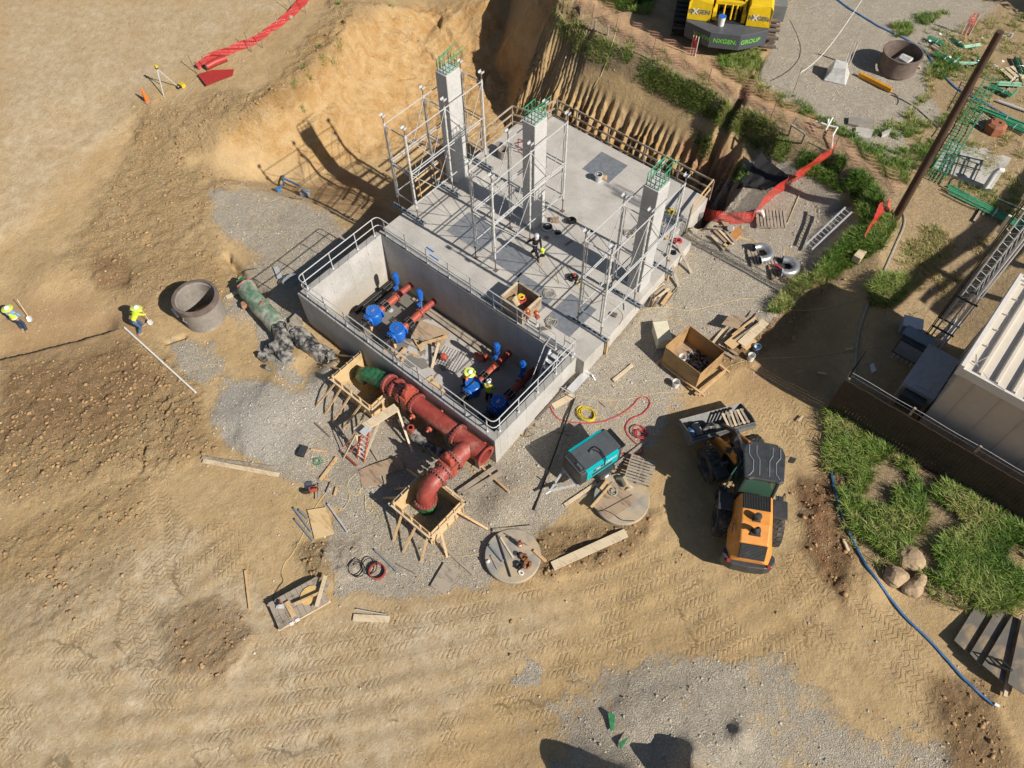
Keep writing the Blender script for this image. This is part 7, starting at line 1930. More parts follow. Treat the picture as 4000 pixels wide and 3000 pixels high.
# workers in the basin
F = at(1838, 1530, FZ); F[2] = FZ
Hc = at(1831, 1454, FZ + 1.55); F = np.array([Hc[0] - .25, Hc[1], FZ])
person('person in orange shirt and brimmed hard hat reaching over a blue valve in the basin', F, R(5), hip=(-.05, 0, .9), lean=R(32), feet=((.1, .15), (-.2, -.15)), hands=((.62, .15, 1.12), (.35, -.3, .8)), shirt=M_oran, trousers=M_jeand, hat='brim')
Hc = at(1911, 1496, FZ + 1.7)
person('person in lime green T-shirt and white hard hat standing in the shaded basin', np.array([Hc[0] - .05, Hc[1] - .05, FZ]), R(110), lean=R(10), feet=((.05, .14), (-.1, -.12)), hands=((.3, .22, .95), (.3, -.22, .95)), shirt=M_lime, trousers=M_jeand, short=True)
# ---------------------------------------------------------------- building at the right edge
bx, by, bz = 12.6, 11.5, 4.2
bd = thing('metal_building', 'beige metal clad building with ribbed roof at the right edge', 'building', (15, 14, -1))
M_clad = mat('beige_cladding', (.50, .43, .36), .55, 0, .06, 1.5, .05); M_roof = mat('roof_panel', (.62, .56, .48), .45, .1, .06, 1.2, .03)
wl = MB(); wl.b2((bx + .15, by + .12, -2), (26, by + .17, bz - .1)); wl.b2((bx + .15, by + .17, -2), (bx + .2, 17.0, bz - .1)); wl.b2((bx + .2, 16.95, -2), (26, 17.0, bz - .1))
for k in range(13): wl.b2((bx + .75 + k * 1.0, by + .085, -1.5), (bx + .78 + k * 1.0, by + .119, bz - .12))
for k in range(5): wl.b2((bx + .117, by + .9 + k, -1.5), (bx + .149, by + .93 + k, bz - .12))
wl.build('wall', M_clad, bd, True)
rf = MB(); rf.b2((bx, by, bz - .06), (26, 17.1, bz)); ro = rf.build('roof', M_roof, bd, True)
rb = MB()
for k in range(20):
    x = bx + .62 + k * .62
    rb.prism([(x - .09, 0), (x + .09, 0), (x + .05, .16), (x - .05, .16)], -by - .12, -16.95, M=Matrix(((1, 0, 0), (0, 0, -1), (0, 1, 0))), o=(0, 0, bz))
rb.build('roof_rib', M_roof, ro, True)
pp_ = MB(); pp_.b2((bx - .04, by - .03, bz - .35), (bx + .10, 17.13, bz + .22)); pp_.b2((bx + .10, by - .03, bz - .3), (26, by + .07, bz + .10)); pp_.b2((bx + .10, 17.0, bz - .3), (26, 17.12, bz + .10))
pp_.build('trim', mat('white_trim', (.62, .60, .57), .5, 0, .05, 3, 0), ro, True)
fx = MB()
for k in range(6): fx.cyl((bx + .35, by + .6 + k * .95, bz + .02), (bx + .35, by + .6 + k * .95, bz + .1), .035, n=8)
fx.tube([(bx + .3, by + .5, bz + .12), (bx + .6, by + .4, bz + .05), (bx + .9, by + .1, bz + .12), (bx + 1.6, by + .0, bz + .12)], .012, 5); fx.cyl((bx + .35, by + .6, bz), (bx + .6, by + 1.0, bz + .3), .012, n=5)
fx.build('roof_anchor', M_galv, ro, True)
ac = MB().b2((bx - 1.15, 12.2, -.9), (bx + .1, 14.6, 1.25)).build('equipment_cabinet', M_clad, bd, True, bevel=.02)
MB().b2((bx - 1.22, 12.15, 1.253), (bx + .1, 14.65, 1.3)).b2((bx - .75, 12.35, 1.301), (bx - .25, 12.8, 1.33)).build('cabinet_top', mat('cab_top', (.36, .36, .36), .5), ac, True)
MB().b2((bx - 1.0, 11.75, .3), (bx - .1, 12.15, 1.1)).build('air_conditioner', M_dkgrey, ac, True)
o = sheet('footing', 'concrete footing apron running along the left side of the building', 'slab', [(3560, 1500), (3700, 1330), (4000, 1000), (4060, 700), (3990, 880), (3780, 1180)], M_conc, .05, 0, z=-.4)
o.location.z = -.35
# fence of vertical boards
fn = thing('board_fence', 'dark brown board fence with wire running in front of the metal building', 'fence', (13, 10.9, -1))
M_fen = woodmat('fence_boards', (.05, .034, .026), (.022, .016, .013))
FX0, FX1, FYY = 9.55, 21.0, 10.75
fb = MB(); rnd = random.Random(4); k = 0; x = FX0
while x < FX1:
    w_ = .14; g0 = gz(x, FYY); fb.b2((x, FYY - .012, g0 - .1), (x + w_ - .006, FYY + .012, 1.35 + rnd.uniform(-.02, .02))); x += w_
fb.build('board', M_fen, fn, True)
fr2 = MB()
for z_ in (-.6, .3, 1.15): fr2.b2((FX0, FYY + .014, z_ - .045), (FX1, FYY + .05, z_ + .045))
fr2.build('rail', M_fen, fn, True)
for i in range(5):
    x = FX0 + .1 + i * 2.6; MB().b2((x - .045, FYY + .052, gz(x, FYY) - .2), (x + .045, FYY + .14, 1.85 if i else 1.4)).build('post', M_oldw, fn, True)
wr_ = MB(); wr_.tube([(FX0 + .1 + q * .5, FYY + .1, 1.8 + .02 * math.sin(q * 1.3)) for q in range(24)], .012, 4); wr_.tube([(FX0 + .1 + q * .5, FYY + .1, 1.6) for q in range(24)], .01, 4)
wr_.build('wire', M_galv, fn, True)
fb = MB(); y = FYY + .02
while y < FYY + 1.8: fb.b2((FX0 - .012, y, gz(FX0, y) - .1), (FX0 + .012, y + .134, 1.35)); y += .14
fb.build('board', M_fen, fn, True)
# lattice mast
mx_, my_ = 11.55, 15.75; mz = gz(11.55, 15.75)
ms = thing('lattice_mast', 'tall galvanised three legged lattice mast with cables and antennas beside the building', 'mast', (mx_, my_, mz))
MH = 13.5; fa_ = [Vector((.28 * math.cos(a), .28 * math.sin(a), 0)) for a in (R(200), R(320), R(80))]
ms_leg = [MB().cyl(f, f + Vector((0, 0, MH)), .035, n=8).build('mast_leg', M_galv, ms) for f in fa_]
br = MB()
for k in range(34):
    z0, z1 = k * .4, (k + 1) * .4
    for i in range(3):
        a, b_ = fa_[i], fa_[(i + 1) % 3]
        br.cyl(a + Vector((0, 0, z0)), b_ + Vector((0, 0, z1)), .011, n=4)
br.build('lacing', M_galv, ms)
MB().cyl((-.42, -.1, 0), (-.42, -.1, MH), .03, n=6).cyl((-.48, .02, 0), (-.48, .02, MH), .02, n=6).build('cable_run', M_black, ms)
MB().cyl((.25, -.35, .5), (.25, -.35, MH), .04, n=8).cyl((.36, -.3, .5), (.36, -.3, MH), .03, n=8).build('conduit', M_alu, ms)
for i, (z_, s_) in enumerate(((7.6, .5), (9.2, .4))): MB().box((-.55, .3, z_), (.12, .16, s_ + .3)).cyl((-.5, .2, z_), (-.2, 0, z_), .03, n=6).build('antenna', M_cream, ms, bevel=.03)
for z_ in (2.2, 4.2):
    for y_ in (-.4, .2): MB().b2((-.5, y_, z_), (.45, y_ + .06, z_ + .06)).build('bracket', M_dkgrey, ms)
eb = thing('electrical_cabinet', 'dark grey electrical cabinet on a rack at the foot of the lattice mast', 'cabinet', (10.9, 14.9, mz))
MB().b2((-.55, -.3, .5), (.55, .35, 1.5)).build('cabinet_body', M_dkgrey, eb, bevel=.02); MB().b2((-.62, -.05, 1.52), (.62, .5, 1.6)).b2((-.5, -.305, .6), (.5, -.31, 1.4)).build('cabinet_hood', M_pvc, eb)
for x in (-.4, -.2, 0, .2, .4): MB().cyl((x, -.1, 0), (x, -.1, .5), .035, n=8).build('conduit', M_galv, eb)
e2 = thing('electrical_cabinet', 'small grey open topped cabinet behind the lattice mast', 'cabinet', (10.4, 16.3, gz(10.4, 16.3)), R(20))
MB().b2((-.4, -.3, .15), (.4, .3, .75)).build('cabinet_body', M_pvc, e2, bevel=.02); MB().b2((-.42, -.32, .752), (.42, .32, .79)).build('cabinet_hood', M_galv, e2)
# utility pole
P_ = at(3499, 850, 1.0); dz0 = gz(P_[0], P_[1])
up_ = thing('utility_pole', 'tall dark brown wooden utility pole standing on the grassy bank', 'pole', (P_[0], P_[1], dz0 - .1))
M_pole = woodmat('pole_wood', (.075, .04, .025), (.035, .018, .012)); 
tpz = 10.6
MB().cyl((0, 0, 0), (0.0, 0, tpz - dz0), .19, .14, n=18).build('shaft', M_pole, up_, smooth=True)
MB().box((0, .1, tpz - dz0 - .3), (.2, .25, .04)).cyl((.1, 0, tpz - dz0 - .1), (.4, .1, tpz - dz0 - .1), .02, n=6).cyl((.4, .1, tpz - dz0 - .1), (.4, .1, tpz - dz0 + .05), .05, n=8).build('bracket', M_galv, up_)
# concrete pad with pipes right
pdp = [(3490, 745), (3620, 545), (3945, 625), (3870, 750)]
A_ = [at(3490, 755, 1.1), at(3735, 545, 1.1), at(3945, 625, 1.1), at(3860, 760, 1.1)]
A_[0] = at(3655, 640, 1.1)
o = sheet('concrete_pad', 'concrete equipment pad with hatch openings right of the utility pole', 'pad', [(3635, 665), (3720, 545), (3943, 630), (3865, 752)], M_conc, .25, -.05, z=1.2)
pdz = o.location.z + .25
hp = thing('hatch_grating', 'dark pipe grating frame with four square openings on the concrete pad', 'grating', at(3770, 640, pdz))
for a, b_ in (((3720, 600), (3840, 628)), ((3690, 625), (3830, 665)), ((3720, 600), (3680, 700)), ((3750, 605), (3710, 715)), ((3790, 615), (3745, 725)), ((3840, 628), (3790, 735))): MB().bar(at(*a, pdz + .12), at(*b_, pdz + .12), .05, .05).build('bar', M_dkgrey, hp, True)
for px, py in ((3762, 608), (3795, 620), (3822, 630)):
    MB().box(at(px, py, pdz + .06), (.35, .35, .05)).build('cover', M_galv, hp, True)
o = MB().tube([(0, 0, 0), (0, 0, .9), (.12, 0, 1.05), (.3, 0, 1.05)], .13, 16).build('vent_pipe', M_white, None, smooth=True); o.location = Vector(at(3850, 730, pdz)); o.rotation_euler = (0, 0, R(30)); tag(o, 'white bent vent pipe rising from the concrete pad', 'pipe')
# rebar cages and steel
rc_ = thing('rebar_cage', 'long green rebar cage lying behind the utility pole', 'rebar cage', G(3750, 500))
a0, a1 = at(3650, 700, 1.4), at(3860, 340, 1.75); dl_ = (a1 - a0); L_ = np.linalg.norm(dl_); dl_ /= L_; sv = np.array([dl_[1], -dl_[0], 0]); sv /= np.linalg.norm(sv)
lb_ = MB()
for i in range(3):
    for j in range(2):
        q = a0 + sv * (.32 * (i - 1)) + np.array([0, 0, .5 * j]); lb_.cyl(q, q + dl_ * L_, .02, n=5)
lb_.build('long_bars', M_reb, rc_, True)
hb = MB()
for k in range(30):
    q = a0 + dl_ * (L_ * k / 29)
    hb.tube([q - sv * .36 - np.array([0, 0, .03]), q + sv * .36 - np.array([0, 0, .03]), q + sv * .36 + np.array([0, 0, .55]), q - sv * .36 + np.array([0, 0, .55])], .016, 4, closed=True)
hb.build('hoops', M_reb, rc_, True)
def bundle(label, a, b_, n, w, m=M_reb, r=.022, z=None, tail=False):
    A = G(*a, .12); B = G(*b_, .12)
    t = thing('rebar_bundle', label, 'rebar', A)
    d = B - A; s = np.array([-d[1], d[0], 0]); s /= np.linalg.norm(s); rnd = random.Random(int(a[0]))
    mb = MB()
    for k in range(n):
        o_ = s * rnd.uniform(-w, w) + np.array([0, 0, rnd.uniform(0, .12)]); f = rnd.uniform(-.04, .04)
        pts = [A + o_ + d * f, B + o_ + d * f]
        if tail: pts.append(B + o_ + d * f + s * .5 + np.array([0, 0, .05]))
        mb.tube(pts, r, 4)
    mb.build('bars', m, t, True)
    MB().bar((A + B) / 2 - s * (w + .05) - np.array([0, 0, .08]), (A + B) / 2 + s * (w + .05) - np.array([0, 0, .08]), .09, .09).build('spacer', M_oldw, t, True)
    MB().tube([(A + B) / 2 + d * .1 + s * w * math.cos(q) * 1.15 + np.array([0, 0, .06 + .1 * math.sin(q)]) for q in np.linspace(0, 6.28, 10)], .012, 4).build('tie', M_galv, t, True)
    return t
for args in (('green rebar bundle on the pallet above the dark casing ring', (3618, 160), (3680, 185), 12, .18), ('bent green rebar bundle right of the weathered pallet, long arm', (3715, 160), (3760, 195), 12, .14, M_reb, .022, None, False), ('pale green rebar bundle lying flat right of the weathered pallet', (3760, 195), (3825, 185), 12, .12), ('green rebar loop lying in weeds below the weathered pallet', (3645, 215), (3720, 255), 8, .15, M_reb, .02, None, True), ('green rebar bundle below the pallet toward the pole', (3740, 258), (3808, 258), 10, .12), ('short green rebar bundle leaning toward the pole', (3812, 235), (3808, 265), 8, .1), ('tall green rebar bundle at the right picture edge', (3965, 235), (3990, 300), 16, .16), ('green rebar bundle with hooks right of the pole, upper one', (3890, 340), (3985, 345), 14, .2, M_reb, .022, None, True), ('green rebar bundle with hooks right of the pole, lower one', (3865, 345), (3945, 385), 16, .16, M_reb, .022, None, True), ('long green rebar bundle below the grey pipe, upper one', (3815, 430), (4000, 500), 12, .15), ('long dark green rebar bundle below the grey pipe, lower one', (3880, 470), (4010, 530), 18, .2), ('long green rebar rods lying right of the concrete pad', (3700, 740), (4010, 905), 10, .2), ('thin green rebar rods beside the long rods', (3700, 752), (4000, 900), 5, .35)):
    bundle(*args)
for i, (a, b_, r_, m_, lb) in enumerate((((3895, 400), (4020, 445), .14, M_galv, 'grey steel pipe lying above the green rebar at the right edge'), ((3893, 778), (4005, 826), .07, M_white, 'white pipe lying on grass right of the concrete pad'), ((3800, 870), (3835, 815), .1, M_oldw, 'timber skid under the green rods, left one'), ((3920, 890), (3965, 840), .1, M_oldw, 'timber skid under the green rods, right one'), ((3350, 390), (3480, 362), .05, M_galv, ''))):
    if lb: lay('pipe' if i < 2 else 'timber_skid', lb, 'pipe' if i < 2 else 'timber', a, b_, r_, None if i < 2 else .1, m_, .02)
pallet('weathered grey pallet under the green rebar at the upper right', G(3700, 190), R(70), 1.6, 1.1, M_oldw, n=8)
pallet('pallet with a torn white board at the right edge beside the tall rebar', G(3960, 290), R(60), 1.3, 1.0, M_wood2, n=4)
pallet('white weathered pallet left of the rusty steel cap', G(3835, 480), R(70), 1.0, .8, M_oldw, n=6)
o = thing('rusty_casting', 'rusty orange steel cap with holes lying beside the green rebar', 'steel cap', G(3880, 510), R(20))
MB().lathe([(0, .5), (.35, .5), (.5, .4), (.55, .0), (.5, 0), (.45, .38), (0, .45)], 7).build('shell', M_rusto, o); MB().cyl((.1, 0, .49), (.1, 0, .51), .08, n=12).cyl((-.2, .15, .49), (-.2, .15, .51), .05, n=12).build('hole', M_black, o)
for i, (px, py) in enumerate(((3622, 182), (3662, 155), (3825, 170), (3870, 275), (3880, 280), (3720, 262), (3700, 245), (3905, 262), (3950, 325), (3938, 330), (3925, 370))):
    o = MB().box((0, 0, 0), (.14, .1, .02)).build('paper_tag', M_white, None); o.location = Vector(G(px, py, .35)); o.rotation_euler = (.3, .2, i); tag(o, 'small white paper tag tied to green rebar at the upper right', 'tag', 'white tags tied to the rebar')
# red steel casing ring with bag
rr_ = thing('casing_ring', 'wide dark brown steel casing ring standing on timbers on the upper gravel pad', 'casing', G(3508, 285), 0)
ctr = at(3500, 268, 1.62); rr_.location = Vector(ctr); rr_.matrix_basis = Matrix.Translation(rr_.location)
MB().lathe([(.98, 0), (1.0, .8), (1.0, .95), (1.04, .95), (1.04, 1.02), (.97, 1.02), (.94, 0)], 56, close=True).build('shell', M_rust, rr_, smooth=True)
for i, (a, b_) in enumerate((((3530, 312), (3465, 296)), ((3595, 270), (3560, 255)))): lay('timber_skid', ['timber skid under the near side of the casing ring', 'timber skid under the right side of the casing ring'][i], 'timber', a, b_, .12, .1, M_wood2)
o = MB().tube([(-.5, 0, .1), (-.15, .1, .35), (.2, -.05, .4), (.45, 0, .15)], [.15, .38, .4, .25], 9).build('white_sheeting', mat('white_sheet', (.62, .61, .59), .35, 0, .2, 5, .8, 7), None); o.location = (ctr[0] + .2, ctr[1] + .1, 1.65); tag(o, 'crumpled white plastic sheeting heaped inside the casing ring', 'sheeting')
# white wrapped pallet load, orange rail, white hose etc
wp = thing('wrapped_load', 'white plastic wrapped load standing alone on the upper gravel pad', 'wrapped load', G(3265, 300), R(20))
loft_ = MB(); loft_.prism([(-.45, -.45), (.5, -.5), (.55, .4), (-.4, .5)], 0, .08)
loft_.build('pallet_base', M_oldw, wp)
m_ = MB(); secs = [[(-.62, -.6, .02), (.6, -.66, .02), (.68, .5, .02), (-.55, .62, .02)], [(-.42, -.42, .45), (.42, -.45, .5), (.46, .36, .45), (-.38, .42, .5)], [(-.36, -.34, .75), (.34, -.36, .82), (.36, .3, .75), (-.32, .34, .8)]]
loft(m_, secs); m_.build('plastic_cover', mat('cover_plastic', (.56, .56, .55), .25, 0, .15, 5, .8, 6), wp, bevel=.05)
lay('orange_beam', 'bright orange steel spreader beam lying on the upper gravel pad', 'beam', (3352, 298), (3478, 362), .16, .22, mat('beam_orange', (.60, .27, .01), .4), .02)
cord('dark chain and hook trailing from the orange beam', [(3478, 362), (3500, 370), (3512, 395), (3505, 410)], .025, M_rust)
cord('dark hose lying on gravel right of the orange beam', [(3480, 372), (3560, 410), (3610, 450), (3660, 500)], .03, M_dkgrey)
cord('flat blue layflat hose running across the upper gravel pad to the right', [(3270, 0), (3330, 45), (3400, 85), (3440, 110), (3530, 150), (3600, 190), (3625, 215), (3650, 265), (3690, 300), (3740, 355), (3800, 380), (3870, 420), (3960, 470)], .05, M_blueh, 'layflat_hose', cat='hose')
t = thing('rope_line', 'white rope line stretched in the air from the picture top to the thin stake', 'rope', (0, 0, 0))
ra, rb2 = at(3125, 285, 2.6), at(3380, -20, 4.2)
MB().tube([ra * (1 - q) + rb2 * q - np.array([0, 0, .9 * math.sin(q * math.pi)]) for q in np.linspace(0, 1, 16)], .018, 5).build('rope', M_white, t, True)
def stake(label, a, zt=1.25, m=M_rust, r=.015, nm='stake', lean=(0, 0)):
    P = G(*a); o = MB().cyl((0, 0, -.1), (lean[0], lean[1], zt), r, n=6).cyl((lean[0], lean[1], zt), (lean[0], lean[1], zt + .03), r * 1.6, n=6).build(nm, m, None); o.location = Vector(P); return tag(o, label, 'stake', None)
stake('thin steel stake holding the end of the white rope line', (3098, 365), 1.5)
for i, a in enumerate(((2198, 58), (2307, 108), (2540, 235), (2755, 362), (3002, 480), (3080, 515), (3010, 530))):
    stake(['thin rusty stake on the far bank crest, first from the left', 'thin rusty stake on the far bank crest, second from the left', 'thin rusty stake on the far bank crest, third from the left', 'thin rusty stake on the far bank crest below the crane', 'thin rusty stake on the far bank left of the small bench', 'short rusty stake beside the small bench on the bank', 'short rusty stake on the far bank slope below the bench'][i], a, 1.35 if i < 5 else .8, M_rust, .018, 'steel_stake', (.05 * (i % 3), .1))
for i, a in enumerate(((2266, 60), (2324, 118), (2373, 140))): stake(['left', 'middle', 'right'][i] + ' of three short grey posts on the far bank crest', a, .6, M_oldw, .05, 'wood_post')
cord('yellow rope hanging from the crest stake down the far cut wall', [(2415, 80), (2400, 150), (2380, 220), (2345, 300)], .02, M_ropep)
cord('lower yellow rope lying on the far cut wall toward the slab corner', [(2340, 305), (2310, 370), (2270, 425), (2200, 440)], .02, M_ropep)
def barrier(label, a, b_, h=1.1, m=M_net, n=3):
    A, B = G(*a), G(*b_); t = thing('net_barrier', label, 'barrier', A)
    for k in range(n):
        q = A + (B - A) * k / (n - 1); MB().cyl(q, q + np.array([0, 0, h]), .02, n=6).build('stake', M_white, t, True)
    net(t, [A, B], h, m)
    return t
def net(par, P, h, m, lean=0, name='netting', sag=.0, z0=.02, seed=3, wv=.05):
    rnd = random.Random(seed); me = bpy.data.meshes.new(name); pts = []
    P = [np.array(p, float) for p in P]; dense = []
    for a, b_ in zip(P[:-1], P[1:]):
        k = max(2, int(np.linalg.norm(b_ - a) / .12)); dense += [a + (b_ - a) * i / k for i in range(k)]
    dense.append(P[-1]); n = len(dense); rows = 8; vs = []; uv = []
    hs = h if hasattr(h, '__len__') else [h, h]
    s = 0
    for i, p in enumerate(dense):
        if i: s += np.linalg.norm(p - dense[i - 1])
        f = i / (n - 1); hh = np.interp(f, np.linspace(0, 1, len(hs)), hs)
        d = dense[min(i + 1, n - 1)] - dense[max(i - 1, 0)]; nr = np.array([-d[1], d[0], 0]); nr /= np.linalg.norm(nr) + 1e-9
        for j in range(rows + 1):
            v = j / rows; w_ = wv * math.sin(s * 5 + j * .8) * (1 - abs(v - .5))
            q = p + nr * (w_ + lean * v * hh) + np.array([0, 0, z0 + hh * v - sag * math.sin(f * math.pi * 3) ** 2 * v]); vs.append(tuple(q)); uv.append((s, v * hh))
    fs = [(i * (rows + 1) + j, (i + 1) * (rows + 1) + j, (i + 1) * (rows + 1) + j + 1, i * (rows + 1) + j + 1) for i in range(n - 1) for j in range(rows)]
    im = par.matrix_basis.inverted()
    me.from_pydata([tuple(im @ Vector(v)) for v in vs], [], fs); me.materials.append(m)
    ul = me.uv_layers.new(name='UVMap')
    for lp in me.loops: ul.data[lp.index].uv = uv[lp.vertex_index]
    o = bpy.data.objects.new(name, me); link(o, par); return o
barrier('small red net barrier standing below the crane counterweight', (2695, 215), (2715, 222), 1.2, M_netd)
barrier('red net barrier lying aslant at the upper right corner', (3755, 135), (3785, 140), 1.3, M_net)
barrier('faded pink net barrier standing beside the white wrapped load', (3298, 250), (3318, 255), 1.3, M_neto)
# main red net fence on the right gravel
rn = thing('net_fence', 'bright red plastic net fence sweeping from the slab end up to the grass bank', 'fence', G(2740, 860))
MB().tube([G(2738, 855, .12), G(2765, 800, .45), G(2770, 775, .9)], [.13, .14, .12], 10).build('net_roll', M_netd, rn, True, smooth=True)
pts = [G(2745, 860), G(2790, 868), G(2840, 874), G(2890, 878), G(2930, 873), G(2985, 800), G(3060, 745), G(3150, 680), G(3250, 600)]
net(rn, pts, [.95, .8, .75, .8, .9, .8, .6], M_net)
for p in (pts[0], pts[4], pts[6], pts[8]): MB().cyl(p, p + np.array([0, 0, 1.05]), .02, n=6).build('stake', M_rust, rn, True)
rn2 = thing('net_fence', 'short bright red net draped over grass below the utility pole', 'fence', G(3400, 930))
net(rn2, [G(3380, 950), G(3420, 890), G(3450, 850), G(3480, 815)], [.35, .55, .8, .5], M_net, .5)
# faded net along the crest
rn3 = thing('net_fence', 'long faded orange net collapsed along the path on the far bank crest', 'fence', G(2600, 300))
net(rn3, [G(2235, 30), G(2330, 75), G(2450, 165), G(2560, 225), G(2700, 285), (G(2850, 370)), G(2990, 450), G(3080, 500)], .8, M_neto, .95, z0=.05, wv=.25)
rn4 = thing('net_fence', 'faded orange net lying in the grass on the right bank below the white pipe', 'fence', G(3300, 650))
net(rn4, [G(3120, 500), G(3220, 570), G(3330, 640), G(3420, 700), G(3500, 760)], .6, M_neto, .9, z0=.05, wv=.2)
# red net upper left
rn5 = thing('net_fence', 'red net barrier fallen along the edge of the upper left bank', 'fence', G(900, 210))
net(rn5, [G(780, 275), G(830, 235), G(900, 215), G(1000, 175), G(1060, 130), G(1120, 90), G(1170, 45), G(1230, -20)], [.3, .35, .4, .3, .35, .4, .45], M_netd, .7, z0=.03, wv=.07)
o = MB().tube([G(812, 275, .25) - G(812, 275), G(850, 255, .25) - G(812, 275), G(890, 240, .25) - G(812, 275)], [.2, .22, .2], 14).build('net_roll', M_netd, None, smooth=True); o.location = Vector(G(812, 275)); tag(o, 'fat roll of red netting lying on the fallen red net', 'roll')
sp_ = sheet('red_netting', 'loose red netting patch spread below the net roll at the upper left', 'netting', [(775, 300), (830, 280), (915, 272), (910, 300), (850, 325), (810, 345)], M_netd, .02, .06)
for i, (a, ln) in enumerate((((815, 283), (-.3, .1)), ((985, 207), (-.7, .3)), ((772, 292), (-.7, .2)), ((1027, 187), (-.1, .1)), ((1155, 62), (-.9, .3)), ((1195, 50), (-.1, .1)))):
    stake(['stake standing in the red net roll at the upper left', 'leaning stake behind the fallen red net, right of the roll', 'leaning stake left of the red net roll', 'upright stake on the fallen red net', 'long leaning stake near the sandbag on the upper bank', 'upright stake near the top of the fallen red net'][i], a, .9, M_rust, .02, 'steel_stake', ln)
o = MB().box((0, 0, .1), (.5, .28, .2)).build('sandbag', M_oldw, None, bevel=.08); o.location = Vector(G(1132, 70)); tag(o, 'grey sandbag on the fallen net near the top of the left bank', 'sandbag')
# cone, tripod, level
cn = thing('traffic_cone', 'orange traffic cone standing on the upper left bank edge', 'cone', G(576, 397))
MB().lathe([(0, .9), (.03, .9), (.14, .05), (.14, .03)], 24).build('cone_body', mat('cone_orange', (.85, .17, .02), .5), cn, smooth=True); MB().box((0, 0, .02), (.36, .36, .035)).build('cone_base', M_pvc, cn, bevel=.01)
hx_ = G(625, 352); tz = onz = None
tp = thing('survey_tripod', 'aluminium surveying tripod with yellow level standing on the upper left bank', 'tripod', hx_)
hd_ = at(613, 268, hx_[2] + 1.35); fts = [G(641, 379), G(694, 337), G(628, 330)]
for f in fts: MB().bar(f, hd_, .05, .03).build('leg', M_alu, tp, True)
MB().cyl(hd_, hd_ + np.array([0, 0, .06]), .09, n=14).build('tripod_head', M_black, tp, True); MB().box(hd_ + np.array([0, 0, .15]), (.2, .14, .16)).build('level_instrument', M_rope, tp, True, bevel=.02)
o = MB().box((0, 0, .1), (.35, .25, .2)).tube([(-.1, 0, .2), (0, 0, .28), (.1, 0, .2)], .015, 5).build('instrument_case', M_rope, None, bevel=.02); o.location = Vector(G(714, 338)); tag(o, 'yellow instrument case lying beside the tripod', 'case')
tangle('black straps and bag beside the yellow instrument case', G(700, 342), .25, M_black, .03, 14, 77, 'strap_heap', 'strap', .1)
for i, (a, b_) in enumerate((((680, 385), (775, 305)), ((712, 398), (770, 330)))): lay('plank', ['upper thin dark stick lying on the bank below the tripod', 'lower thin dark stick lying on the bank below the tripod'][i], 'stick', a, b_, .05, .03, M_oldw)
# blue pump frame in the pit
bf = thing('blue_pipe_frame', 'blue tubular pump frame lying on the slope left of the scaffold', 'frame', G(1150, 740))
MB().tube([G(1090, 745, .2), G(1112, 735, .25), G(1112, 700, .3)], .06, 8).tube([G(1112, 712, .3), G(1175, 740, .3)], .06, 8).cyl(G(1090, 750, .0), G(1090, 750, .3), .14, n=12).build('tube_frame', M_blueh, bf, True)
MB().box(G(1195, 765, .2), (.5, .4, .35), rz=.5).build('motor_box', M_pvc, bf, True, bevel=.04)
cord('thin dark cable looping around the blue pump frame', [(1100, 760), (1130, 775), (1160, 765), (1150, 780), (1120, 770), (1180, 780)], .012, M_black)
# black tarp and right bank things
tq = [G(2985, 600, .3), G(3100, 690, .1), G(3060, 700, 0), G(2960, 735, .1), G(2880, 740, .15), G(2920, 700, .2)]
tr_ = MB(); nu, nv = 26, 18; vs = []
cA, cB, cC, cD = at(2975, 595, .5), at(3115, 690, .65), at(2870, 745, -.5), at(2990, 745, -.2)
for i in range(nu + 1):
    for j in range(nv + 1):
        u_, v_ = i / nu, j / nv
        p = (cA * (1 - u_) + cB * u_) * (1 - v_) + (cC * (1 - u_) + cD * u_) * v_ + np.array([0, 0, .35 * math.sin(math.pi * u_) * (1 - v_) * -1])
        g0 = gz(p[0], p[1]); p = p.copy(); p[2] = max(p[2], g0 + .14) + .07 * abs(math.sin(u_ * 9 + v_ * 1.5 + math.sin(v_ * 4))) * v_ + .03 * math.sin(v_ * 7 + u_ * 9)
        vs.append(p - cA)
tr_.add(vs, [(i * (nv + 1) + j, (i + 1) * (nv + 1) + j, (i + 1) * (nv + 1) + j + 1, i * (nv + 1) + j + 1) for i in range(nu) for j in range(nv)])
o = tr_.build('black_tarp', M_blk, None, smooth=True); o.location = Vector(cA); tag(o, 'black fabric tarp draped over the end of the far cut wall', 'tarp')
wpz = thing('white_pipe_stand', 'white plastic pipe stand with elbows on the grassy bank', 'pipe', G(3240, 560))
MB().tube([G(3178, 492, .3), G(3225, 512, .35), G(3262, 520, .35), G(3245, 548, .3), G(3246, 585, .1)], .05, 8).tube([G(3225, 512, .35), G(3222, 500, .6), at(3252, 460, 2.3), at(3225, 508, 1.9)], .045, 8).build('white_tube', M_white, wpz, True, smooth=True)
bn = thing('sawhorse', 'small weathered wooden sawhorse on the grassy bank below the white pipe', 'sawhorse', G(3110, 540))
a_, b_ = at(3093, 488, 2.2), at(3145, 522, 2.2); MB().bar(a_, b_, .12, .06).build('top', M_oldw, bn, True)
for p_, q_ in ((a_, (3080, 530)), (b_, (3130, 560))): MB().bar(p_, G(*q_), .08, .08).build('leg', M_oldw, bn, True)
for i, pts in enumerate((([(3312, 465), (3410, 470), (3415, 495), (3350, 500), (3310, 490)]), ([(3340, 503), (3410, 515), (3395, 552), (3337, 540)]), ([(3440, 525), (3485, 505), (3470, 530), (3442, 538)]))):
    o = sheet('stone_slab', ['tan stone slab lying on gravel at the grass edge, upper one', 'pale concrete slab lying below the tan stone at the grass edge', 'small broken pale slab right of the two stone slabs'][i], 'stone', pts, M_tank if i == 0 else M_conc, .16, -.02)
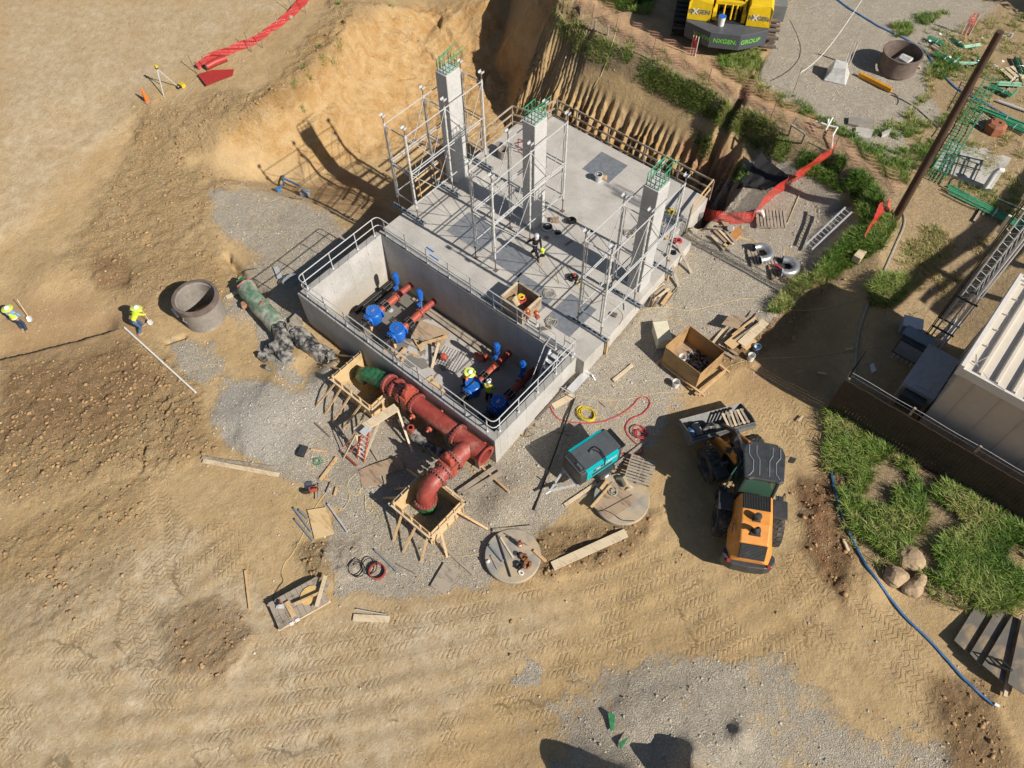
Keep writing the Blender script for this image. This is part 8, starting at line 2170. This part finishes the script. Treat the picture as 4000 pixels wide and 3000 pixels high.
o = sheet('wooden_box', 'pale weathered wooden box lying in grass below the utility pole', 'box', [(3355, 983), (3382, 1050 - 15), (3318, 1052), (3355, 983)][:0] or [(3353, 983), (3380, 997), (3342, 1050), (3315, 1035)], M_wood2, .35, 0)
cord('white flat hose snaking down the dirt path below the utility pole', [(3520, 805), (3533, 850), (3530, 890), (3505, 940), (3470, 1020), (3430, 1110), (3405, 1160), (3385, 1200), (3360, 1270), (3345, 1350), (3340, 1440), (3335, 1480)], .05, M_strap, 'flat_hose', cat='hose')
cord('long blue layflat hose running down the right side past the grass to the steel plates', [(3235, 1600), (3240, 1700), (3240, 1800), (3252, 1880), (3270, 1960), (3300, 2050), (3350, 2150), (3400, 2240), (3470, 2330), (3550, 2430), (3620, 2490), (3700, 2580), (3780, 2670), (3880, 2755)], .055, M_blueh, 'layflat_hose', cat='hose')
for i, (a, b_, lb) in enumerate((((3880, 2750), (3898, 2760), 'white fitting at the lower end of the blue layflat hose'),)): lay('hose_fitting', lb, 'fitting', a, b_, .12, None, M_white)
# steel plates bottom right
M_plate = mat('trench_plate', (.16, .145, .125), .6, .3, .15, 2, .1, c2=(.33, .24, .14), c2amt=.6)
for i, pts in enumerate(([(3710, 2510), (3822, 2345), (3875, 2352), (3765, 2560)], [(3765, 2565), (3885, 2385), (3930, 2410), (3805, 2608)], [(3805, 2612), (3935, 2415), (3965, 2425), (3890, 2680)], [(3895, 2685), (3970, 2415), (4090, 2480), (4040, 2780)])):
    o = sheet('steel_plate', ['leftmost dirty steel plate in the fanned stack at the lower right', 'second dirty steel plate in the fanned stack at the lower right', 'third narrow steel plate in the fanned stack at the lower right', 'rightmost large steel plate in the fanned stack at the lower right'][i], 'steel plate', pts, M_plate, .04, .06 + .12 * i)
lay('timber_skid', 'timber skid poking out from under the rightmost steel plate', 'timber', (3915, 2725), (3930, 2660), .12, .1, M_wood2, .1)
o = MB().tube([(0, 0, 0), (.15, .1, .02), (.3, .5, .05), (.2, .9, .05), (.05, .6, .03), (.1, .1, .02)], .045, 6).build('sling', M_black, None, smooth=True); P_ = at(3960, 2640, -.6); o.location = Vector(P_); o.rotation_euler = (0, 0, R(100)); tag(o, 'black sling looped over the rightmost steel plate', 'sling')
for i, (a, b_, w_) in enumerate((((3280, 1750), (3338, 1825), .12), ((3345, 1875), (3402, 1832), .14), ((3292, 2110), (3312, 2155), .1), ((3115, 1650), (3135, 1630), .06), ((3190, 1460), (3225, 1465), .1), ((3300, 1370), (3330, 1365), .08))):
    lay('plank', ['pale narrow board lying in the lower grass beside the blue hose', 'short pale board in the lower grass right of the narrow one', 'small brown board near the dirt bank below the blue hose', 'tiny bright offcut on dirt left of the fence corner', 'grey offcut lying in the building shadow', 'small offcut in the building shadow near the white hose'][i], 'board', a, b_, w_, .03, M_wood2, .08)
rm = MB()
for k in range(8): rm.cyl((0, k * .18, .05), (7.5, k * .18, .05), .009, n=4)
for k in range(40): rm.cyl((k * .19, 0, .06), (k * .19, 1.3, .06), .009, n=4)
for q, (px, py, rz_, lb) in enumerate(((3540, 1860, -8, 'rusty wire mesh panel half buried in the lower grass in front of the fence'),)):
    P_ = G(px, py, .12); o = rm.build('wire_mesh_panel', M_rust, None); o.location = Vector(P_); o.rotation_euler = (0, 0, R(rz_)); tag(o, lb, 'wire mesh')
sheet('red_netting', 'scrap of orange netting lying in the lower grass', 'netting', [(3345, 1745), (3370, 1740), (3385, 1780), (3415, 1790), (3335, 1795)], M_netd, .02, .12)
sheet('white_sheet', 'pale flat sheet lying in the building shadow', 'sheet', [(3395, 1430), (3410, 1420), (3422, 1450), (3402, 1462)], M_white, .02, .05)
for i, (px, py, r_) in enumerate(((3545, 2180, .5), (3495, 2255, .45), (3560, 2300, .4), (3590, 2270, .3))):
    rnd = random.Random(i + 3)
    bm2 = bmesh.new(); bmesh.ops.create_icosphere(bm2, subdivisions=3, radius=r_)
    for v in bm2.verts:
        k = 1 + .16 * math.sin(v.co.x * 2.6 / r_ + i * 2) * math.cos(v.co.y * 2.2 / r_ + i) + rnd.uniform(-.05, .05); v.co *= k; v.co.z *= .8; v.co.x *= 1.15 - .1 * i
    me = bpy.data.meshes.new('boulder'); bm2.to_mesh(me); bm2.free(); me.materials.append(mat('boulder_clay', (.40, .29, .18), .9, 0, .2, 4, .8, 8) if i == 0 else bpy.data.materials['boulder_clay'])
    o = bpy.data.objects.new('boulder', me); COL.objects.link(o); o.location = Vector(G(px, py, .1)); tag(o, ['largest clay boulder below the lower grass', 'dirt covered boulder left of the blue hose shadow', 'low boulder nearest the steel plates', 'small flat boulder between the larger ones'][i], 'boulder')
for i, (pts, lb) in enumerate((([(2372, 2790), (2385, 2785), (2402, 2800), (2398, 2850), (2385, 2860), (2378, 2820)], 'larger torn green plastic scrap on the sand at the bottom'), ([(2415, 2905), (2460, 2875), (2440, 2905), (2425, 2930)], 'smaller torn green plastic scrap on gravel at the bottom'))):
    sheet('green_scrap', lb, 'plastic', pts, M_greenw, .02, .08)

# unseen raised beams added beyond the right edge to cast stripes over the grass
pb = thing('shadow_beams', 'raised beams added beyond the right picture edge to cast long stripes over the dry grass', 'shadow beams', (21, 24, .5))
for (pa, pb_, w_, hz) in (((3800, 820), (3420, 1290), .9, 8.0), ((3870, 880), (3640, 1180), .28, 8.6), ((3960, 830), (3720, 1230), .9, 9.2)):
    A_, B_ = at(*pa, .3), at(*pb_, .1); sh2 = np.array([1.303 * (hz - .2), .06 * hz, hz - .2]); A_ = A_ + sh2; B_ = B_ + sh2
    MB().bar(A_ + (A_ - B_) * .8, B_, w_, .12).build('shadow_beam', M_galv, pb, True)
for px, py in ((3720, 950), (3640, 1050), (3420, 1290)):
    q = at(px, py, .2) + np.array([1.303 * 7.8, .5, 0]); MB().cyl((q[0], q[1], -1), (q[0], q[1], 8.0), .15, n=10).cyl((q[0] - .5, q[1], 8.0), (q[0] + 3.2, q[1], 8.6), .08, n=6).build('column', M_galv, pb, True)
# ---------------------------------------------------------------- vegetation and loose stones
rng = np.random.default_rng(11)
def leafmat(name, cols, dry):
    m, n, p, N, L = newmat(name)
    a = N('ShaderNodeAttribute'); a.attribute_name = 'tint'
    r = N('ShaderNodeValToRGB'); e = r.color_ramp.elements
    e[0].position = 0; e[0].color = (*cols[0], 1); e[1].position = 1; e[1].color = (*dry, 1)
    for i, c in enumerate(cols[1:]): q = e.new((i + 1) / (len(cols) + .5)); q.color = (*c, 1)
    L(a.outputs['Fac'], r.inputs[0]); L(r.outputs[0], p.inputs['Base Color'])
    p.inputs['Roughness'].default_value = .55; p.inputs['Specular IOR Level'].default_value = .3
    t = N('ShaderNodeBsdfTranslucent'); L(r.outputs[0], t.inputs[0]); ms = N('ShaderNodeMixShader'); ms.inputs[0].default_value = .25
    L(p.outputs[0], ms.inputs[1]); L(t.outputs[0], ms.inputs[2]); L(ms.outputs[0], n.nodes['Material Output'].inputs[0])
    return m
M_grass = leafmat('grass_blades', [(.05, .11, .018), (.11, .22, .03), (.19, .31, .055), (.32, .35, .10)], (.52, .42, .22))
def numpy_mesh(name, V, F, m, tint=None):
    me = bpy.data.meshes.new(name); me.vertices.add(len(V)); me.vertices.foreach_set('co', V.astype(np.float32).ravel())
    k = F.shape[1]; me.loops.add(F.size); me.polygons.add(len(F)); me.loops.foreach_set('vertex_index', F.astype(np.int32).ravel())
    me.polygons.foreach_set('loop_start', (np.arange(len(F)) * k).astype(np.int32)); me.polygons.foreach_set('loop_total', np.full(len(F), k, np.int32)); me.update()
    if tint is not None:
        a = me.attributes.new('tint', 'FLOAT', 'POINT'); a.data.foreach_set('value', tint.astype(np.float32))
    me.materials.append(m); o = bpy.data.objects.new(name, me); COL.objects.link(o); return o
def blades(name, label, zones):
    VV, FF, TT_ = [], [], []; base = 0
    for pts, n, per, h, dry, gap in zones:
        pts = np.array(pts, float); lo, hi = pts.min(0), pts.max(0)
        q = rng.uniform(lo, hi, (n * 6, 2))
        q = q[poly_sd(pts, q[:, 0], q[:, 1]) < 0][:n * 2]
        W = np.array([G(*p) for p in q[:]]) if len(q) < 1 else None
        A = np.stack([at(x, y, 0) for x, y in q]); D = A - CAM; D /= np.linalg.norm(D, axis=1)[:, None]
        # march to the ground
        t = np.full(len(q), 24.0); Pm = CAM + D * t[:, None]
        for _ in range(260):
            g = bil(GZ, Pm[:, 0], Pm[:, 1]); up = Pm[:, 2] > g; t = t + np.where(up, .16, 0); Pm = CAM + D * t[:, None]
        g = bil(GZ, Pm[:, 0], Pm[:, 1])
        den = fbm(Pm[:, 0], Pm[:, 1], 1.3, 91, 3) > gap
        C_ = np.stack([Pm[:, 0], Pm[:, 1], g], -1)[den][:n]
        K = len(C_) * per
        c = np.repeat(C_, per, 0); cl = np.repeat(rng.uniform(.6, 1.3, len(C_)), per); ct = np.repeat(rng.normal(0, .12, len(C_)) + .5 * fbm(C_[:, 0], C_[:, 1], 1.8, 95, 3), per)
        a = rng.uniform(0, 2 * np.pi, K); r = np.abs(rng.normal(0, .09, K))
        b0 = c + np.stack([np.cos(a) * r, np.sin(a) * r, np.zeros(K)], -1)
        b0[:, 2] = bil(GZ, b0[:, 0], b0[:, 1]) - .02
        ln = h * cl * rng.uniform(.5, 1.25, K); a2 = a + rng.normal(0, .7, K); lean = rng.uniform(.15, 1.0, K)
        d = np.stack([np.cos(a2), np.sin(a2), np.zeros(K)], -1); sd_ = np.stack([-d[:, 1], d[:, 0], np.zeros(K)], -1) * (rng.uniform(.008, .016, K) * (h / .4) ** .5)[:, None]
        z = np.array([0, 0, 1.0])
        m1 = b0 + d * (ln * .25 * lean)[:, None] + z * (ln * .6)[:, None]
        m2 = b0 + d * (ln * (.45 + .35 * lean))[:, None] + z * (ln * (.95 - .35 * lean))[:, None]
        V = np.stack([b0 - sd_, b0 + sd_, m1 + sd_ * .8, m1 - sd_ * .8, m2], 1).reshape(-1, 3)
        i = np.arange(K) * 5 + base
        FF += [np.stack([i, i + 1, i + 2], -1), np.stack([i, i + 2, i + 3], -1), np.stack([i + 3, i + 2, i + 4], -1)]
        VV.append(V); base += len(V); TT_.append(np.repeat(np.clip(dry + ct + rng.normal(0, .16, K), 0, 1), 5))
    o = numpy_mesh(name, np.concatenate(VV), np.concatenate(FF), M_grass, np.concatenate(TT_))
    return tag(o, label, 'grass', kind='stuff')
blades('grass', 'tall bright green grass on the slope in front of the board fence', [
    ([(3225, 1600), (3330, 1650), (3480, 1770), (3700, 1890), (4010, 2100), (4010, 2330), (3850, 2400), (3700, 2300), (3480, 2190), (3330, 2080), (3280, 1950), (3230, 1820)], 2800, 12, .46, .42, -.22),
    ([(3205, 1600), (3330, 1650), (3700, 1890), (4010, 2080), (4010, 2400), (3850, 2450), (3680, 2360), (3450, 2230), (3300, 2120), (3260, 1980), (3200, 1820)], 700, 7, .36, .75, .0),
    ([(3225, 1600), (3300, 1640), (3420, 1740), (3700, 1890), (4010, 2090), (4010, 2160), (3600, 1930), (3300, 1800)], 400, 16, .45, .42, -.4)])
blades('grass', 'green grass on the right bank round the utility pole', [
    ([(3250, 630), (3400, 720), (3490, 880), (3440, 970), (3330, 1040), (3230, 1090), (3190, 1060), (3270, 970), (3370, 870), (3320, 760)], 1400, 14, .40, .45, -.4),
    ([(3390, 1120), (3440, 1085), (3520, 1090), (3545, 1140), (3480, 1200), (3400, 1200)], 300, 20, .42, .36, -.8),
    ([(3000, 1220), (3100, 1100), (3230, 1050), (3290, 1090), (3150, 1130), (3060, 1230)], 260, 16, .35, .5, -.3)])
blades('grass', 'mixed green and dry grass along the far bank crest', [
    ([(2085, 5), (2200, 20), (2330, 150), (2560, 270), (2800, 400), (3010, 530), (3290, 690), (3290, 760), (3000, 600), (2850, 505), (2560, 355), (2400, 290), (2230, 200)], 2200, 9, .24, .62, -.25),
    ([(2500, 330), (2560, 290), (2800, 400), (3010, 530), (3260, 660), (3290, 760), (3000, 610), (2850, 520), (2700, 440)], 1300, 11, .26, .50, -.3),
    ([(2780, 250), (2900, 190), (2990, 210), (2960, 320), (3050, 400), (2950, 380), (2830, 290)], 350, 16, .35, .5, -.4),
    ([(3000, 360), (3100, 380), (3350, 540), (3520, 680), (3620, 800), (3540, 760), (3380, 620), (3200, 480), (3000, 400)], 500, 14, .28, .48, .0),
    ([(2330, 0), (2560, 0), (2540, 60), (2380, 40)], 350, 14, .3, .5, -.2), ([(2150, 60), (2400, 90), (3060, 470), (3250, 600), (3180, 640), (2900, 480), (2500, 290), (2240, 150)], 450, 12, .25, .8, .1)])
blades('grass', 'sparse weeds and dry grass over the storage yard at the upper right', [
    ([(3430, 500), (3560, 430), (3640, 330), (3720, 420), (3640, 640), (3480, 720), (3360, 600), (3400, 530)], 420, 14, .3, .55, -.05),
    ([(3600, 120), (4000, 60), (4000, 900), (3800, 1000), (3560, 1250), (3500, 1050), (3560, 800), (3640, 500)], 1300, 10, .24, .72, .0),
    ([(3560, 900), (3850, 800), (3850, 1000), (3650, 1200), (3520, 1100)], 700, 10, .18, .9, -.2),
    ([(3480, 100), (3560, 90), (3560, 140), (3500, 150)], 60, 16, .3, .5, -.8), ([(3570, 60), (3700, 50), (3680, 100), (3580, 100)], 80, 12, .3, .6, -.3), ([(3600, 330), (3680, 180), (3760, 210), (3720, 300)], 120, 14, .35, .5, -.4)])
blades('grass', 'few small weeds on the tan slope of the left bank', [([(x - 9, y - 9), (x + 9, y - 9), (x + 9, y + 9), (x - 9, y + 9)], 3, 16, .25, .45, -2) for x, y in ((1326, 185), (1325, 10), (1262, 252), (1190, 262), (1307, 268), (1205, 308), (1188, 440), (1245, 185), (1155, 342), (1530, 30))] + [([(2700, 520), (2760, 540), (2790, 640), (2740, 620)], 60, 14, .25, .45, -.6), ([(2880, 660), (2930, 680), (2900, 720), (2860, 700)], 50, 14, .25, .45, -.6)])
# loose stones and clods
def stones(name, label, specs, m):
    bm_ = bmesh.new(); bmesh.ops.create_icosphere(bm_, subdivisions=1, radius=1); iv = np.array([v.co[:] for v in bm_.verts]); iF = np.array([[v.index for v in f.verts] for f in bm_.faces]); bm_.free()
    VV, FF, b0 = [], [], 0
    for W_, n, s0, s1, pw in specs:
        w = W_.copy(); w[(GX < -32) | (GX > 21) | (GY < -16) | (GY > 30)] = 0; w = w * (~inside); w = (w ** pw).ravel(); w /= w.sum()
        k = rng.choice(len(w), n, p=w); x = GX.ravel()[k] + rng.uniform(-.06, .06, n); y = GY.ravel()[k] + rng.uniform(-.06, .06, n); z = bil(GZ, x, y)
        s = s0 * (s1 / s0) ** (rng.uniform(0, 1, n) ** 3.2)
        V = iv[None] * rng.uniform(.45, 1.3, (n, len(iv), 1)) * np.stack([s, s * rng.uniform(.6, 1.1, n), s * rng.uniform(.35, .7, n)], -1)[:, None]
        a = rng.uniform(0, 6.28, n); ca, sa_ = np.cos(a)[:, None], np.sin(a)[:, None]
        V = np.stack([V[..., 0] * ca - V[..., 1] * sa_, V[..., 0] * sa_ + V[..., 1] * ca, V[..., 2]], -1) + np.stack([x, y, z + s * .12], -1)[:, None]
        FF.append((iF[None] + (np.arange(n) * len(iv))[:, None, None] + b0).reshape(-1, 3)); VV.append(V.reshape(-1, 3)); b0 += n * len(iv)
    return tag(numpy_mesh(name, np.concatenate(VV), np.concatenate(FF), m), label, name.split('_')[-1], kind='stuff')
stones('dirt_clods', 'loose brown clods scattered over the rough dirt', [(rough * (1 - gravel), 7000, .025, .14, 1.5), (clay * .5 + .08, 1800, .02, .09, 1)], mat('clod_dirt', (.36, .235, .125), .95, 0, .3, 2, .5, 12, spec=.1))
stones('gravel_stones', 'pale loose stones scattered over the gravel and its edges', [(gravel * (1 - gravel) + .12 * gravel + .012, 9000, .02, .07, 1), (g_white + .2 * g_left, 1500, .02, .06, 1)], mat('pale_stone', (.48, .44, .37), .9, 0, .35, 1.2, .3, 12, spec=.1))
# tree out to the right that shades the upper right corner
tr2 = thing('tree', 'leafy tree standing beyond the upper right corner, shading the storage yard', 'tree', (12.5, 44, 1.6))
tk = MB(); tk.tube([(0, 0, 0), (.1, 0, 2), (0, .2, 4), (.1, .1, 7)], [.28, .22, .17, .06], 10)
for k in range(9): a = k * .7; tk.tube([(0, 0, 2.5 + k * .4), (math.cos(a) * 1.3, math.sin(a) * 1.3, 3.6 + k * .4), (math.cos(a) * 2.6, math.sin(a) * 2.6, 4.2 + k * .4)], [.1, .06, .02], 6)
tk.build('trunk', M_oldw, tr2, smooth=True)
n = 9000; th_ = rng.uniform(0, 6.28, n); ph_ = np.arccos(rng.uniform(-1, 1, n)); rr_c = rng.uniform(.55, 1, n) * (1 + .35 * np.sin(th_ * 4) * np.sin(ph_ * 5))
cc_ = np.stack([3.6 * rr_c * np.sin(ph_) * np.cos(th_), 3.8 * rr_c * np.sin(ph_) * np.sin(th_), 5.6 + 2.6 * rr_c * np.cos(ph_)], -1)
e1 = rng.normal(0, .1, (n, 3)); e2 = rng.normal(0, .1, (n, 3)); V = np.stack([cc_ - e1, cc_ + e2, cc_ + e1, cc_ - e2], 1).reshape(-1, 3)
cw_ = numpy_mesh('crown', V, np.arange(n * 4).reshape(n, 4), M_grass, np.repeat(rng.uniform(0, .4, n), 4)); cw_.parent = tr2
